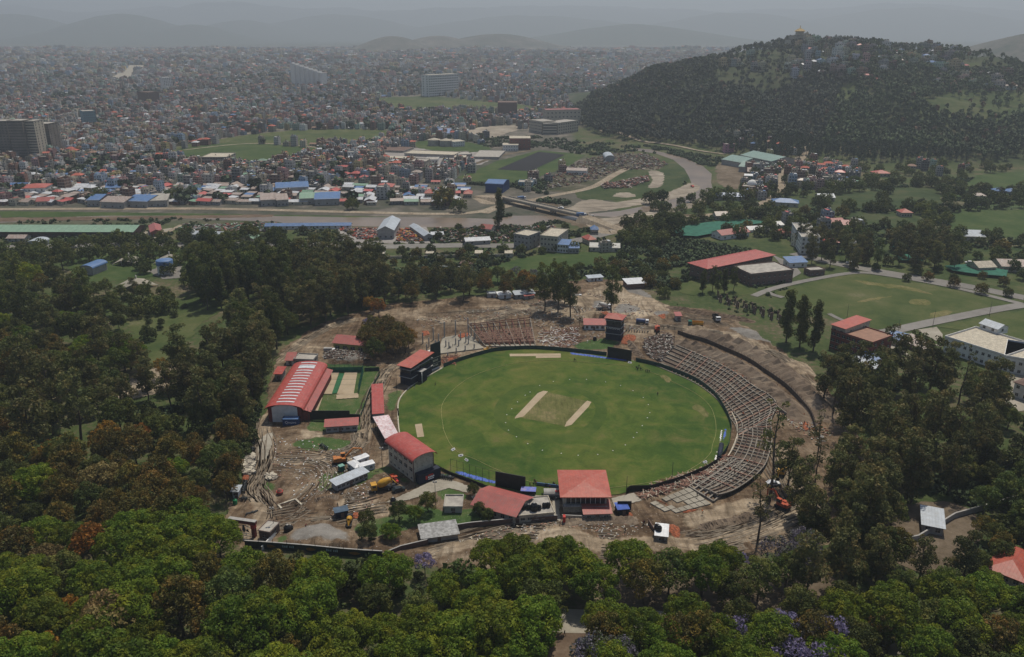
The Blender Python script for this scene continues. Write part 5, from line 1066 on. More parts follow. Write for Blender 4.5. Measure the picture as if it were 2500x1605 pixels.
def textmesh(name,body,size,mat,parent,loc,rot=(R(90),0,0),ext=.03):
 c=bpy.data.curves.new(name,'FONT');c.body=body;c.size=size;c.extrude=ext;c.align_x='CENTER';c.align_y='CENTER'
 o=bpy.data.objects.new(name,c);COL.link(o);dg=bpy.context.evaluated_depsgraph_get();me=bpy.data.meshes.new_from_object(o.evaluated_get(dg));bpy.data.objects.remove(o)
 me.materials.clear();me.materials.append(mat);o=bpy.data.objects.new(name,me);link(o,parent);o.location=loc;o.rotation_euler=rot;return o
def wallrun(name,label,pts,h,th,mat,cat="fence",post=None,postm=None,k=0,z=0,coping=None,group=None,world=False,posth=.3):
 P=[Vector(p)for p in pts]if world else[at(u,v)for u,v in pts]
 if k:P=smooth_line(P,k)
 o=P[0].copy();t=thing(name,label,cat,(o.x,o.y,z),0,group);mb=MB();cp_=MB()
 for a,b in zip(P[:-1],P[1:]):
  d=(b-a);d.z=0;L=d.length;rz=math.atan2(d.y,d.x);M=Matrix.Translation((a.x-o.x,a.y-o.y,0))@Matrix.Rotation(rz,4,'Z')
  mb.box(-.01,L+.01,-th/2,th/2,-.3,h,0,M)
  if coping:cp_.box(0,L,-th/2-.06,th/2+.06,h,h+.12,0,M)
 mb.build("panel",mat,t)
 if coping:cp_.build("coping",coping,t)
 if post:
  pm=MB().bar((0,0,-.3),(0,0,h+posth),.07,n=5).build("post",postm or M_steel,t);acc=0;n_=0;first=True
  for a,b in zip(P[:-1],P[1:]):
   L=(b-a).length;s_=-acc
   while s_+post<=L and n_<95:
    s_+=post;p=a.lerp(b,s_/L)if L else a;q=pm if first else pm.copy()
    if not first:COL.link(q);q.parent=t
    first=False;q.location=(p.x-o.x,p.y-o.y,0);n_+=1
   acc=L-s_ if s_>0 else acc+L
 return t
#the clubhouse side
#arched academy hall
A,B=at(657,1031),at(738,1031);bk=at(764.8,897.7,6);Dh=(bk-at(742,1000,6)).length
hall=bldg("training_hall","long indoor cricket hall under a bright red arched roof with silver skylight strips",(657,1031),(738,1031),Dh,6,M_maroon,'arch',M_red,nf=0,ns=7,rise=2.5,ww=1.6,wh=1.0,floors=1,sides='LR',o=1.2,cat="sports hall",door=False)
W=(B-A).length;mb=MB();mb.box(1.6,W-1.6,-.12,0,-.2,6.6);mb.poly([(1.6,-.12,6.6),(W-1.6,-.12,6.6),(W*.7,-.12,7.7),(W*.3,-.12,7.7)]);mb.build("end_wall",M_white,hall)
for i in range(15):
 y=Dh*(.03+.94*i/14);mb=MB();n_=8;wid=2.6 if i==12 else .85
 for k in range(n_):
  a0,a1=math.pi*(.36+.30*k/n_),math.pi*(.36+.30*(k+1)/n_);f_=lambda a:(W/2-(W/2+1.2)*math.cos(a),6-.15+2.5*math.sin(a)**.9+.12)
  (x0,z0),(x1,z1)=f_(a0),f_(a1);mb.poly([(x0,y,z0),(x1,y,z1),(x1,y+wid,z1),(x0,y+wid,z0)],smooth=True)
  mb.poly([(x0,y,z0-.3),(x1,y,z1-.3),(x1,y,z1),(x0,y,z0)])
 mb.build("skylight",M_skylight,hall)
mb=MB();mb.box(W+.02,W+3.0,1.0,Dh*.98,-.2,4.2);mb.build("side_aisle",M_maroon,hall);mb=MB();mb.poly([(W+.1,.4,5.6),(W+3.8,.4,4.3),(W+3.8,Dh,4.3),(W+.1,Dh,5.6)]);mb.build("side_roof",M_red2,hall)
bldg("store_annex","small red-roofed annex against the far left corner of the arched hall",(672,930),(688,930),7,3.4,M_grey,'shed',M_red,nf=1,ns=0,rise=.4)
bldg("brick_shed","low flat-roofed grey outbuilding behind the arched hall",(719,893),(765,895),7,3,M_grey,'flat',M_croof,nf=3,ns=1)
bldg("red_kiosk","tiny kiosk with red tin roof left of the grey outbuilding",(699,893),(718,893),5,2.8,M_white,'shed',M_red2,nf=1,ns=1)
ct=bldg("storage_container","blue shipping container with white lettering in front of the arched hall",(691,1042),(729,1042),2.8,3.1,M2("blue container paint",(.025,.06,.16),(.02,.045,.12),.5,.6),'flat',TIN["blue"],nf=0,ns=0,parapet=.1,cat="container",door=False)
textmesh("lettering","Qmove",1.5,M_text,ct,(3.2,-.04,1.8))
bldg("changing_block","small block with red and pink striped roof beside the black screens",(796,1058),(873,1053),4.2,2.9,M_grey,'shed',M_pink and M_red2,nf=5,ns=1,rise=.7,wh=.8)
bldg("yellow_clubhouse","yellow-green single-storey house with faded red roof behind the rubble heap",(815,855),(890,862),11,4.2,M_yel,'gable',M_red2,nf=4,ns=2,rise=2.0,ww=2.2,wh=1.6)
bldg("dressing_shed","long narrow bright red flat-roofed shed beside the oval's left edge",(911,1030),(938,1028),30,3.4,M_grey,'flat',M_red,nf=1,ns=6,parapet=0)
#pale roofed stand
A,B=at(944,1092),at(976,1072)
st=bldg("covered_stand","spectator stand under a bleached white and pink tin roof beside the red arched clubhouse",(942,1088),(968,1076),1,.4,M_dbrick,'flat',M_conc if False else M_croof,nf=0,ns=0,parapet=0,cat="stand",door=False)
q=[at(909.7,1018,4.2),at(948.6,1013,4.6),at(972,1058.4,5.2),at(939.6,1071.4,4.4)];inv=Matrix.Translation(st.location)@Matrix.Rotation(st.rotation_euler.z,4,'Z');inv=inv.inverted()
ql=[inv@p for p in q];mb=MB();mb.poly(ql[::-1]);mb.poly([p-Vector((0,0,.15))for p in ql]);mb.build("roof",M_pink,st)
for e,(p,q2)in enumerate(((ql[0],ql[3]),(ql[1],ql[2]))):
 for i in range(6):c=p.lerp(q2,(i+.3)/6);MB().bar((c.x,c.y,-.3),(c.x,c.y,c.z-.1),.12,n=6).build("column",M_steel,st)
mb=MB()
for i in range(4):
 a_,b_=ql[0].lerp(ql[1],.15+.2*i),ql[3].lerp(ql[2],.15+.2*i);a2,b2=ql[0].lerp(ql[1],.35+.2*i),ql[3].lerp(ql[2],.35+.2*i);z_=2.2-.5*i
 mb.poly([(a_.x,a_.y,z_),(b_.x,b_.y,z_),(b2.x,b2.y,z_),(a2.x,a2.y,z_)][::-1]);mb.poly([(a2.x,a2.y,z_),(b2.x,b2.y,z_),(b2.x,b2.y,z_-.5),(a2.x,a2.y,z_-.5)])
mb.build("seat_steps",M_maroon,st)
#red arched three-storey clubhouse: long side faces lower left
A,B=at(950,1132),at(1011,1179);C_=at(1055,1158);dl=(B-A).normalized();Wc=(B-A).length;Dc=(C_-B).length
nrm=Vector((-dl.y,dl.x,0));loc=B.copy();ft=thing("clubhouse","three-storey cream clubhouse with bright red arched roof and a dark banner","building",(B.x,B.y,0),math.atan2(nrm.y,nrm.x))
#local x: along short front (B->C), local y: back along the long facade
mb=MB();mb.box(0,Dc,0,Wc,-.4,9,0);n_=14;rf=MB();pts=[]
for i in range(n_+1):
 a=math.pi*i/n_;pts.append((Dc/2-(Dc/2+1.0)*math.cos(a),8.9+1.9*math.sin(a)))
for i in range(n_):
 (x0,z0),(x1,z1)=pts[i],pts[i+1];rf.poly([(x0,-1.2,z0),(x1,-1.2,z1),(x1,Wc+.8,z1),(x0,Wc+.8,z0)],smooth=True);rf.poly([(x0,-1.2,z0-.2),(x0,Wc+.8,z0-.2),(x1,Wc+.8,z1-.2),(x1,-1.2,z1-.2)])
 for y in(-1.2,Wc+.8):rf.poly([(x0,y,z0-.2),(x1,y,z1-.2),(x1,y,z1),(x0,y,z0)])
 if x1>0 and x0<Dc:
  for y in(0,Wc):mb.poly([(max(0,x0),y,9),(min(Dc,x1),y,9),(min(Dc,x1),y,max(9,z1-.21)),(max(0,x0),y,max(9,z0-.21))])
mb.build("wall",M_cream,ft);rf.build("roof",M_red,ft)
for f in range(3):
 for i in range(5 if f else 6):
  o=bpy.data.objects.new("window",winmesh(1.8 if f else .8,1.3 if f else .7));link(o,ft);o.location=(-.02,Wc*(i+.5)/(5 if f else 6),f*3+.95);o.rotation_euler.z=-math.pi/2
mb=MB();mb.box(-.12,.12,-.14,.1,0,8.9);mb.box(Dc-.12,Dc+.12,-.14,.1,0,8.9);mb.build("corner_pipe",M_dbrick,ft)
mb=MB();mb.box(.5,Dc+1.2,-2.6,-.2,-.2,3.9);mb.poly([(.4,-2.65,3.9),(Dc+1.25,-2.65,3.7),(Dc+1.25,-2.65,0),(.4,-2.65,0)][::-1]);mb.build("banner",M_dnet,ft)
mb=MB()
for i,(x0,w2)in enumerate(((4.2,.5),(4.9,.4),(5.5,.6),(6.3,.4))):mb.box(x0,x0+w2,-2.72,-2.66,1.5,2.1)
mb.box(4.3,6.6,-2.72,-2.66,.9,1.15);mb.build("lettering",M_text,ft)
mb=MB();mb.box(4.3,6.4,-2.71,-2.66,2.3,2.8);mb.box(3.2,4.0,-2.71,-2.66,1.2,2.6);mb.build("emblem",M_redp,ft)
#media tower with red roof
def tower(name,label,A,B,D,h,roofm,hipr,levels,text=None,wallm=None):
 A,B=at(*A),at(*B);loc,rz,W=frame(A,B);t=thing(name,label,"tower",loc,rz)
 mb=MB();mb.box(.0,W,0,D,-.3,h*.62);mb.build("lower_cloth",wallm or M_dnet,t)
 mb=MB();mb.box(.35,W-.35,.35,D-.35,h*.62,h);mb.build("glazed_storey",M_glass,t)
 for i in range(levels):
  z_=h*(i+1)/(levels+.4);mb=MB();mb.box(-.5,W+.5,-.5,D+.5,z_,z_+.2);mb.build("floor_slab",M_grey,t)
 for x,y in((.2,.2),(W-.2,.2),(.2,D-.2),(W-.2,D-.2),(W/2,.1),(-.02+W,D/2)):MB().bar((x,y,-.3),(x,y,h+.1),.16,n=6).build("column",M_steel,t)
 r=MB();o=1.0
 if hipr:
  c=(W/2,D/2,h+1.9);ev=[(-o,-o,h),(W+o,-o,h),(W+o,D+o,h),(-o,D+o,h)]
  for i in range(4):r.poly([ev[i],ev[(i+1)%4],c]);r.poly([ev[i],(*ev[i][:2],h-.25),(*ev[(i+1)%4][:2],h-.25),ev[(i+1)%4]])
 else:r.box(0,1,0,1,0,1,0,Matrix(((W+2*o,0,0,-o),(0,D+2*o,0,-o),(0,.9,.15,h+.1),(0,0,0,1))))
 r.build("roof",roofm,t)
 rl=MB()
 for i in range(levels):
  z_=h*(i+1)/(levels+.4)+1.1;rl.bar((-.5,-.5,z_),(W+.5,-.5,z_),.05,n=4);rl.bar((W+.5,-.5,z_),(W+.5,D+.5,z_),.05,n=4);rl.bar((-.5,-.5,z_),(-.5,D+.5,z_),.05,n=4)
 rl.build("railing",M_steel,t)
 if text:textmesh("lettering",text,1.7,M_text,t,(W/2,-.06,h*.55))
 return t,W
mt,W=tower("media_tower","dark cloth-wrapped media tower with orange red pitched roof at the oval's left edge",(978,938),(1004,944),17,9.2,M_red3,False,2)
mb=MB();mb.box(W+.1,W+2.6,5,9,-.2,5.5);mb.box(W,W+2.7,4.9,9.1,5.5,5.7,1);mb.build("lift_shaft",[M_dnet,M_grey],mt);MB().bar((W+2.6,4.9,0),(W+2.6,4.9,5.5),.15).build("pipe",M_white,mt)
stt,W=tower("scoreboard_tower","dark blue wrapped tower with red hipped roof and white lettering behind the oval",(1478,829),(1514,834),6.5,12.0,M_red3,True,3,"YAMAHA")
#manual scoreboard
A,B=at(1053,907),at(1074,898);loc,rz,W=frame(A,B);sb=thing("scoreboard","tall dark scoreboard board on a white side building by the boundary","scoreboard",loc,rz)
mb=MB();mb.box(0,W,0,4.5,-.3,8.5);mb.build("side_building",M_white,sb);mb=MB();mb.box(-.2,W+.3,-.5,-.05,1.2,13.5);mb.build("board",M2("dark board paint",(.018,.028,.035),(.012,.02,.024),.5,.6),sb)
fr=MB()
for z_ in(3.4,6.2):fr.box(-.2,W+.3,-.58,-.5,z_,z_+.22)
for x in(.8,1.7,2.6,3.5):fr.box(x,x+.6,-.57,-.5,2.0,2.9);fr.box(x,x+.6,-.57,-.5,4.4,5.4)
fr.build("number_frames",M_cream,sb);mb=MB();mb.box(-2.6,0,.1,4.5,-.3,8.6);mb.build("white_wing",M_white,sb);mb=MB();mb.box(-2.3,-.5,0,.09,5.6,6.2);mb.build("lettering",M_redp,sb)
for x in(.2,W-.2):MB().bar((x,.8,8.4),(x,-.1,13),.09).build("strut",M_steel,sb)
#pavilion
A,B=at(1372,1258),at(1485,1258);pv_=bldg("pavilion","main pavilion with bright red hipped roof and glazed upper balcony facing the camera",(1376,1252),(1480,1252),15,6.8,M_cream,'hip',M_red3,nf=0,ns=3,rise=1.0,floors=2,o=1.4,sides='LR',cat="pavilion")
W=(at(1480,1252)-at(1376,1252)).length;mb=MB();mb.box(.6,W-.4,-.14,0,3.6,6.4,0)
for i in range(9):mb.box(.6+i*(W-1.2)/8,.75+i*(W-1.2)/8,-.2,-.14,3.6,6.4,1)
mb.build("glazed_front",[M_glass,M_white],pv_);mb=MB();mb.box(-.2,W+.2,-1.6,0,3.1,3.35);mb.build("balcony",M_grey,pv_);mb=MB();mb.bar((-.2,-1.6,4.3),(W+.2,-1.6,4.3),.06,n=4)
for i in range(14):mb.bar((-.2+i*(W+.4)/13,-1.6,3.3),(-.2+i*(W+.4)/13,-1.6,4.3),.04,n=4)
mb.build("railing",M_steel,pv_)
bldg("pavilion_annex","low annex with dull red tin roof in front of the pavilion",(1427,1272),(1490,1270),6,2.7,M_grey,'shed',M_red2,nf=3,ns=1,rise=.9,wh=.8)
wallrun("compound_wall","cream compound wall in front of the pavilion",[(1372,1268),(1428,1271)],1.6,.25,M_cream,"wall",coping=M_grey)
wallrun("gate_pillar","squat red gate pillar between the pavilion and the tank terrace",[(1374,1278),(1380,1278)],2.8,1.6,M_redp,"pillar")
#dull red roofed house and tank terrace
bldg("office_house","long cream office with dull red pitched roof beside the tank terrace",(1158,1252),(1257,1280),11.5,3.6,M_cream,'gable',M_red2,nf=5,ns=1,rise=2.0,o=1.0)
tt_b=bldg("tank_terrace","flat concrete terrace crowded with pipes and black water tanks",(1268,1278),(1352,1270),10,2.6,M_cream,'flat',M_croof,nf=5,ns=0,parapet=.5,wh=.8)
tank=thing("water_tank","","water tank");MB().lathe([(0,0),(.95,0),(1.0,.1),(1.0,.75),(.96,.8),(1.0,.85),(1.0,1.5),(.8,1.85),(.35,2.05),(.35,2.2),(0,2.22)],n=14).build("body",M_black,tank);MB().lathe([(.36,2.2),(.36,2.3),(0,2.32)],n=10).build("lid",M_grey,tank)
TK=[((1278,1243),2.85),((1290,1243),2.85),((1304,1246),2.85),((1316,1244),2.85),((1329,1239),2.85),((1338,1238),2.85),((703,1300),0),((709,1297),0),((1608,1298),2.6),((1604,1294),2.6),((2021,897),0),((2023,923),0),((1452,832),0),((960,1229),0)]
TL_=["first black water tank from the left on the concrete terrace","second black water tank from the left on the terrace","largest black water tank in the middle of the terrace","fourth black water tank from the left on the terrace","fifth black water tank, near the terrace's right end","black water tank at the right end of the terrace","big black water tank left standing beside the gatehouse","black water tank just behind the one beside the gatehouse","front black tank on the white roofed hut","rear black tank on the white roofed hut","black tank on the bare ground below the grey shed","lower black tank on rubble near the right wood","black tank on earth behind the far boundary","round black tank on the concrete drive"]
for i,((p,z_),lb)in enumerate(zip(TK,TL_)):
 t=tank if i==0 else copy_tree(tank);c=at(p[0],p[1],z_);t.location=c;s_=1.25 if i in(2,6)else(.8 if i<6 else 1.0);t.scale=(s_,)*3;tag(t,lb,"water tank","black plastic water tanks")
bldg("rusty_lean_to","long grey and white patched tin roof among the bushes",(1032,1328),(1118,1316),6.5,2.0,M_grey,'shed',Mtin("patched tin",(.36,.36,.35),(.10,.095,.09),pitch=1.6,amt=1.0),nf=0,ns=0,rise=.4)
bldg("rubble_shed","small flat concrete hut with rubble on its roof",(1085,1254),(1128,1254),7,2.2,M_croof,'flat',M_croof,nf=1,ns=0)
bldg("tool_hut","small hut with white tin roof at the end of a low wall",(1601,1325),(1626,1328),5.5,2.8,M_grey,'shed',Mtin("white tin",(.7,.71,.72),(.6,.6,.6)),nf=1,ns=1,rise=.3,wh=.8)
wallrun("hut_wall","low dark wall running diagonally to the white roofed hut",[(1583,1280),(1606,1318)],1.8,.25,M_dbrick,"wall")
bldg("canopy_hut","dark canopy box with blue tarpaulin beside the pavilion",(1508,1262),(1535,1260),4,2.6,M_blk,'flat',M_tarpb,nf=0,ns=0,parapet=0)
bldg("guard_hut","tiny blue-grey guard hut at the left edge of the site",(569,1216),(582,1216),3,2.6,M_white,'shed',M_silver,nf=1,ns=0,rise=.2,wh=.8)
#long shed and three white cabins
bldg("site_office","long narrow site shed with grey tin roof in the middle of the yard",H1(470,1320),H1(1290,970),3.4,2.7,M_grey,'shed',M_silver,nf=7,ns=0,rise=.3,wh=.9,ww=1.0)
def cabin(a,b,D,label):
 t=bldg("site_cabin",label,a,b,D,2.5,M_vwhite,'arch',M_vwhite,nf=2,ns=1,rise=.45,o=.15,ww=.8,wh=.7,cat="cabin",group="white site cabins",door=False);return t
c_=H1(1000,640),H1(1330,540)
def cab2(a,b,D,label):
 A_,B_=at(*a),at(*b);d=(B_-A_).normalized();n_=Vector((-d.y,d.x,0));t=bldg("site_cabin",label,A_+n_*D,A_,(B_-A_).length,2.5,M_vwhite,'arch',M_vwhite,nf=1,ns=2,rise=.45,o=.15,ww=.8,wh=.7,cat="cabin",group="white site cabins",door=False,worldpts=True,sides='FLR');return t
cab2(H1(1000,650),H1(1330,530),3.0,"rear white site cabin with barrel roof, furthest from the long grey shed");cab2(H1(1090,830),H1(1480,720),3.0,"front right white site cabin with barrel roof, touching the long grey shed")
A_,B_=at(*H1(750,690)),at(*H1(960,850));bldg("site_cabin","left white site cabin set across the two others",A_,B_,3.2,2.5,M_vwhite,'hip',M_vwhite,nf=2,ns=1,rise=.5,o=.15,ww=.8,wh=.7,cat="cabin",group="white site cabins",worldpts=True,door=False)
#gate
A,B=at(573,1305),at(622,1312);loc,rz,W=frame(A,B);gt=thing("entrance_gate","red and maroon gateway with arched metal gates at the lower left of the site","gate",loc,rz)
for x in(0,W):mb=MB();mb.box(x-.55,x+.55,-.6,.6,-.3,3.4,0);mb.box(x-.65,x+.65,-.7,.7,3.4,4.8,1);mb.build("pillar",[M_maroon,M_redp],gt)
mb=MB();mb.box(-1.2,W+1.0,-.6,.6,4.8,5.9,0);mb.box(-1.3,W+1.1,-.7,.7,5.9,6.05,1);mb.build("lintel",[M_maroon,M_grey],gt);mb=MB();n_=10
for i in range(n_):mb.bar((.6+(W-1.2)*i/n_,0,2.9+1.0*math.sin(math.pi*i/n_)),(.6+(W-1.2)*(i+1)/n_,0,2.9+1.0*math.sin(math.pi*(i+1)/n_)),.09,n=4)
for i in range(15):x=.7+(W-1.4)*i/14;mb.bar((x,0,.2),(x,0,.95),.04,n=4)
mb.bar((.6,0,.95),(W-.6,0,.95),.07,n=4);mb.bar((.6,0,.2),(W-.6,0,.2),.07,n=4);mb.poly([(W/2-.6,-.05,2.2),(W/2,-.05,1.0),(W/2+.6,-.05,2.2),(W/2+.3,-.05,3.9),(W/2-.3,-.05,3.9)]);mb.build("gate_leaf",M2("blue grey metal",(.03,.07,.11),None,1,.5),gt)
for x in(2.2,W-2.2):mb=MB();mb.poly([(x-.9,0,2.3),(x-.1,0,1.6),(x+.8,0,1.5),(x+.3,0,2.0),(x+.2,0,2.6)]);mb.build("metal_figure",M_steel,gt)
bldg("gatehouse","brown brick gatehouse with flat concrete roof right of the gateway",(634,1317),(661,1322),5.5,3.2,M_dbrick,'flat',M_croof,nf=1,ns=1,parapet=.3)
wallrun("gate_wing_wall","pale sloping wing wall beside the gatehouse",[(640,1345),(672,1310)],1.6,.3,M_white,"wall")
#walls and fences
pw=wallrun("perimeter_wall","long dark painted perimeter wall at the foot of the site, above the canopy",C2(190,1295)and[C2(190,1300),C2(480,1320),C2(800,1345),C2(1100,1375),C2(1300,1390),C2(1480,1400)],2.6,.3,M2("dark blue green paint",(.012,.03,.036),(.02,.03,.02),.3,.7,world=True),"wall",post=4.5,coping=M_grey,posth=1.2)
ad=MB();P0=at(*C2(190,1300))
Pw=[at(*C2(190,1300)),at(*C2(480,1320)),at(*C2(800,1345)),at(*C2(1100,1375)),at(*C2(1300,1390)),at(*C2(1480,1400))]
for j,(s_,kind)in enumerate([(6,1),(12,0),(19,1),(26,0),(33,1),(40,0),(47,1),(54,0),(66,0),(73,0)]):
 acc=0
 for a,b in zip(Pw[:-1],Pw[1:]):
  L=(b-a).length
  if acc+L>s_+4:
   p=a.lerp(b,(s_-acc)/L);d=(b-a).normalized();M=Matrix.Translation((p.x-P0.x,p.y-P0.y,0))@Matrix.Rotation(math.atan2(d.y,d.x),4,'Z')
   if kind:
    for i in range(9):zz=1.3+.55*math.sin(math.pi*(i+.5)/9);ad.box(i*.42,i*.42+.4,-.19,-.16,2.6-zz,zz,1,M)
   else:
    for i in range(7):ad.box(i*.55,i*.55+(.4 if i!=3 else .1),-.19,-.16,1.2,1.9 if i%3 else 2.05,0,M)
   break
  acc+=L
ad.build("painted_advert",[M2("pale blue sign paint",(.25,.36,.4),None,1,.8),M2("dull orange sign paint",(.22,.11,.02),None,1,.8)],pw)
wallrun("perimeter_wall","stone wall continuing right from the dark perimeter wall below the bushes",[C2(1480,1400),C2(1650,1330),C2(1900,1270),C5(0,1010),C5(400,950),C5(820,910),C5(1240,880)],1.8,.3,M_dbrick,"wall",coping=M_grey)
wallrun("boundary_fence","green cloth fence around the far and right side of the oval",[C3(490,805),C3(650,745),C3(860,682),C3(1000,655),C3(1300,640),C3(1640,665),C3(1960,700)],2.1,.12,M_gfence,"fence",post=6,k=4)
wallrun("boundary_fence","green cloth fence curving along the right side of the oval under the terraces",[C4(375,745),C4(600,800),C4(860,900),C4(1000,985),C4(1100,1080),C4(1190,1230),C4(1228,1350),C4(1212,1450),C6(1060,380),C6(990,480)],2.1,.12,M_gfence,"fence",post=6,k=4)
wallrun("boundary_fence","black mesh fence at the lower right of the oval beside scattered timber",[C6(115,790),C6(150,770),C6(340,765),C6(600,690),C6(860,580),C6(985,500)],2.3,.1,M_blk,"fence",post=5)
wallrun("low_kerb_wall","low pale kerb wall along the left edge of the oval",[C2(1930,530),C2(1760,400),C2(1650,260),C2(1625,100),C2(1625,0),C1(1640,1400),C1(1640,1250),C1(1700,1150),C1(1800,1060),C1(1900,1000),C1(2110,885)],.5,.5,M_conc if False else M_cream,"wall",k=4)
wallrun("low_kerb_wall","pale curved kerb wall between the oval and the right terraces",[C4(1230,1200),C4(1275,1300),C4(1290,1400),C6(1160,130),C6(1160,230),C6(1110,370),C6(1040,480),C6(900,590),C6(760,670)],.6,.45,M_cream,"wall",k=4)
wallrun("railing_fence","thin railing fence between the drive and the oval",[C5(25,350),C5(200,440),C5(420,520),C5(620,600),C5(900,640)],1.3,.05,M_steel,"fence",post=3)
def screen(name,label,a,b,h,mat=M_blk,legs=3):
 A,B=at(*a),at(*b);loc,rz,W=frame(A,B);t=thing(name,label,"sight screen",loc,rz);mb=MB();mb.box(0,W,-.1,.1,.3,h);mb.build("board",mat,t);ed=MB()
 ed.box(-.08,0,-.12,.12,0,h+.05);ed.box(W,W+.08,-.12,.12,0,h+.05);ed.box(-.08,W+.08,-.12,.12,h,h+.1);ed.build("frame",M_steel,t)
 for i in range(legs):x=W*(i+.5)/legs;MB().bar((x,.1,h*.8),(x,2.2,0),.08).build("brace",M_steel,t)
 return t
screen("sight_screen","big black sight screen at the near edge of the oval",C5(641,552),C5(928,606),5.9);screen("sight_screen","black sight screen at the far edge of the oval by the green bank",C3(1966,712),C3(2180,748),5.6)
screen("sight_screen","long black screen fence in front of the practice nets",C1(622,1440),C1(1120,1440),4.4,legs=6);screen("sight_screen","short black screen panel right of the long black screen fence",C1(1125,1448),C1(1230,1450),3.2,legs=2)
screen("sight_screen","small black board standing behind the blue canopy by the pavilion",C5(1828,790),C5(1960,790),3.6,legs=2)
#high net poles near the big screen
A,B=at(*C5(203,415)),at(*C5(640,545));loc,rz,W=frame(A,B);t=thing("net_fence","row of tall thin black poles with top rails left of the big black screen","fence",loc,rz)
for i in range(8):MB().bar((W*i/7,0,0),(W*i/7,0,5.6),.07,n=5).build("pole",M_steel,t)
mb=MB();mb.bar((0,0,5.5),(W,0,5.5),.04,n=4);mb.bar((0,0,2.8),(W,0,2.8),.03,n=4);mb.build("rail",M_steel,t)
def sheetlump(name,label,px,mat,h=.5,cell=.5,cat="tarpaulin",z=.15,group=None):
 P=gpoly(px);xs=[p.x for p in P];yv=[p.y for p in P];gx=np.arange(min(xs),max(xs)+cell,cell);gy=np.arange(min(yv),max(yv)+cell,cell);X,Y=np.meshgrid(gx,gy);m_=inside(X,Y,P)
 d=np.zeros(X.shape)
 mm=m_.copy()
 for k in range(4):d+=mm;e=np.zeros_like(mm);e[1:-1,1:-1]=mm[1:-1,1:-1]&mm[:-2,1:-1]&mm[2:,1:-1]&mm[1:-1,:-2]&mm[1:-1,2:];mm=e
 Z=z+h*(d/4)**.7*(.6+.5*nr.random(X.shape));Z[d==0]=-.05
 dil=m_.copy();dil[1:-1,1:-1]|=m_[:-2,1:-1]|m_[2:,1:-1]|m_[1:-1,:-2]|m_[1:-1,2:]
 q=dil[:-1,:-1]&dil[1:,:-1]&dil[:-1,1:]&dil[1:,1:];idx=np.arange(X.size).reshape(X.shape);Q=np.stack([idx[:-1,:-1][q],idx[:-1,1:][q],idx[1:,1:][q],idx[1:,:-1][q]],1)
 if len(Q)==0:return
 us=np.unique(Q);rm=np.full(X.size,-1);rm[us]=np.arange(len(us));o=npmesh(name,np.stack([X.ravel()[us],Y.ravel()[us],Z.ravel()[us]],1),rm[Q],mat);tag(o,label,cat,group);return o
sheetlump("tarpaulin","crumpled blue tarpaulin along the near boundary left of the black screen",pc(C5,(235,415),(300,410),(640,505),(640,535),(430,490),(260,435)),M_tarpb);sheetlump("tarpaulin","long blue tarpaulin on the far boundary left of the black screen",pc(C3,(1622,668),(1700,680),(1800,690),(1960,715),(2140,738),(2140,750),(1900,722),(1640,690)),M_tarpb)
sheetlump("tarpaulin","long white ground cover sheet along the oval's right edge",pc(C6,(992,192),(1024,192),(1015,280),(1000,330),(980,380),(975,480),(920,498),(945,420),(975,330),(980,250)),M_wtarp,.25);sheetlump("tarpaulin","blue sheet beside the white ground cover",pc(C6,(1030,185),(1062,185),(1055,250),(1010,340),(1015,260)),M_tarpb,.3)
o=bpy.data.objects.new("x",None);bpy.data.objects.remove(o)
rl=thing("pitch_roller","fat black cover roll lying at the end of the white sheet","roller",at(*C6(985,455),.9),math.atan2(*(lambda d:(d.y,d.x))((at(*C6(1000,370))-at(*C6(985,455))))));MB().lathe([(0,0),(.9,0),(.9,11),(0,11)],n=14,axis='X').build("roll",M_dnet,rl);MB().lathe([(0,-.3),(.3,-.3),(.3,11.3),(0,11.3)],n=8,axis='X').build("axle",M_grey,rl)
#practice nets cage
P=[at(*C1(*q))for q in((775,1150),(860,925),(1265,920),(1215,1150))];o0=P[0];t=thing("practice_nets","green netted practice cage over clay strips beside the arched hall","net cage",(o0.x,o0.y,0));Pl=[p-o0 for p in P]
for i,(a,b,n_)in enumerate(((Pl[0],Pl[1],7),(Pl[1],Pl[2],8),(Pl[3],Pl[2],7))):
 for k in range(n_+1):
  if i and k==(0 if i==1 else n_):continue
  c=a.lerp(b,k/n_);MB().bar((c.x,c.y,0),(c.x,c.y,4.2),.06,n=5).build("pole",M_gnet,t)
mb=MB();mb.poly([(Pl[1].x,Pl[1].y,.1),(Pl[2].x,Pl[2].y,.1),(Pl[2].x,Pl[2].y,2.6),(Pl[1].x,Pl[1].y,2.6)])
def netgrid(a,b,h,s_=.55,r=.035):
 L=(b-a).length;n_=int(L/s_);g_=MB()
 for k in range(n_+1):c=a.lerp(b,k/n_);g_.bar((c.x,c.y,0),(c.x,c.y,h),r,n=3,cap=False)
 for k in range(int(h/s_)+1):z_=min(h,k*s_);g_.bar((a.x,a.y,z_),(b.x,b.y,z_),r,n=3,cap=False)
 return g_
mb.build("back_cloth",M_gnet,t)
for a,b in((Pl[0],Pl[1]),(Pl[1],Pl[2]),(Pl[3],Pl[2])):netgrid(a,b,4.2).build("net",M_gnet,t)
mb=MB()
for k in range(5):a,b=Pl[0].lerp(Pl[1],k/4),Pl[3].lerp(Pl[2],k/4);mb.bar((a.x,a.y,4.2),(b.x,b.y,4.2),.05,n=4)
mb.build("roof_rail",M_gnet,t)
wallrun("net_yard_fence","green wire fence and brown wall around the practice lawn",[C1(1275,910),C1(1435,905),C1(1440,960),C1(1330,1150),C1(1240,1400)],1.8,.05,M_gfence,"fence",post=3)
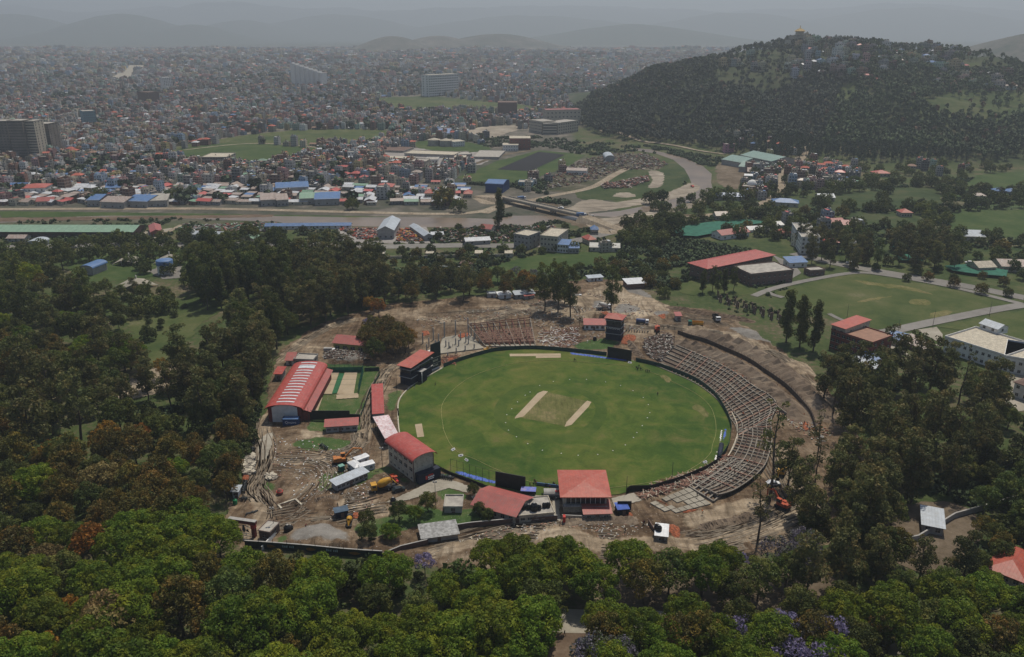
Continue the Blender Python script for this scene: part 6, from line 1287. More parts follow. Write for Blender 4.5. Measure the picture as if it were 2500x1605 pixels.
#stands under construction
def arc(pts,k=6):return smooth_line([at(u,v)for u,v in pts],k)
def resample(P,n):
 L=[0]
 for a,b in zip(P[:-1],P[1:]):L.append(L[-1]+(b-a).length)
 out=[]
 for i in range(n):
  s_=L[-1]*i/(n-1);j=min(len(P)-2,max(0,sum(1 for q in L if q<=s_)-1));out.append(P[j].lerp(P[j+1],(s_-L[j])/max(1e-6,L[j+1]-L[j])))
 return out
INN=resample(arc([C4(560,790),C4(700,850),C4(880,930),C4(1020,1020),C4(1120,1110),C4(1200,1230),C4(1270,1330),C4(1290,1430),C6(1165,160),C6(1160,270),C6(1100,400),C6(1010,510),C6(860,620),C6(740,700)]),60)
OUT=resample(arc([C4(720,640),C4(860,700),C4(1060,790),C4(1240,890),C4(1400,1010),C4(1530,1090),C4(1600,1180),C6(1440,150),C6(1450,300),C6(1420,440),C6(1370,560),C6(1250,680),C6(1080,790),C6(950,830)]),60)
o0=INN[30];td=thing("terrace_frame","curved lattice of concrete beams for the new stand right of the oval","stand",(o0.x,o0.y,0))
def lat(i,t,z0=.5,z1=1.9):p=INN[i].lerp(OUT[i],t*1.1)-o0;return Vector((p.x,p.y,z0+(z1-z0)*t))
M_terr=Mground("excavated terrace earth",[(.34,(.06,.046,.036)),(.5,(.115,.09,.07)),(.66,(.2,.165,.13))],(.06,.4,2.0),.3)
NT=7;mb=MB()
for i in range(59):
 for k in range(NT):
  a,b,c,d=lat(i,k/NT),lat(i+1,k/NT),lat(i+1,(k+1)/NT),lat(i,(k+1)/NT);dz=Vector((0,0,.75));lv=Vector((0,0,(k/NT)*2.9+.5))
  f_=lambda p:Vector((p.x,p.y,.12+.2*k));mb.poly([f_(a),f_(b),f_(c),f_(d)][::-1]);g_=lambda p:Vector((p.x,p.y,.12+.2*(k+1)));mb.poly([f_(d),f_(c),g_(c),g_(d)][::-1])
mb.build("earth_steps",M_terr,td)
for k in range(NT+1):
 mb=MB()
 for i in range(59):
  a,b=lat(i,k/NT,.45,1.9),lat(i+1,k/NT,.45,1.9);w_=.19 if k not in(2,5)else .12
  mb.box(0,(b-a).length,-w_,w_,-.25,.12,0,Matrix.Translation(a)@(b-a).to_track_quat('X','Z').to_matrix().to_4x4())
 mb.build("ring_beam",M_beam if k not in(2,5)else M_dbrick,td)
for i in range(4,60):
 if rnd.random()<.07:continue
 mb=MB();a,b=lat(i,0,.45,1.9),lat(i,1,.45,1.9)
 mb.box(0,(b-a).length,-.15,.15,-.25,.16,0,Matrix.Translation(a)@(b-a).to_track_quat('X','Z').to_matrix().to_4x4());mb.build("radial_beam",M_beam if i%4 else M_wood,td)
mb=MB()
for i in range(2,60,1):
 for k in range(NT+1):
  if rnd.random()<.3:
   p=lat(i,k/NT,.45,1.9)
   for _ in range(4):q=p+Vector((rnd.uniform(-.12,.12),rnd.uniform(-.12,.12),0));mb.bar(q,q+Vector((0,0,rnd.uniform(.8,1.6))),.035,n=3)
o=mb.build("starter_bars",M_rebar,td);o["kind"]="stuff"
#outer trench with dark shuttering
TR_=[C4(750,500),C4(870,540),C4(1000,575),C4(1150,640),C4(1300,705),C4(1420,770),C4(1520,840),C4(1700,965),C4(1800,1060),C4(1880,1150),C4(1950,1250),C4(1990,1400)]
wallrun("retaining_wall","dark shuttered retaining wall curving behind the right terraces",TR_,2.2,.4,M2("dark shuttering boards",(.085,.066,.052),(.045,.036,.03),.7,.9,world=True),"wall",post=2.2,postm=M_rebar,k=4,posth=.9)
wallrun("retaining_wall","low concrete wall between the terraces and the earth bank",[C4(700,625),C4(830,680),C4(960,735),C4(1120,800),C4(1280,890),C4(1450,1000),C4(1560,1090),C4(1640,1170),C4(1720,1230)],1.5,.35,M_beam,"wall",k=4)
def ridge(name,label,px,wd,h,mat,kind='structure'):
 P=resample(arc(px),60);V=[];Q=[];m_=7
 for i,p in enumerate(P):
  d=(P[min(i+1,59)]-P[max(i-1,0)]).normalized();n_=Vector((-d.y,d.x,0));e=min(1,i/6,(59-i)/6)
  for k in range(m_):t=k/(m_-1)*2-1;q=p+n_*t*wd/2+Vector((rnd.uniform(-.3,.3),rnd.uniform(-.3,.3),0));V.append((q.x,q.y,-.1+max(0,h*(1-abs(t))**.8*(.75+.5*rnd.random())*e)))
 for i in range(59):
  for k in range(m_-1):a=i*m_+k;Q.append((a,a+m_,a+m_+1,a+1))
 o=npmesh(name,V,Q,mat,smooth=False);o["kind"]=kind;return o
G_bank=Mground("loose earth bank",[(.34,(.085,.062,.045)),(.5,(.17,.13,.095)),(.66,(.29,.235,.175))],(.05,.35,1.8),.4)
ridge("earth_bank","",[C4(640,560),C4(800,600),C4(950,640),C4(1150,720),C4(1350,820),C4(1500,930),C4(1650,1060),C4(1800,1200),C4(1870,1320)],11,3.4,G_bank);ridge("earth_bank","",[C4(800,470),C4(1050,540),C4(1300,620),C4(1500,720),C4(1700,850),C4(1850,980),C4(2000,1150),C4(2080,1300)],13,4.4,G_bank)
ridge("earth_bank","",[C4(640,255),C4(800,285),C4(980,320),C4(1200,350),C4(1450,395)],6,1.8,G_dirt2);ridge("earth_bank","",[C4(300,560),C4(380,660),C4(440,740)],5,1.6,G_bank);ridge("earth_bank","",[C5(1250,920),C5(1500,890),C5(1750,880),C5(2050,890)],6,1.4,G_bank);ridge("earth_bank","",[C2(830,880),C2(950,850),C2(1080,840)],5,1.5,G_bank)
ridge("earth_bank","",[C6(800,1130),C6(950,1080),C6(1150,1050),C6(1300,980)],5,1.4,G_bank)
#slab panels at lower right
t=thing("slab_grid","grid of fresh concrete floor panels at the lower end of the right stand","stand",at(*C6(330,890)));o0=at(*C6(330,890));g0=[at(*C6(*q))-o0 for q in((330,890),(700,740),(910,900),(520,1000))]
for i in range(7):
 for j in range(4):
  if(i,j)in((1,0),(2,1),(1,1),(3,2),(0,3),(2,2)):continue
  f_=lambda a,b:g0[0].lerp(g0[1],a).lerp(g0[3].lerp(g0[2],a),b);q=[f_((i+.05)/7,(j+.06)/4),f_((i+.95)/7,(j+.06)/4),f_((i+.95)/7,(j+.94)/4),f_((i+.05)/7,(j+.94)/4)];mb=MB();z_=.55
  mb.poly([(p.x,p.y,z_)for p in q])
  for k in range(4):a,b=q[k],q[(k+1)%4];mb.poly([(a.x,a.y,-.1),(b.x,b.y,-.1),(b.x,b.y,z_),(a.x,a.y,z_)])
  mb.build("floor_panel",G_conc,t)
g1=[at(*C6(*q))for q in((700,740),(1090,470),(1390,520),(930,880))];o1=g1[0];t=thing("foundation_grid","heavy grey foundation beam grid below the curved terrace","stand",(o1.x,o1.y,0));g1=[p-o1 for p in g1]
for i in range(11):
 a,b=g1[0].lerp(g1[1],i/10),g1[3].lerp(g1[2],i/10);mb=MB();mb.box(0,(b-a).length,-.25,.25,0,.95,0,Matrix.Translation(a)@Matrix.Rotation(math.atan2((b-a).y,(b-a).x),4,'Z'));mb.build("cross_beam",M_beam,t)
for j in range(6):
 a,b=g1[0].lerp(g1[3],j/5),g1[1].lerp(g1[2],j/5);mb=MB();mb.box(0,(b-a).length,-.25,.25,0,.97,0,Matrix.Translation(a)@Matrix.Rotation(math.atan2((b-a).y,(b-a).x),4,'Z'));mb.build("long_beam",M_beam,t)
#far stand: raked frame
q=[C3(870,622),C3(1320,622),C3(1270,352),C3(712,412)];a0,a1=at(*q[0],0),at(*q[1],0);b1,b0=at(q[2][0],q[2][1],7.5),at(q[3][0],q[3][1],7.5);b1.z=b0.z=0
o0=a0.copy();t=thing("raked_stand","raked stand skeleton of reddish formwork and beams behind the far boundary","stand",(o0.x,o0.y,0));G=[p-o0 for p in(a0,a1,b1,b0)]
def fs(u,s_,dz=0):p=G[0].lerp(G[1],u).lerp(G[3].lerp(G[2],u),s_);return Vector((p.x,p.y,.8+6.7*s_+dz))
def beam(mb,a,b,w_=.2,h=.4,m=0):mb.box(0,(b-a).length,-w_,w_,-h,0,m,Matrix.Translation(a)@(b-a).to_track_quat('X','Z').to_matrix().to_4x4())
for i in range(11):mb=MB();beam(mb,fs(i/10,.02),fs(i/10,1),.2,.5);mb.build("raker_beam",M_rebar if i%2 else M_beam,t)
for s_ in(0.14,.24,.32,.4,.48,.56,.64,.8,.93,1.0):
 mb=MB()
 for i in range(10):beam(mb,fs(i/10,s_,.1),fs((i+1)/10,s_,.1),.14,.35)
 mb.build("cross_beam",M_rebar,t)
for k,s_ in enumerate((.16,.26,.34,.42,.5,.58)):
 mb=MB()
 for i in range(46):
  if rnd.random()<.85:beam(mb,fs((i+.3)/46,s_,.18),fs((i+.3)/46,s_+.06,.18),.12,.16,0)
 mb.build("formwork_row",M_wood,t)
for i in range(11):
 for s_ in(.35,.65,.98):
  p=fs(i/10,s_);MB().box(p.x-.25,p.x+.25,p.y-.25,p.y+.25,-.3,p.z-.2).build("column",M_grey,t)
for i in range(11):p=fs(i/10,1);mb=MB();[mb.bar((p.x+dx,p.y,p.z),(p.x+dx,p.y,p.z+2.2),.04,n=3)for dx in(-.15,0,.15)];mb.build("starter_bar",M_rebar,t)
for i in range(5):a,b,c,d=[fs(u,s_)for u,s_ in((i/5+.01,.0),((i+1)/5-.01,.0),((i+1)/5-.01,.13),(i/5+.01,.13))];mb=MB();mb.poly([Vector((p.x,p.y,.75))for p in(a,b,c,d)]);mb.poly([Vector((p.x,p.y,.75))for p in(a,b)]+[Vector((p.x,p.y,0))for p in(b,a)]);mb.build("front_slab",G_conc,t)
mb=MB();mb.poly([Vector((p.x,p.y,.2))for p in G]);mb.build("earth_sheet",G_dirt2,t)  # flat sheet of dark earth filling the footprint of the frame
#columns on the left slab
sl=[at(*C3(*p))for p in((440,690),(850,640),(720,500),(480,545))];o0=sl[0];t=thing("column_slab","pale concrete slab with bare columns left of the raked stand","stand",(o0.x,o0.y,0));sl=[p-o0 for p in sl]
mb=MB();mb.poly([(p.x,p.y,.7)for p in sl])
for k in range(4):a,b=sl[k],sl[(k+1)%4];mb.poly([(a.x,a.y,-.1),(b.x,b.y,-.1),(b.x,b.y,.7),(a.x,a.y,.7)])
mb.build("slab",G_conc,t)
for(x,y,h)in((512,625,4),(540,640,4),(600,605,4),(627,620,4),(645,565,5),(692,585,5),(715,600,5),(448,600,6),(500,540,9),(600,525,9),(712,500,9),(740,530,8),(775,545,7),(528,700,2),(605,675,3),(686,655,3),(767,640,3),(400,560,7),(360,620,5),(305,590,6),(340,660,4),(420,640,5),(450,690,3)):
 p=at(*C3(x,y))-o0;mb=MB();mb.box(p.x-.3,p.x+.3,p.y-.3,p.y+.3,-.2,h,0)
 for dx in(-.18,.18):mb.bar((p.x+dx,p.y,h),(p.x+dx,p.y,h+1.3),.04,n=3,m=1)
 mb.build("column",[M_grey,M_rebar],t)
sheetlump("brick_heap","orange brick heap spread on the column slab",pc(C3,(610,530),(650,510),(720,505),(735,530),(640,555)),M_orange,.6,cat="bricks",z=.8)
#pillar rows by the sports ground
o0=at(1810,760);t=thing("pillar_field","rows of rusty concrete pillar stubs in weeds left of the three poplars","foundations",(o0.x,o0.y,0))
for i in range(8):
 for j in range(3):
  p=at(*C4(1110+76*i+14*j,200+26*i+9*j-22*(j==0)))-o0;MB().box(p.x-.35,p.x+.35,p.y-.35,p.y+.35,-.2,3.6+rnd.random()).build("pillar",M_dbrick,t)
mb=MB()
for i in range(8):a,b=at(*C4(1110+76*i,180+26*i))-o0,at(*C4(1138+76*i,222+26*i))-o0;beam(mb,a+Vector((0,0,.5)),b+Vector((0,0,.5)),.2,.4)
mb.build("tie_beam",M_beam,t)
#foundation pit
o0=at(*C2(500,910));t=thing("foundation_pit","square pit with a pale concrete rim left of the site yard","foundations",(o0.x,o0.y,0));pq=[at(*C2(*p))-o0 for p in((530,940),(500,905),(660,850),(720,905))]
for a,b in zip(pq[:-1],pq[1:]):mb=MB();beam(mb,a+Vector((0,0,.5)),b+Vector((0,0,.5)),.3,.7);mb.build("rim_beam",M_cream,t)
for k in range(12):p=pq[1].lerp(pq[2],rnd.random()).lerp(pq[0].lerp(pq[3],rnd.random()),rnd.random());MB().bar((p.x,p.y,0),(p.x,p.y,1.4),.06,n=4).build("starter_bar",M_rebar,t)
#loose materials: heaps, timber, rubble
for i,(c,px)in enumerate(((C6,((450,1080),(560,1090),(620,1120),(620,1220),(560,1230),(520,1170))),(C6,((385,850),(430,860),(580,950),(560,965),(470,890))),(C6,((630,980),(700,950),(800,945),(760,960),(650,985))),(C2,((1195,980),(1250,970),(1285,1000),(1240,1040),(1200,1030))),(C4,((565,340),(620,320),(660,330),(640,360),(600,385),(570,370))),(C4,((240,540),(300,505),(380,520),(370,560),(300,600),(240,585))),(C3,((290,480),(350,475),(370,510),(300,525))),(C4,((50,305),(130,300),(135,330),(60,330))),(C2,((160,625),(230,620),(220,670),(165,675))),(C4,((1860,1250),(1900,1250),(1920,1370),(1880,1370))),(C3,((520,730),(590,715),(600,740),(530,755))),(C5,((1880,830),(1960,810),(1990,850),(1900,860))))):
 sheetlump("brick_heap",["bright orange brick heap right of the white roofed hut","strip of orange bricks across the slab panels","orange bricks along the lower edge of the slab panels","orange brick heap beside the yellow mixer","orange heap beside the far red hut","red-orange earth and brick heap right of the scoreboard tower","orange bricks left of the column slab","orange bricks under the tall tree","orange bricks by the left site road","red bricks strewn in the trench","orange bricks by the scoreboard","orange bricks by the blue canopy"][i],pc(c,*px),M_orange,.8,.45,"bricks",group="heaps of orange bricks")
def debris(name,label,px,n_,mats,L=(1,4),w_=.09,cat="debris",z=.4,seed=0,flat=.4):
 P=gpoly(px);rs=random.Random(seed);xs=[p.x for p in P];yv=[p.y for p in P];mb=MB();k=0
 for _ in range(n_*8):
  if k>=n_:break
  x,y=rs.uniform(min(xs),max(xs)),rs.uniform(min(yv),max(yv))
  if not inside(np.array([x]),np.array([y]),P)[0]:continue
  l=rs.uniform(*L);M=Matrix.Translation((x,y,z*rs.random()+.1))@Matrix.Rotation(rs.uniform(0,6.28),4,'Z')@Matrix.Rotation(rs.uniform(-.3,.3),4,'Y');mb.box(-l/2,l/2,-w_*rs.uniform(.7,1.6),w_*rs.uniform(.7,1.6),0,w_*rs.uniform(1,2),rs.randrange(len(mats)),M);k+=1
 o=mb.build(name,mats);tag(o,label,cat,None,"stuff");return o
debris("scattered_timber","tangled reddish timber scattered along the lower right boundary",pc(C6,(230,820),(420,700),(600,640),(800,580),(960,520),(1040,430),(1060,470),(900,620),(700,720),(480,790),(260,850)),620,[M_wood,M_wood,M_rebar,M_cream],(1.5,5),.09,"timber",.9,1)
debris("scattered_timber","reddish planks strewn around the grass bank at the far end",pc(C3,(1380,470),(1700,440),(1730,560),(1600,640),(1400,630),(1340,560)),260,[M_wood,M_rebar,M_white],(1.5,6),.1,"timber",.6,2)
debris("scattered_timber","timber and rods strewn over the left end of the far stands",pc(C3,(460,720),(640,690),(600,780),(500,790)),120,[M_wood,M_rebar,M_orange],(1,4),.09,"timber",.5,3)
debris("rubble","pale rubble and broken slabs at the head of the curved terrace",pc(C4,(450,560),(620,500),(720,530),(700,640),(600,760),(500,720),(440,640)),900,[M_croof,M_terr,M_dbrick],(.5,1.8),.2,"rubble",1.6,4)
debris("rubble","broken stone heap behind the practice nets",pc(C1,(850,740),(1000,710),(1270,740),(1270,820),(1000,815),(850,800)),900,[M_croof,M_dbrick,M_terr],(.4,1.2),.2,"rubble",2.0,5)
debris("rubble","white marble slabs stacked along the left road edge",pc(C2,(190,440),(265,430),(270,610),(175,620),(170,520)),150,[M_cream,M_beam],(1.2,2.2),.5,"stone slabs",.25,6)
debris("rubble","pile of white slabs left of the foundation pit",pc(C2,(380,630),(450,615),(485,650),(400,680)),50,[M_cream,M_beam],(1,2),.35,"stone slabs",.4,7)
debris("rubble","litter of stones and scraps over the dirt yard",pc(C2,(460,230),(1250,400),(1400,900),(1000,1050),(560,760),(420,500)),420,[M_white,M_grey,M_wood],(.25,.9),.12,"scraps",.1,8)
debris("rubble","stones and scraps scattered over the far building ground",pc(C3,(250,380),(1300,200),(1900,120),(2399,300),(2399,430),(1750,600),(1350,600),(1290,330),(700,380),(300,450)),900,[M_grey,M_cream,M_wood,M_dbrick],(.4,1.8),.16,"scraps",.2,9)
debris("rubble","lumps and scraps scattered around the curved trench",pc(C4,(700,620),(1000,640),(1500,900),(1800,1150),(2150,1400),(2000,1500),(1600,1200),(1200,850),(760,660)),900,[M_grey,M_cream,M_wood,M_dbrick,M_orange],(.4,1.8),.14,"scraps",.3,10)
debris("rubble","scraps along the lower dirt road",pc(C5,(200,1100),(800,930),(2000,880),(2399,1000),(2200,1080),(1500,1060),(900,1080)),300,[M_grey,M_cream,M_wood],(.3,1.2),.12,"scraps",.15,11)
debris("scrap_metal","heaps of scrap vehicles and machine parts in the riverside yard",pc(E2,(330,205),(560,200),(560,265),(440,265)),420,[M_dbrick,M_rust,M_mred,M_steel],(1,3.5),.45,"scrap",.8,12);debris("scrap_metal","orange and grey scrap machines right of the grey warehouse",pc(E2,(680,205),(830,200),(840,280),(680,280)),380,[M_mred,M_dbrick,M_rust,M_yellow,M_steel],(1,3.5),.45,"scrap",.8,13)
debris("scrap_metal","scrap heaps and shacks scattered over the river bend",pc(E6,(1180,620),(1420,560),(1700,570),(1860,650),(1750,700),(1500,690),(1250,780),(900,850),(820,800)),1000,[M_dbrick,M_terr,M_brick,M_grey,M_black,M_dbrick,M_rust],(1,4.5),.5,"scrap",1.5,14);debris("scrap_metal","rusty sheds and scrap on the meadow in the river bend",pc(E6,(1330,800),(1500,780),(1700,740),(1720,780),(1560,830),(1350,840)),260,[M_rust,M_dbrick,M_brick],(1.5,5),.6,"scrap",1.2,15)
debris("scrap_metal","huts and junk between the river and the grey road",pc(E2,(900,200),(1350,190),(1650,190),(1680,250),(1380,290),(950,290)),500,[M_dbrick,M_grey,M_brick,M_rust,M_black],(1,4),.45,"scrap",1,16);debris("scrap_metal","dumped building waste in the walled yard near the long green roof",pc(L4,(1230,280),(1900,270),(1850,330),(1230,330)),260,[M_dbrick,M_grey,M_brick,M_green],(1.5,5),.5,"scrap",.8,17)
#machines, vehicles, people
def wheelmb(r,w_):return MB().lathe([(0,-w_/2),(r*.55,-w_/2),(r,-w_/2+.05),(r,w_/2-.05),(r*.55,w_/2),(0,w_/2)],n=14,axis='X')
def wheels(t,pts,r,w_):
 base=None
 for(x,y)in pts:
  if base is None:base=wheelmb(r,w_).build("wheel",M_rubber,t);o=base;h=MB().lathe([(0,-w_/2-.02),(r*.5,-w_/2-.02),(r*.5,w_/2+.02),(0,w_/2+.02)],n=10,axis='X').build("hub",M_grey,o);hub=h
  else:o=base.copy();COL.link(o);o.parent=t;h=hub.copy();COL.link(h);h.parent=o
  o.location=(x,y,r)
def place(t,px,rz,label,group=None,z=.2,s=1,cat=None):
 c=at(*px);t.location=(c.x,c.y,z);t.rotation_euler.z=rz;t.scale=(s,)*3;tag(t,label,cat,group);return t
def excavator(paint,name="excavator",reach=1.0):
 t=thing(name,"","excavator")
 for s_ in(-1,1):
  mb=MB();x=s_*1.15;n_=8
  prof=[(-1.9,.1),(1.9,.1),(2.2,.45),(1.9,.9),(-1.9,.9),(-2.2,.45)]
  for q in(x-.3,x+.3):mb.poly([(q,y,z)for y,z in(prof if q>x else prof[::-1])])
  for i in range(6):(y0,z0),(y1,z1)=prof[i],prof[(i+1)%6];mb.poly([(x-.3,y0,z0),(x+.3,y0,z0),(x+.3,y1,z1),(x-.3,y1,z1)][::-1])
  mb.build("track",M_rubber,t)
 mb=MB();mb.box(-1.3,1.3,-2.1,1.5,1.0,2.0);mb.box(-1.3,1.3,-2.5,-1.4,1.1,2.3);mb.box(.1,1.2,-1.3,.2,2.0,2.35);mb.build("body",paint,t)
 mb=MB();mb.box(-1.25,-.25,.1,1.5,2.0,3.1,0);mb.box(-1.28,-.22,.05,1.55,3.1,3.22,1);cb=mb.build("cab",[M_glass,paint],t)
 mb=MB();A,B_,C_=Vector((.1,1.2,1.8)),Vector((.1,4.2*reach,4.8)),Vector((.1,7.0*reach,4.2));mb.bar(A,B_,.38,.32,4);mb.bar(B_,C_,.32,.28,4);mb.build("boom",paint,t)
 mb=MB();D_=Vector((.1,7.2*reach,1.3));mb.bar(C_,D_,.26,.2,4);mb.build("arm",paint,t)
 mb=MB();mb.poly([(-.5,7.2*reach,1.4),(.7,7.2*reach,1.4),(.7,6.3*reach,.3),(-.5,6.3*reach,.3)]);mb.poly([(-.5,7.2*reach,1.4),(-.5,6.3*reach,.3),(-.5,7.4*reach,.2)]);mb.poly([(.7,7.2*reach,1.4),(.7,7.4*reach,.2),(.7,6.3*reach,.3)]);mb.poly([(-.5,6.3*reach,.3),(.7,6.3*reach,.3),(.7,7.4*reach,.2),(-.5,7.4*reach,.2)]);mb.build("bucket",M_steel,t)
 return t
ex=excavator(M2("orange yellow machine paint",(.5,.2,.05),(.34,.12,.04),1,.5));place(ex,H1(580,560),R(-72),"orange excavator with raised arm left of the white cabins","excavators",s=1.1)
e2=excavator(M_mred,reach=.8);place(e2,C6(1575,925),R(40),"red-orange excavator parked by the right wood","excavators",s=1.05);e3=excavator(M_yellow,reach=.7);place(e3,C6(1565,620),R(150),"yellow excavator half hidden by trees right of the terraces","excavators")
e4=excavator(M_mred,reach=.75);place(e4,C4(565,475),R(170),"orange excavator digging beyond the scoreboard tower","excavators");e5=excavator(M_yellow,reach=.6);place(e5,C3(880,660),R(-60),"small yellow digger behind the green fence at the front of the raked stand","excavators",s=.6)
def mixer(paint,cabm,drumm,label,px,rz,s=1,name="mixer_truck"):
 t=thing(name,"","mixer truck");mb=MB();mb.box(-1.1,1.1,-3.6,3.4,.8,1.1);mb.build("chassis",M_steel,t)
 mb=MB();mb.box(-1.15,1.15,2.2,3.9,.9,2.7,0);mb.box(-1.05,1.05,3.9,3.95,1.8,2.5,1);mb.box(-1.18,-1.15,2.6,3.6,1.8,2.5,1);mb.box(1.15,1.18,2.6,3.6,1.8,2.5,1);mb.build("cab",[cabm,M_glass],t)
 mb=MB();k=MB();k.lathe([(.25,0),(.9,.25),(1.25,1.3),(1.25,2.4),(.95,3.6),(.55,4.4),(.4,4.4)],n=14);rot=Matrix.Translation((0,1.9,1.75))@Matrix.Rotation(R(68),4,'X');k.v=[tuple(rot@Vector(v))for v in k.v];k.build("drum",drumm,t)
 mb=MB();mb.poly([(-.5,-2.6,3.3),(.5,-2.6,3.3),(.3,-3.9,1.6),(-.3,-3.9,1.6)]);mb.bar((-.6,-2.2,1.0),(-.6,-2.4,3.0),.08);mb.bar((.6,-2.2,1.0),(.6,-2.4,3.0),.08);mb.build("chute",paint,t)
 wheels(t,[(x,y)for x in(-.95,.95)for y in(-2.4,-1.2,2.9)],.5,.35);place(t,px,rz,label,"concrete mixers",s=s);return t
mixer(M_yellow,M_yellow,M_yellow,"big yellow self-loading mixer beside the clubhouse",H1(1720,1280),R(110),1.15);mixer(M_yellow,M_steel,M_yellow,"small yellow mixer beside the dark blue shed near the gravel heap",C2(1170,1080),R(5),.75);mixer(M_vwhite,M_vwhite,M2("pale drum paint",(.55,.53,.48),(.42,.4,.37),.6,.5),"white concrete mixer truck left of the tall tree beyond the tower",C3(1930,285),R(-80),1.15)
def truck(cabm,bodym,label,px,rz,kind='tip',s=1,cat="truck",name="truck",z=.2,group="trucks on the site"):
 t=thing(name,"",cat);mb=MB();mb.box(-1,1,-3.3,3.2,.7,.95);mb.build("chassis",M_steel,t);mb=MB();mb.box(-1.1,1.1,1.9,3.5,.85,2.5,0);mb.box(-1.0,1.0,3.5,3.54,1.7,2.3,1);mb.box(-1.13,-1.1,2.2,3.2,1.7,2.3,1);mb.box(1.1,1.13,2.2,3.2,1.7,2.3,1);mb.build("cab",[cabm,M_glass],t);mb=MB()
 if kind=='tip':
  mb.box(-1.15,1.15,-3.4,1.6,1.0,1.15);mb.box(-1.2,-1.1,-3.4,1.6,1.15,2.3);mb.box(1.1,1.2,-3.4,1.6,1.15,2.3);mb.box(-1.1,1.1,1.5,1.6,1.15,2.6);mb.box(-1.1,1.1,-3.4,-3.3,1.15,2.2)
 elif kind=='tank':mb.lathe([(0,-3.3),(.9,-3.2),(1,-3),(1,1.4),(.9,1.6),(0,1.7)],n=14);mb.v=[(x,z-0,y+1.9)if False else(x,z,y+1.95)for x,y,z in mb.v]
 else:mb.box(-1.15,1.15,-3.4,1.7,1.0,3.0)
 mb.build("tank" if kind=='tank' else "cargo_box",bodym,t);wheels(t,[(x,y)for x in(-.95,.95)for y in(-2.3,2.6)],.48,.32);place(t,px,rz,label,group,s=s,z=z);return t
truck(M_vwhite,M_steel,"tipper truck with white cab and black body beyond the curved trench",C4(1095,375),R(185),s=1.1);truck(M_vwhite,M2("blue tank paint",(.06,.09,.2),(.1,.13,.22),.5,.4),"white and dark blue tanker on the dirt road",C4(430,410),R(-100),'tank');truck(M_gnet,M_yellow,"green and yellow drilling truck on the dirt road behind the terraces",C4(910,430),R(80),'tip',1.15)
truck(M_vwhite,M_grey,"white lorry left of the yellow clubhouse",C1(900,710),R(-90),'box',.8);truck(M_vwhite,M_white,"white truck behind the four tall trees",C3(1690,175),R(-100),'tip',.8);truck(M_vwhite,TIN["blue"],"blue lorry at the near end of the river bridge",E6(1180,1085),R(-75),'box',1.2,group="lorries by the bridge",z=3.2);truck(M_grey,M_white,"white lorry behind the blue one near the bridge",E6(1240,1075),R(-75),'tip',1.2,group="lorries by the bridge",z=.6);truck(M_vwhite,TIN["blue"],"blue lorry parked at the far end of the river bridge",E6(715,925),R(-60),'box',1.2,group="lorries by the bridge")
def car(paint,label,px,rz,s=1,z=.2,group=None):
 t=thing("car","","car");prof=[(-2.1,.35),(2.1,.35),(2.15,.8),(1.2,.95),(.55,1.45),(-1.2,1.5),(-1.9,1.0),(-2.15,.9)];mb=MB()
 for x in(-.85,.85):mb.poly([(x,y,z_)for y,z_ in(prof if x>0 else prof[::-1])])
 for i in range(8):(y0,z0),(y1,z1)=prof[i],prof[(i+1)%8];mb.poly([(-.85,y0,z0),(.85,y0,z0),(.85,y1,z1),(-.85,y1,z1)][::-1])
 mb.build("body",paint,t);mb=MB();mb.poly([(-.87,1.0,.98),(-.87,.5,1.38),(-.87,-1.1,1.4),(-.87,-1.6,1.0)]);mb.poly([(.87,-1.6,1.0),(.87,-1.1,1.4),(.87,.5,1.38),(.87,1.0,.98)]);mb.poly([(-.75,1.22,.98),(.75,1.22,.98),(.7,.6,1.46),(-.7,.6,1.46)]);mb.build("windows",M_glass,t)
 wheels(t,[(x,y)for x in(-.78,.78)for y in(-1.35,1.35)],.33,.2);place(t,px,rz,label,group,s=s,z=z);return t
M_cblk=M2("black car paint",(.02,.03,.035),None,1,.3,spec=.6);car(M_cblk,"dark car parked beside the yellow mixer",H1(2110,1310),R(-62),1.05)
car(M_vwhite,"white car on the road behind the sports ground",E1(1265,440),R(60),1.2);car(M_vwhite,"white car parked by the farm sheds at the right",E1(2040,438),R(80),1.2);car(M_vwhite,"white car crossing the river bridge",E6(1020,1035),R(65),1.2,z=4.9);car(M_grey,"grey car on the dirt road before the bridge",E6(610,930),R(60),1.2)
car(M_redp,"red bus-like car coming down the village road",E1(240,-60),R(10),1.3);car(M_vwhite,"white car at the bend of the village road",E1(650,50),R(60),1.2);car(M_vwhite,"white car almost hidden under the lower right trees",(1680,1540),R(-85),1.1);car(M_vwhite,"pale tarped vehicle at the lower end of the right terraces",C6(1490,715),R(-85),1.1)
tr=thing("tractor","","tractor");mb=MB();mb.box(-.4,.4,.1,1.7,.7,1.4);mb.box(-.6,.6,-.9,.1,.7,1.2);mb.build("bonnet",M_redp,tr);mb=MB();mb.box(-.7,.7,-1.0,.2,2.3,2.4,0);[mb.bar((x,y,1.1),(x,y,2.3),.04,n=4,m=1)for x in(-.6,.6)for y in(-.9,.1)];mb.build("canopy",[M_mred,M_steel],tr)
wheels(tr,[(x,-.6)for x in(-.75,.75)],.7,.35);wheels(tr,[(x,1.3)for x in(-.6,.6)],.4,.25);mb=MB();mb.box(-.8,.8,-4.0,-1.6,.9,1.05);[mb.box(a,b,c,d,1.05,1.5)for a,b,c,d in((-.8,-.75,-4,-1.6),(.75,.8,-4,-1.6),(-.75,.75,-4,-3.95),(-.75,.75,-1.65,-1.6))];mb.build("trailer",M_mred,tr);place(tr,H1(2040,1090),R(210),"red tractor with small trailer beside the clubhouse",s=1.0)
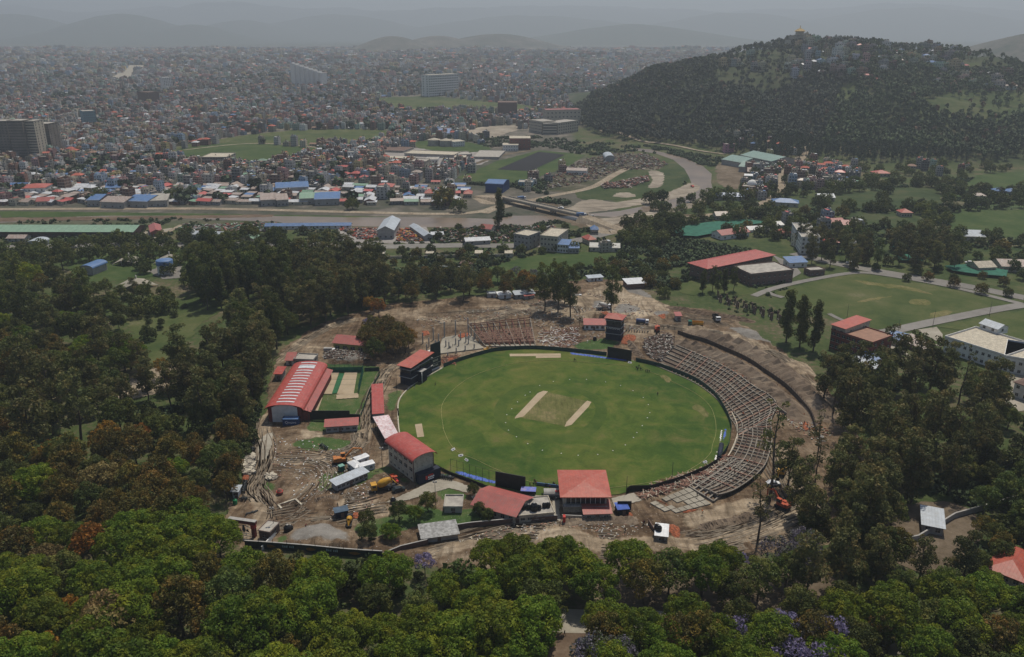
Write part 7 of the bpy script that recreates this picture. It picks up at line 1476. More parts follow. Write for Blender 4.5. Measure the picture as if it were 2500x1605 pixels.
#motorbikes
bike=thing("motorbike","","motorbike");mb=MB();mb.bar((0,-.35,.75),(0,.35,.72),.14,n=6);mb.box(-.13,.13,-.8,-.15,.72,.86);mb.bar((0,.6,.35),(0,.42,1.05),.05,n=4);mb.bar((0,-.1,.35),(0,.2,.55),.18,n=6);mb.build("body",M_cblk,bike);mb=MB();mb.bar((-.35,.4,1.05),(.35,.4,1.05),.03,n=4);mb.build("handlebar",M_steel,bike)
for y in(-.65,.65):MB().lathe([(.2,-.06),(.32,-.06),(.34,0),(.32,.06),(.2,.06)],(0,y,.33),12,axis='X').build("wheel",M_rubber,bike)
BK=[]
def row(c,a,b,n_,txt):BK.append((c,a,b,n_,txt))
row(C2,(275,285),(262,335),5,"at the top of the left road");row(C2,(258,378),(256,398),3,"below the top group on the left road");row(C2,(190,690),(165,790),9,"on the left road edge by the guard hut");row(C2,(145,858),(195,862),4,"beside the green barrel");row(C2,(200,1010),(290,985),8,"behind the entrance gate")
row(C2,(900,350),(955,390),5,"on the grass of the yard");row(C5,(110,475),(220,495),7,"on the paved yard near the oval");row(C4,(290,480),(480,490),9,"right of the scoreboard tower");row(C2,(2030,640),(2118,660),5,"on the concrete drive end");first=True
for c,a,b,n_,txt in BK:
 for i in range(n_):
  p=at(*c(a[0]+(b[0]-a[0])*i/max(1,n_-1),a[1]+(b[1]-a[1])*i/max(1,n_-1)));t=bike if first else copy_tree(bike);first=False;t.location=(p.x,p.y,.2);t.rotation_euler.z=rnd.uniform(.9,1.7)+(0 if abs(b[1]-a[1])>abs(b[0]-a[0])else 1.5);t.scale=(1.15,)*3
  tag(t,f"dark motorbike {txt}, {ordn(i + 1)} in its row","motorbike","motorbikes parked "+txt)
#people
def person_mesh(pose,mats):
 J={'walk':dict(hip=(0,0,.92),fL=(-.12,.28,.05),kL=(-.11,.16,.48),fR=(.12,-.3,.06),kR=(.11,-.02,.5),ch=(0,.03,1.3),nk=(0,.04,1.48),hd=(0,.06,1.64),eL=(-.27,-.14,1.12),hL=(-.28,-.02,.88),eR=(.27,.14,1.12),hR=(.28,.3,.95)),'stand':dict(hip=(0,0,.92),fL=(-.12,.03,.05),kL=(-.11,.03,.5),fR=(.13,.05,.05),kR=(.12,.04,.5),ch=(0,0,1.3),nk=(0,0,1.48),hd=(0,.02,1.64),eL=(-.28,-.03,1.14),hL=(-.28,.06,.9),eR=(.29,-.03,1.14),hR=(.27,.1,.92)),'bend':dict(hip=(0,-.1,.85),fL=(-.14,.0,.05),kL=(-.13,.05,.46),fR=(.14,.02,.05),kR=(.13,.07,.46),ch=(0,.25,1.08),nk=(0,.4,1.18),hd=(0,.52,1.24),eL=(-.22,.42,.86),hL=(-.12,.55,.62),eR=(.22,.42,.86),hR=(.12,.57,.6))}[pose]
 names=['hip','ch','nk','hd','kL','fL','tL','kR','fR','tR','sL','eL','hL','sR','eR','hR','lL','lR','top']
 J['tL']=(J['fL'][0],J['fL'][1]+.17,.04);J['tR']=(J['fR'][0],J['fR'][1]+.17,.04);c=J['ch'];J['sL']=(-.2,c[1],c[2]+.1);J['sR']=(.2,c[1],c[2]+.1);h=J['hip'];J['lL']=(-.1,h[1],h[2]-.08);J['lR']=(.1,h[1],h[2]-.08);J['top']=(J['hd'][0],J['hd'][1],J['hd'][2]+.09)
 rad=dict(hip=.15,ch=.155,nk=.065,hd=.1,top=.07,kL=.07,fL=.05,tL=.045,kR=.07,fR=.05,tR=.045,sL=.075,eL=.05,hL=.04,sR=.075,eR=.05,hR=.04,lL=.1,lR=.1)
 E=[('hip','ch'),('ch','nk'),('nk','hd'),('hd','top'),('hip','lL'),('lL','kL'),('kL','fL'),('fL','tL'),('hip','lR'),('lR','kR'),('kR','fR'),('fR','tR'),('ch','sL'),('sL','eL'),('eL','hL'),('ch','sR'),('sR','eR'),('eR','hR')]
 me=bpy.data.meshes.new("p");me.from_pydata([J[k]for k in names],[(names.index(a),names.index(b))for a,b in E],[]);o=bpy.data.objects.new("p",me);COL.link(o);md=o.modifiers.new("s",'SKIN')
 for i,k in enumerate(names):sv=me.skin_vertices[0].data[i];sv.radius=(rad[k],rad[k]*.85);sv.use_root=(k=='hip')
 o.modifiers.new("u",'SUBSURF').levels=1;dg=bpy.context.evaluated_depsgraph_get();m2=bpy.data.meshes.new_from_object(o.evaluated_get(dg));bpy.data.objects.remove(o);m2.name="person"
 m2.materials.clear();[m2.materials.append(m_)for m_ in mats];hdz=Vector(J['hd'])
 for p in m2.polygons:
  q=p.center;hand=min((q-Vector(J['hL'])).length,(q-Vector(J['hR'])).length)<.1
  p.material_index=3 if(q-hdz).length<.2 and(q.z>hdz.z+.03 or q.y<hdz.y-.04)else(0 if(q-hdz).length<.17 or hand else(1 if(q-Vector(J['ch'])).length<.34 or min((q-Vector(J['eL'])).length,(q-Vector(J['eR'])).length)<.18 else(2 if q.z>.1 else 3)))
  p.use_smooth=True
 return m2
M_skin=M2("brown skin",(.28,.16,.10),None,1,.6);CL={"dark":M2("dark cloth",(.03,.03,.04)),"white":M2("white cloth",(.7,.7,.68)),"orange":M2("orange cloth",(.6,.14,.03)),"maroon":M2("maroon cloth",(.2,.04,.04)),"blue":M2("blue cloth",(.05,.1,.35)),"green":M2("green cloth",(.05,.2,.1))}
PM={}
def person(px,pose,top,low,label,group=None,z=.2,rz=None,c=None):
 k=(pose,top,low)
 if k not in PM:PM[k]=person_mesh(pose,[M_skin,CL[top],CL[low],M_rubber])
 o=bpy.data.objects.new("person",PM[k]);link(o);p=at(px[0],px[1],z);o.location=p;o.rotation_euler.z=rnd.uniform(0,6.28)if rz is None else rz;o.scale=(1.06,)*3;tag(o,label,"person",group)
PL=[(C3,(1668,748),'stand','dark','dark',"far boundary by the blue tarpaulin"),(C3,(1684,750),'bend','dark','dark',"beside another at the far blue tarpaulin"),(C3,(416,968),'walk','dark','dark',"alone on the grass near the media tower"),(C4,(570,1050),'walk','dark','dark',"alone on the outfield right of the far screen"),(C2,(1057,915),'walk','dark','dark',"on the paler dirt in the yard"),(C2,(757,1115),'bend','maroon','dark',"behind the gravel heap"),(C2,(424,1020),'stand','dark','dark',"on the site road above the gatehouse"),(C6,(100,1155),'walk','dark','dark',"left of the diagonal hut wall"),(C6,(268,1085),'stand','maroon','dark',"at the top of the hut wall"),(C6,(280,1085),'stand','dark','dark',"at the top of the hut wall"),(C5,(1270,935),'walk','maroon','dark',"by the red gate pillar"),(C3,(230,990),'stand','dark','white',"at the kerb below the media tower"),(C3,(556,635),'walk','white','dark',"on the column slab"),(C3,(574,620),'walk','dark','dark',"on the column slab"),(C3,(548,640),'stand','dark','dark',"on the column slab")]
k=0
for(c,p,ps,a,b,txt)in PL:k+=1;person(c(*p),ps,a,b,f"{'bending' if ps == 'bend' else 'walking' if ps == 'walk' else 'standing'} person in {a} top {txt}",None)
for grp,c,pts,cl in(("group by the striped board at the near boundary",C5,((975,555),(985,580),(1008,540),(1018,520),(1030,530),(1038,540),(1125,560),(1140,560),(1170,570),(1203,550),(1215,555),(1240,560),(990,600)),('maroon','dark','dark','maroon','dark')),("group on the paved strip behind the big screen",C5,((1010,665),(1093,655),(1105,655),(1160,690),(1200,690),(1235,685),(1225,660)),('dark','dark','white')),("group warming up at the far right boundary",C4,((378,815),(395,815),(403,800),(415,825),(430,828),(463,845),(478,845),(495,842),(390,830)),('dark','dark','dark')),("group of workers at the head of the trench",C4,((622,455),(655,445),(670,445),(720,455),(745,250)),('dark','dark')),("workers in orange in the right trench",C4,((1318,740),(1384,755),(1600,970),(1612,975),(1640,975),(1674,1045),(1698,1045),(1722,1110),(1770,1165),(1882,1310),(1908,1335),(1925,1375),(1227,725),(1380,800),(1362,905),(1492,1020),(1510,1230),(1330,1230),(1400,1280)),('orange','dark','orange','dark','maroon')),("workers on the heavy foundation grid",C6,((1090,580),(1160,640),(1130,585),(1250,510),(990,740),(860,835),(830,980),(775,825)),('orange','dark','maroon')),("workers near the lower right road",C6,((1712,490),(1780,70),(1830,200),(1875,210),(1900,260)),('dark','orange'))):
 for i,p in enumerate(pts):a=cl[i%len(cl)];person(c(*p),('stand','walk','bend')[(i*2+len(pts))%3],a,'dark',f"person in {a} clothes, {ordn(i + 1)} in the {grp}",grp,z=.7 if 'foundation' in grp else .2)
person((1378,1552),'walk','dark','dark',"person walking on the dirt verge below the lower road")
#small field things
for i,p in enumerate([(1372,1014),(1482,968),(1318,962),(1294,968),(1288,1000),(1266,1020),(1240,1040),(1236,1058)]):pass
MK=[(C3,(1356,972)),(C3,(1270,1031)),(C3,(1226,1060)),(C3,(1157,1120)),(C3,(1105,1182)),(C3,(1060,1236)),(C3,(1050,1307)),(C3,(1480,936)),(C3,(1627,918)),(C3,(1778,917)),(C3,(1950,940)),(C3,(2085,972)),(C3,(2197,1019)),(C3,(2290,1080)),(C3,(2335,1145)),(C3,(2327,1264)),(C3,(2280,1335)),(C5,(765,10)),(C5,(843,75)),(C5,(953,142)),(C5,(1096,207)),(C5,(1280,237)),(C5,(1445,256)),(C5,(1636,248)),(C5,(1784,210)),(C5,(1906,155)),(C5,(1985,82)),(C5,(2018,34)),(C6,(332,38)),(C6,(309,86)),(C6,(262,160)),(C6,(210,225)),(C6,(179,272)),(C6,(102,342))]
mk0=MB().lathe([(.24,0),(.22,.08),(.08,.16),(0,.16)],n=10).build("field_marker",M_text)
for i,(c,p)in enumerate(MK):o=mk0 if i==0 else mk0.copy();(COL.link(o)if i else 0);q=at(*c(*p));o.location=(q.x,q.y,.34);tag(o,f"small white disc marker on the outfield ring, {ordn(i + 1)} counting round","marker","white markers ringing the infield")
#boundary rope
RP=[C3(490,1360),C3(470,1200),C3(500,1100),C3(600,990),C3(750,890),C3(1000,800),C3(1300,750),C3(1600,750),C4(300,790),C4(520,850),C4(700,930),C4(900,1030),C4(1030,1140),C4(1080,1250),C4(1092,1380),C4(1060,1500),C6(900,420),C6(780,530),C6(560,640),C6(300,700),C6(0,740),C5(1700,570),C5(1250,560),C5(930,500),C5(640,390),C5(430,290),C5(300,240),C5(200,150),C5(130,0)]
P=smooth_line([at(*p)for p in RP]+[at(*RP[0])],6);mb=MB()
for a,b in zip(P[:-1],P[1:]):mb.bar((a.x,a.y,.36),(b.x,b.y,.36),.075,n=4,cap=False)
tag(mb.build("boundary_rope",M2("yellowish rope",(.36,.34,.14),None,1,.9)),"thin yellowish boundary rope looping around the oval","rope")
def prism_board(px,label,s=1,rz=0,m=M_vwhite):
 t=thing("advert_wedge",label,"advert board",(*at(*px).xy,.32),rz,"white advert wedges on the boundary");t.scale=(.65,)*3;mb=MB();mb.poly([(-1.4,-.5,0),(1.4,-.5,0),(1.4,.5,.9),(-1.4,.5,.9)]);mb.poly([(1.4,.7,0),(-1.4,.7,0),(-1.4,.5,.9),(1.4,.5,.9)]);mb.poly([(-1.4,-.5,0),(-1.4,.5,.9),(-1.4,.7,0)]);mb.poly([(1.4,-.5,0),(1.4,.7,0),(1.4,.5,.9)]);mb.build("board",m,t);mb=MB();mb.poly([(-.8,-.27,.23),(.7,-.27,.23),(.7,.1,.56),(-.8,.1,.56)]);mb.build("mark",M_dnet,t)
prism_board(C5(227,203),"small white advert wedge furthest up the left rope",rz=.9);prism_board(C5(300,262),"white advert mat in the middle of three near the clubhouse",rz=.4);prism_board(C5(355,305),"small white advert wedge nearest the black poles",rz=-.9);prism_board(C6(852,506),"white advert wedge inside the black mesh fence",rz=.6);prism_board(C3(2168,768),"white advert wedge below the far black screen",rz=-.5)
def simple(name,label,cat,px,parts,rz=0,z=.2,group=None):
 c=at(*px);t=thing(name,label,cat,(c.x,c.y,z),rz,group)
 for nm,mb,m_ in parts:mb.build(nm,m_,t)
 return t
mb=MB();mb.box(0,13,-.1,.1,.15,1.2);simple("advert_board","long blue and white sponsor board by the near boundary group","advert board",C5(1040,545),[("panel",mb,TIN["blue"]),("feet",MB().box(0,.2,-.4,.4,0,.15).box(12.8,13,-.4,.4,0,.15),M_steel)],rz=R(-14))
mb=MB();n_=8
for i in range(n_):a0,a1=math.pi*i/n_,math.pi*(i+1)/n_;mb.poly([(-3.2,-1.9*math.cos(a0),1.6+1.2*math.sin(a0)),(3.2,-1.9*math.cos(a0),1.6+1.2*math.sin(a0)),(3.2,-1.9*math.cos(a1),1.6+1.2*math.sin(a1)),(-3.2,-1.9*math.cos(a1),1.6+1.2*math.sin(a1))])
ms=MB();ms.box(-3.2,3.2,-1.9,1.9,0,.2);[ms.bar((x,y,0),(x,y,1.7),.06)for x in(-3.1,3.1)for y in(-1.8,1.8)];dg_=simple("team_dugout","grey barrel-roofed dugout with a red disc left of the pavilion","dugout",C5(1200,655),[("roof",mb,M_grey),("frame",ms,M_steel)]);MB().lathe([(0,0),(.8,0),(.8,.05),(0,.06)],(1.4,-1.0,2.75),14).build("emblem",M_redp,dg_)
mb=MB();mb.box(-2.6,2.6,-1.5,1.5,2.2,2.35);ms=MB();ms.box(-2.5,2.5,.9,1.3,0,2.2);[ms.bar((x,-1.3,0),(x,-1.3,2.2),.06)for x in(-2.4,2.4)];simple("team_dugout","small purple and blue dugout right of the big black screen","dugout",C5(960,640),[("roof",mb,M2("mauve cloth",(.28,.24,.4),(.12,.16,.45),.6)),("frame",ms,M_dnet)],rz=-.1)
simple("plastic_barrel","green plastic barrel near the guard hut","barrel",C2(95,895),[("body",MB().lathe([(0,0),(.7,0),(.75,.1),(.75,1.5),(.5,1.8),(0,1.85)],n=12),M2("green plastic",(.02,.22,.08),None,1,.4)),("lid",MB().lathe([(0,1.85),(.3,1.86),(.3,2.0),(0,2.0)],n=10),M_gnet)]);simple("brick_chimney","small round red brick chimney stack above the pit","chimney",C2(514,800),[("body",MB().lathe([(0,0),(1.1,0),(1.1,1.0),(.7,1.1),(.7,1.9),(0,2.0)],n=12),M_brick),("rim",MB().lathe([(1.0,1.0),(1.2,1.0),(1.2,1.15),(1.0,1.15)],n=12),M_redp)])
bldg("equipment_shed","dark blue square shed beside the small yellow mixer",C2(1040,1040),C2(1160,1015),3,2.6,M_dnet,'flat',M2("blue grey sheet",(.08,.12,.17)),nf=0,ns=0,parapet=0);simple("crate_box","green box bin left of the white cabins","bin",H1(590,760),[("body",MB().box(-.9,.9,-.9,.9,0,1.9),M_gnet),("lid",MB().box(-1,1,-1,1,1.9,2.05),M2("pale green plastic",(.2,.38,.32)))],rz=.7)
bldg("portable_office","small red-roofed hut in the middle of the far yard",C4(735,385),C4(778,385),5,3.2,M_grey,'shed',M_red2,nf=1,ns=0,rise=.3);bldg("red_roof_house","small white house with red tin roof left of the scoreboard tower",C3(1760,465),C3(1945,468),6,3.0,M_white,'shed',M_red2,nf=4,ns=1,rise=1.0)
bldg("tin_shed","low shed with white tin roof at the top left of the far yard",C3(990,190),C3(1100,180),5,2.6,M_white,'shed',Mtin("white tin sheet",(.72,.73,.74),(.6,.6,.6)),nf=1,ns=1,rise=.4);bldg("tin_shed","grey container shed left of the white roofed one",C3(888,185),C3(965,182),5,2.6,M_grey,'flat',M_silver,nf=0,ns=0);bldg("tin_shed","long grey shed with a red end behind the far yard",C3(1140,190),C3(1310,175),6,2.8,M_grey,'shed',M_silver,nf=3,ns=1,rise=.5);bldg("tin_shed","open-sided shed with bright grey roof on gravel behind the tall tree",C3(2150,100),C3(2310,90),9,3.4,M_dbrick,'shed',Mtin("bright tin",(.6,.62,.64),(.5,.5,.5)),nf=0,ns=0,rise=.7);bldg("tin_shed","small pale blue shed at the upper edge of the site",C3(1800,35),C3(1925,25),5,2.6,M_white,'shed',M_silver,nf=2,ns=0,rise=.3)
bldg("red_roof_house","small red-roofed hut next to the long grey shed",C3(1225,195),C3(1300,185),5,2.4,M_grey,'shed',M_red2,nf=1,ns=0,rise=.4)
def mast(px,h,label,lamps=True):
 c=at(*px);t=thing("floodlight_mast",label,"light pole",(c.x,c.y,0),0,"light poles around the site");MB().bar((0,0,-.2),(0,0,h),.12,.07,6).build("pole",M_steel,t)
 if lamps:mb=MB();mb.box(-.7,.7,-.15,.15,h-.3,h-.1);mb.box(-.7,-.2,-.3,.1,h-.1,h+.3);mb.box(.2,.7,-.3,.1,h-.1,h+.3);mb.build("lamp_head",M_grey,t)
for p,h,l,lp in(((670,1300),9,"light pole behind the gatehouse",True),(C2(1978,900),9,"light pole at the corner of the concrete drive",True),(C2(1478,545),8,"light pole beside the white cabins",True),(C1(1625,1150),9,"thin pole by the media tower",False),(C2(790,150),8,"pole in front of the black screen fence",False),(C2(930,770),6,"post by the left end of the long site shed",False),(C4(715,620),10,"light pole at the head of the trench",False),(C6(540,660),7,"pole behind the black mesh fence",False),(C5(1915,625),7,"pole right of the pavilion",False),(C3(1715,450),8,"pole left of the small red-roofed house",False),(E1(1245,800),9,"pole at the sports ground corner",False),(E1(1805,845),9,"pole on the sports ground road",False),(E1(2172,780),9,"pole further along the sports ground road",False),(E1(1578,890),8,"pole by the blue roofed building",False),(C1(300,900),8,"pole left of the arched hall",False),(C2(20,980),9,"pole at the left edge below the guard hut",False)):mast(p,h,l,lp)
#buildings of the middle distance
M_purple=M2("pink plaster",(.5,.22,.3),(.4,.18,.25),.5)
def B(nm,lab,c,a,b,D,h,wl,rt,rm,fl=1,nf=4,ns=2,**k):return bldg(nm,lab,c(*a),c(*b),D,h,wl,rt,rm,fl,nf,ns,door=False,**k)
B("school_block","very long three-storey brick school with a bright red roof and white floor bands",E1,(330,560),(755,468),15,9.5,M_dbrick,'hip',M_red,3,16,3,rise=2.4,o=1.5)
B("brick_hall","two-storey dark brick flat-roofed building beside the sports ground path",E1,(615,585),(890,555),20,7.5,M_dbrick,'flat',M_croof,2,8,5);B("roof_room","small dark brick block behind the flat-roofed brick hall, by the corner",E1,(1005,520),(1100,512),7,3.5,M_dbrick,'flat',M_croof,1,3,1)
B("canopy_shed","blue-roofed open shed behind the dark brick hall",E1,(870,465),(985,460),9,3.5,M_white,'shed',M_blue,1,2,1)
B("hostel","red and cream three-storey hostel with a rusty flat roof beside the three poplars",E1,(1130,985),(1395,1075),17,9.5,M_maroon,'flat',M2("reddish roof",(.3,.17,.12),(.24,.14,.1),.4),3,8,3,ww=2.0,wh=1.5);B("hostel_wing","cream staircase block with a red tin roof at the left end of the hostel",E1,(1130,980),(1215,1010),20,12,M_cream,'shed',M_red3,3,2,2,rise=.8)
B("bath_house","small yellow house with blue tin roof between the hostel and the garden",E1,(1495,955),(1570,975),13,3.5,M_cream,'gable',M_blue,1,2,1);B("long_canopy","long rust-striped canopy below the small blue-roofed house",E1,(1590,960),(1740,1035),6,3,M_dbrick,'shed',M_rust,1,0,0)
B("white_block","large white two-storey building with a cream flat roof at the right edge",E1,(1870,1010),(2260,1140),26,7.5,M_white,'flat',M_cream,2,10,5,parapet=1.0);B("white_block_annex","white wing of the large white building running out of the frame",E1,(2250,1140),(2520,1190),24,7.5,M_white,'flat',M_cream,2,6,2,parapet=1.0)
B("stair_head","grey-roofed rooftop block standing on the big white building",E1,(2090,950),(2200,990),8,3,M_white,'gable',M_silver,1,2,1,z=7.6,group=None);B("grey_shed","grey-roofed shed with a blue roof strip in front of the hostel",E1,(1275,1110),(1420,1160),8,3.4,M_grey,'gable',M_silver,1,2,1,rise=1.2);B("blue_roof_strip","narrow blue-roofed lean-to behind the grey-roofed shed",E1,(1335,1085),(1455,1120),4,3,M_white,'shed',M_blue,1,2,0)
B("white_house","white house with slate roof cut by the right edge",crop(0,0,1),(2470,968),(2530,990),12,7,M_white,'hip',M_dbrick,2,3,2);B("villa","salmon red hip-roofed house at the right edge among the trees",crop(0,0,1),(2415,1410),(2490,1440),15,3.6,M_cream,'hip',M_red3,1,3,2,rise=2.5,o=1.5);B("tin_hut","silver tin-roofed hut by a stone wall in the right wood",crop(0,0,1),(2250,1300),(2300,1310),10,3,M_grey,'shed',M_silver,1,2,1,rise=.8)
wallrun("stone_wall","long stone wall running through the right wood past the tin hut",[(2110,1345),(2240,1320),(2330,1265),(2420,1240),(2520,1210)],2,.5,M_grey,"wall")
B("office_block","left grey three-storey block south of the river with dark windows",E2,(1400,315),(1490,330),16,10,M_grey,'flat',M_cream,3,4,3);B("office_block","wide cream three-storey block right of the grey one south of the river",E2,(1562,335),(1668,345),26,11,M_cream,'flat',M_cream,3,5,5);B("blue_roof_house","blue-roofed house in front of the wide cream block",E2,(1668,345),(1735,350),9,6,M_white,'shed',M_blue,2,4,2);B("blue_roof_house","second blue-roofed house, right of the first one by the cream block",E2,(1740,352),(1800,352),8,4,M_grey,'shed',M_blue,1,3,1)
B("warehouse","grey tin warehouse between scrap yards south of the river",E2,(562,262),(662,262),38,7,M_grey,'gabley',M_silver,1,3,0,rise=3);B("yard_shed","narrow grey-roofed shed right of the scrap yards",E2,(850,275),(900,270),38,4,M_grey,'gabley',M_silver,1,1,0);B("long_blue_shed","very long blue and white roofed shed along the river wall",E2,(-130,205),(395,200),6,3,M_white,'gable',M_blue,1,14,1);B("long_grey_shed","very long low grey shed with a blue end near the grey road",L4,(1220,372),(1580,385),9,4,M_white,'gable',M_silver,1,14,1)
B("green_hall","very long pale green roofed hall at the left edge by the river",L4,(-120,360),(910,362),22,4.5,M_dbrick,'gable',M_green,1,20,2,rise=2.5,o=1.5);B("red_shrine","red tiered small building right of the long green hall",L4,(1035,362),(1110,355),26,4,M_brick,'gabley',M_red2,1,2,3);B("rail_shed","pale silver half-round shed between trees near the grey road",L4,(190,440),(280,440),12,4,M_silver,'arch',M_silver,1,0,0,rise=2);B("rust_roof_house","rust-roofed low house at the far left by the grey road",L4,(50,395),(170,395),9,3,M_grey,'gable',M_rust,1,3,1)
B("nursery_hut","white-roofed pavilion hut, leftmost along the nursery wall",E2,(548,385),(600,385),7,3,M_grey,'flat',M_cream,1,2,1,group=None)
for i,x in enumerate((855,1042,1158,1343)):B("nursery_hut",f"pale flat-roofed garden hut on the nursery wall, {ordn(i + 2)} from left",E2,(x,378),(x+50,378),9,3,M_cream,'flat',M_cream,1,1,1,parapet=.1)
wallrun("nursery_wall","long pale terrace wall of the nursery south of the grey road",[E2(500,388),E2(860,380),E2(1400,370)],2,.6,M_cream,"wall");B("garden_house","low house with terrace among the nursery lawns",E2,(1070,440),(1140,442),8,3,M_cream,'hip',M_dbrick,1,2,1);wallrun("garden_wall","white garden wall beside the nursery house",[E2(905,440),E2(1150,448)],1.5,.5,M_white,"wall")
B("pale_arch_shed","long pale curved-roof shed below the village by the river",E2,(1870,335),(2050,340),12,4,M_cream,'arch',M_silver,1,0,0,rise=2)if False else B("pale_arch_shed","long pale low-pitched shed right of the blue-roofed houses",E2,(1870,340),(2050,345),13,3.6,M_cream,'gable',M2("pale sheet",(.55,.54,.5),(.45,.44,.4)),1,4,1)
for i,(c,a,b,D,rm,lab)in enumerate(((E2,(1190,225),(1258,232),9,M_red2,"lone red-roofed hut near the big poplar by the river"),(E2,(1860,300),(1905,295),10,M_red3,"red-roofed house right of the cream blocks"),(E2,(1878,235),(1920,235),8,M_blue,"small blue house near the bridge road"),(E1,(430,285),(610,262),12,M_red2,"long red-roofed school block behind the shade net"),(E1,(1090,205),(1230,200),12,M_red2,"left red-roofed building of the pair beyond the dark trees"),(E1,(1220,215),(1330,215),12,M_red2,"right red-roofed building of the pair beyond the dark trees"),(E1,(1600,135),(1670,135),10,M_red3,"lone red-roofed cottage among the farm plots"),(E1,(2000,290),(2140,295),22,M_silver,"grey gabled barn at the right among farm plots"),(E1,(2100,500),(2210,495),12,M_cream,"pale open-fronted farm building at the right"),(E1,(2250,490),(2420,495),18,M_rust,"brown-roofed farm building at the right edge"),(TR,(640,1385),(820,1395),14,M_blue,"bright blue roofed hall beside the village road"),(TR,(250,1345),(460,1350),10,M_blue,"long low blue-roofed shed by the river bend"),(TR,(960,1355),(1065,1355),12,M_silver,"rust and grey roofed shed in the gravel yard"),(TR,(2150,1310),(2215,1310),10,M_blue,"left blue pavilion roof at the far right"),(TR,(2230,1315),(2300,1315),10,M_blue,"right blue pavilion roof at the far right"),(TR,(270,1480),(345,1478),9,M_rust,"hip-roofed rust house near the shade net"),(TR,(1340,1190),(1440,1190),14,M_red3,"orange-roofed villa below the forest edge"),(E1,(820,270),(890,265),9,M_red3,"pinkish-roofed house beside the white laboratory"),(F6,(85,625),(235,625),16,M_red3,"large red-roofed house near the river road"),(F6,(550,690),(620,690),12,M_red3,"red-roofed three-storey house by the river road"),(F6,(930,655),(1005,655),14,M_red3,"red-roofed shed at the right end of the shops"),(TL,(135,1280),(300,1275),22,M_red3,"white hall with bright red roof at the left"),(TL,(240,1340),(350,1335),14,M_red2,"low red shed in front of the red and white hall"))):
 B("roofed_house",lab,c,a,b,D,4 if i not in(18,19,21)else 8,M_white if i in(21,3)else M_cream,'hip' if rm in(M_blue,M_red3)else 'gable',rm,1 if i not in(18,19,21)else 2,4,2,rise=2.5)
for i,(x,n_)in enumerate(((612,1),(765,0))):B("greenhouse",("left" if n_ else "right")+" white tunnel greenhouse behind the red school block",E1,(x,235-i*28),(x+130-i*60,228-i*28),10,2.2,M_wtarp,'gable',M_wtarp,1,0,0,rise=1.8)
B("laboratory","white multi-storey laboratory block among the dark trees",E1,(940,375),(1060,380),46,12,M_white,'flat',M_croof,4,4,10);B("stone_mill","rust-roofed white long house in the river bend",E6,(1065,725),(1220,730),14,5,M_white,'gable',M_rust,1,8,2);B("grey_hangar","round-roofed grey hangar among the scrap heaps",E6,(1370,625),(1440,625),30,4,M_grey,'arch',M_silver,1,0,0,rise=4)
B("blue_warehouse","solid dark blue warehouse with lighter blue roof by the bridge road",F6,(1140,600),(1310,608),26,9,M2("blue sheet wall",(.025,.06,.18),(.02,.05,.14)),'gable',M_blue,1,0,0,rise=2);B("blue_block","pale blue flat house right of the blue warehouse",F6,(1460,562),(1600,565),14,6,M2("pale blue wall",(.2,.36,.46)),'flat',M_croof,2,5,2);B("pink_house","bright pink four-storey house at the hill foot by the river",TR,(325,1035),(390,1035),12,12,M_purple,'flat',M_croof,4,3,2)
for i,(a,b,D)in enumerate((((305,1105),(440,1130),34),((420,1155),(590,1170),30),((430,1075),(640,1120),40))):B("green_factory",("left green-roofed factory shed at the hill foot","front green-roofed factory shed at the hill foot","largest rear green-roofed factory shed at the hill foot")[i],TR,a,b,D,6,M_grey,'gable',Mtin("green factory roof %d"%i,(.17,.27,.23),(.2,.26,.22),pitch=3),1,0,0,rise=4,z=.3)
B("striped_shed","brown and cream striped roof shed beside the green factory",TR,(480,1185),(600,1190),20,5,M_brick,'shed',M_rust,1,0,0);d=B("shrine","brown brick shrine hall below a white dome",TR,(440,1310),(520,1315),24,8,M_brick,'flat',M_croof,2,4,3);MB().lathe([(4.5,8.8),(4.4,10),(3.3,12),(1.6,13),(0,13.4)],(8,12,0),16).build("dome",M_white,d)
B("basin_block","pale concrete basins of the treatment works, largest one",F6,(350,245),(830,262),30,3,M_croof,'flat',M_cream,1,0,0);B("basin_block","right part of the large concrete basins with low tanks",F6,(700,262),(1010,250),26,2.5,M_croof,'flat',M_croof,1,0,0);B("basin_block","grey square basins in front of the brown control house",F6,(1010,275),(1270,280),60,2.5,M_croof,'flat',M_croof,1,0,0);B("basin_block","low grey frame basins at the left of the works",F6,(60,205),(340,215),40,2,M_croof,'flat',M_dbrick,1,0,0)
B("works_house","white-roofed long works building with open ground floor",F6,(165,312),(430,318),14,6,M_cream,'flat',M_cream,2,8,2,parapet=0);B("works_house","cream double-storey works block below the long one",F6,(395,375),(555,380),20,9,M_cream,'flat',M_croof,3,5,3);B("works_house","grey and white works block beside the cream one",F6,(560,342),(675,342),22,7,M_white,'flat',M_croof,2,4,2);B("works_house","brown framed works block with white roof, middle of the yard",F6,(835,325),(950,325),16,8,M_brick,'flat',M_cream,2,4,2,parapet=.2);B("works_house","white pump house right of the round tanks",F6,(830,158),(940,150),20,7,M_white,'flat',M_cream,2,5,2,parapet=.2);B("works_house","white control house by the drying bed",F6,(1310,198),(1460,198),20,8,M_white,'flat',M_cream,2,6,2,parapet=.2);B("works_house","tall brown framed control house by the drying bed",F6,(1375,185),(1580,185),26,15,M_brick,'flat',M_cream,3,5,3,parapet=.2);B("works_house","small white hut at the left of the works",F6,(5,180),(115,178),16,8,M_white,'flat',M_croof,2,4,2)
B("blue_gable","pale blue gabled shed behind the round tanks",F6,(700,70),(820,66),30,7,M_white,'gable',M_blue,1,4,1,rise=5)
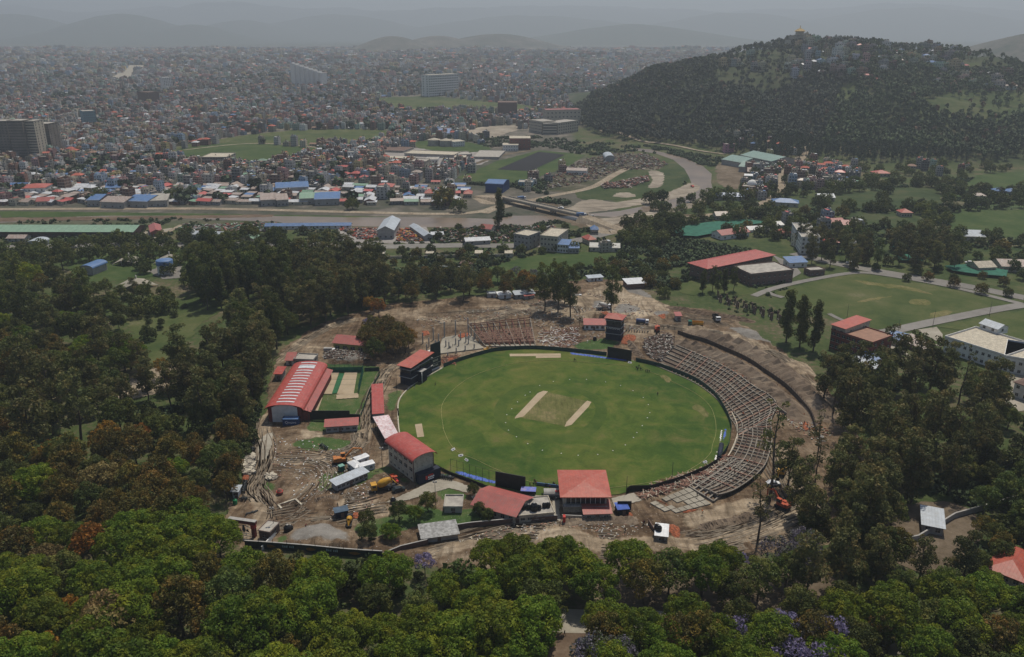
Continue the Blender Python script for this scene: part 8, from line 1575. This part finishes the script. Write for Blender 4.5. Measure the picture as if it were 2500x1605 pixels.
for i,x in enumerate((640,755)):simple("digester_tank",("left","right")[i]+" round concrete tank with shallow cone roof at the works","tank",F6(x,142+i*6),[("shell",MB().lathe([(8.5,0),(8.5,8)],n=22),M_croof),("cone_roof",MB().lathe([(9,8),(8.8,8.2),(0,10.5)],n=22),M_cream)],z=0)
B("frame_building","unfinished concrete frame building at the near edge of the green fields",TL,(1320,1100),(1480,1100),34,13,M_croof,'flat',M_cream,4,9,5,ww=2.6,wh=2.0)
for i,(x0,x1,y,D,h)in enumerate(((-60,90,1040,22,46),(95,190,1045,24,47),(190,265,1040,22,46),(265,350,1020,24,40))):B("apartment_tower",("leftmost tall grey-brown apartment block","second tall apartment block from the left edge","third tall cream and brown apartment block","rightmost dark apartment block of the left group")[i],TL,(x0,y),(x1,y),D,h,M2('stained concrete %d'%i,(.2,.18,.155),(.13,.115,.1),.1)if i!=2 else M_cream,'flat',M_croof,14,7,3,ww=1.6,wh=1.6)
for i in range(7):B("apartment_tower",f"pale hazy apartment block in the distance, {ordn(i + 1)} from left of seven",TL,(1900+i*29,575),(1924+i*29,576),22,64-i*4,M_white,'flat',M_white,8,0,0,group="distant row of pale apartment blocks")
B("hospital","huge white slab hospital with many window rows beyond the meadow",TM,(545,655),(742,640),26,50,M_white,'flat',M_cream,9,17,2,ww=3.2,wh=2.6);B("hospital","lower grey wing at the left of the white slab hospital",TM,(512,645),(545,650),40,46,M_grey,'flat',M_croof,9,3,0,ww=3,wh=2.6)
B("brick_block","dark brick warehouse block left of the college",TM,(1005,790),(1135,790),40,26,M_dbrick,'flat',M_dbrick,5,0,0)
for i,(a,b,h)in enumerate((((1215,885),(1300,900),18),((1310,905),(1400,905),16),((1410,905),(1545,885),17),((1330,850),(1560,845),26))):B("college",("left wing of the brown and cream college below the hill","middle wing of the brown and cream college","right wing of the brown and cream college","rear red-roofed main block of the college")[i],TM,a,b,26,h,M_cream,'flat',M_red2 if i==3 else M_croof,4,9,3,ww=2.4,wh=1.8)
B("white_tower","slim white tower block in the distant town at the left",TL,(1073,595),(1130,592),20,34,M_white,'flat',M_white,9,5,2,ww=2.4,wh=2);B("brown_tower","dark brown block rising from the left town",TL,(905,690),(975,695),26,28,M_dbrick,'flat',M_dbrick,8,0,0);B("teal_block","bluish glass block in the left town",TL,(560,855),(640,850),26,30,M2("teal wall",(.15,.27,.32)),'flat',M_croof,8,6,3)
for i,(a,b,D,rm)in enumerate((((250,1175),(385,1170),24,M_blue),((400,1185),(525,1180),32,M_blue),((1800,1265),(2010,1255),34,M_blue),((2050,1340),(2210,1335),36,M_blue),((1955,1335),(2080,1330),30,M_green),((1700,1345),(1800,1340),34,M_rust),((1805,1345),(1880,1340),34,M_rust),((970,1350),(1090,1345),36,M_croof),((690,1265),(790,1260),30,M_blue),((570,1345),(650,1345),30,M_blue),((820,1350),(960,1355),34,M_blue),((660,1355),(810,1360),26,M_rust))):B("trade_shed",f"wide {'blue' if rm is M_blue else 'green' if rm is M_green else 'rusty' if rm is M_rust else 'grey'}-roofed trade shed by the river road, {ordn(i + 1)} of the big sheds",TL,a,b,D,6,M_grey,'gable',rm,1,3,1,rise=2.5,group="big trade sheds by the river road")
#temple on the hill
q=hit(1948,107);t=thing("monastery","hilltop monastery with a gilded pagoda roof above grey terraces","temple",(q[0],q[1]-4,q[2]-3),.1);t.scale=(1.3,)*3
for i,(w_,d_,z0,z1)in enumerate(((34,20,0,8),(24,16,8,13),(9,9,13,19))):MB().box(-w_/2,w_/2,-d_/2,d_/2,z0,z1).box(-w_/2-.6,w_/2+.6,-d_/2-.6,d_/2+.6,z1-.6,z1,1).build("storey",[M_cream,M_dbrick],t);windows(t,1,1,0,0,0)
MB().lathe([(9,19),(7.8,19.6),(5,21.5),(3,22.4),(.7,23.2),(.3,27),(0,27.2)],n=8).build("pagoda_roof",M_gold,t)
#bridge
A,Bb=at(*E6(600,945)),at(*E6(1195,1085));loc,rz,W=frame(A,Bb);t=thing("road_bridge","long pale concrete road bridge crossing the brown river on paired piers","bridge",loc,rz);MB().box(-2,W+2,-4,4,3.4,4.7).build("deck",M_beam,t)
for y in(-3.9,3.9):MB().box(-2,W+2,y-.12,y+.12,4.7,5.7).build("parapet",M_cream,t)
for x in(.37,.63):
 for y in(-2.6,0,2.6):MB().bar((W*x,y,-1),(W*x,y,3.4),.8,n=10).build("pier",M_beam,t)
for x in(-1,W+1):MB().box(x-1.5,x+1.5,-4.2,4.2,-.5,3.4).build("abutment",M_croof,t)
for(a,s_)in((A,-1),(Bb,1)):
 d=(Bb-A).normalized()*s_;n_=Vector((-d.y,d.x,0))*5;e=a+d*45;mb=MB();mb.poly([(*(a-n_).xy,4.6),(*(a+n_).xy,4.6),(*(e+n_).xy,.1),(*(e-n_).xy,.1)]);mb.poly([(*(a-n_*2).xy,0),(*(a-n_).xy,4.6),(*(e-n_).xy,.1)]);mb.poly([(*(a+n_*2).xy,0),(*(e+n_).xy,.1),(*(a+n_).xy,4.6)]);o=mb.build("road",G_path);o["kind"]="structure"
#park with tent roofs
for i,(x,y,s_)in enumerate(((890,545,10),(1165,535,10),(1390,530,9),(940,705,11))):
 c=at(*L4(x,y));t=thing("tent_roof",("left peaked white concrete tent roof in the park","middle peaked tent roof in the park","right folded tent roof half hidden by tall trees","nearest white folded tent roof in the park")[i],"pavilion",(c.x,c.y,0),.2*i);mb=MB();pk=(0,0,6);r_=[(-s_,-4,1),(-3,-6,4),(s_,-5,1),(5,3,4),(s_*.8,9,1),(-4,6,4),(-s_,7,1),(-6,1,3.6)]
 for k in range(8):mb.poly([pk,r_[k],r_[(k+1)%8]])
 mb.build("canopy",G_conc,t);mb=MB();[mb.bar((x_,y_,0),(x_,y_,z_),.3)for x_,y_,z_ in r_];mb.bar((0,0,0),(0,0,7.8),.4);mb.build("support",M_grey,t)
simple("round_kiosk","round blue and white tank on the park plaza","tank",L4(1135,610),[("body",MB().lathe([(5,0),(5,6)],n=18),M_white),("blue_top",MB().lathe([(5.3,6),(5.3,9),(4.8,9.3),(0,9.6)],n=18),M_blue)],z=0);B("blue_canopy","bright blue curved canopy half hidden by trees in the park",L4,(560,620),(640,625),14,5,M_grey,'arch',M_blue,1,0,0,rise=2)
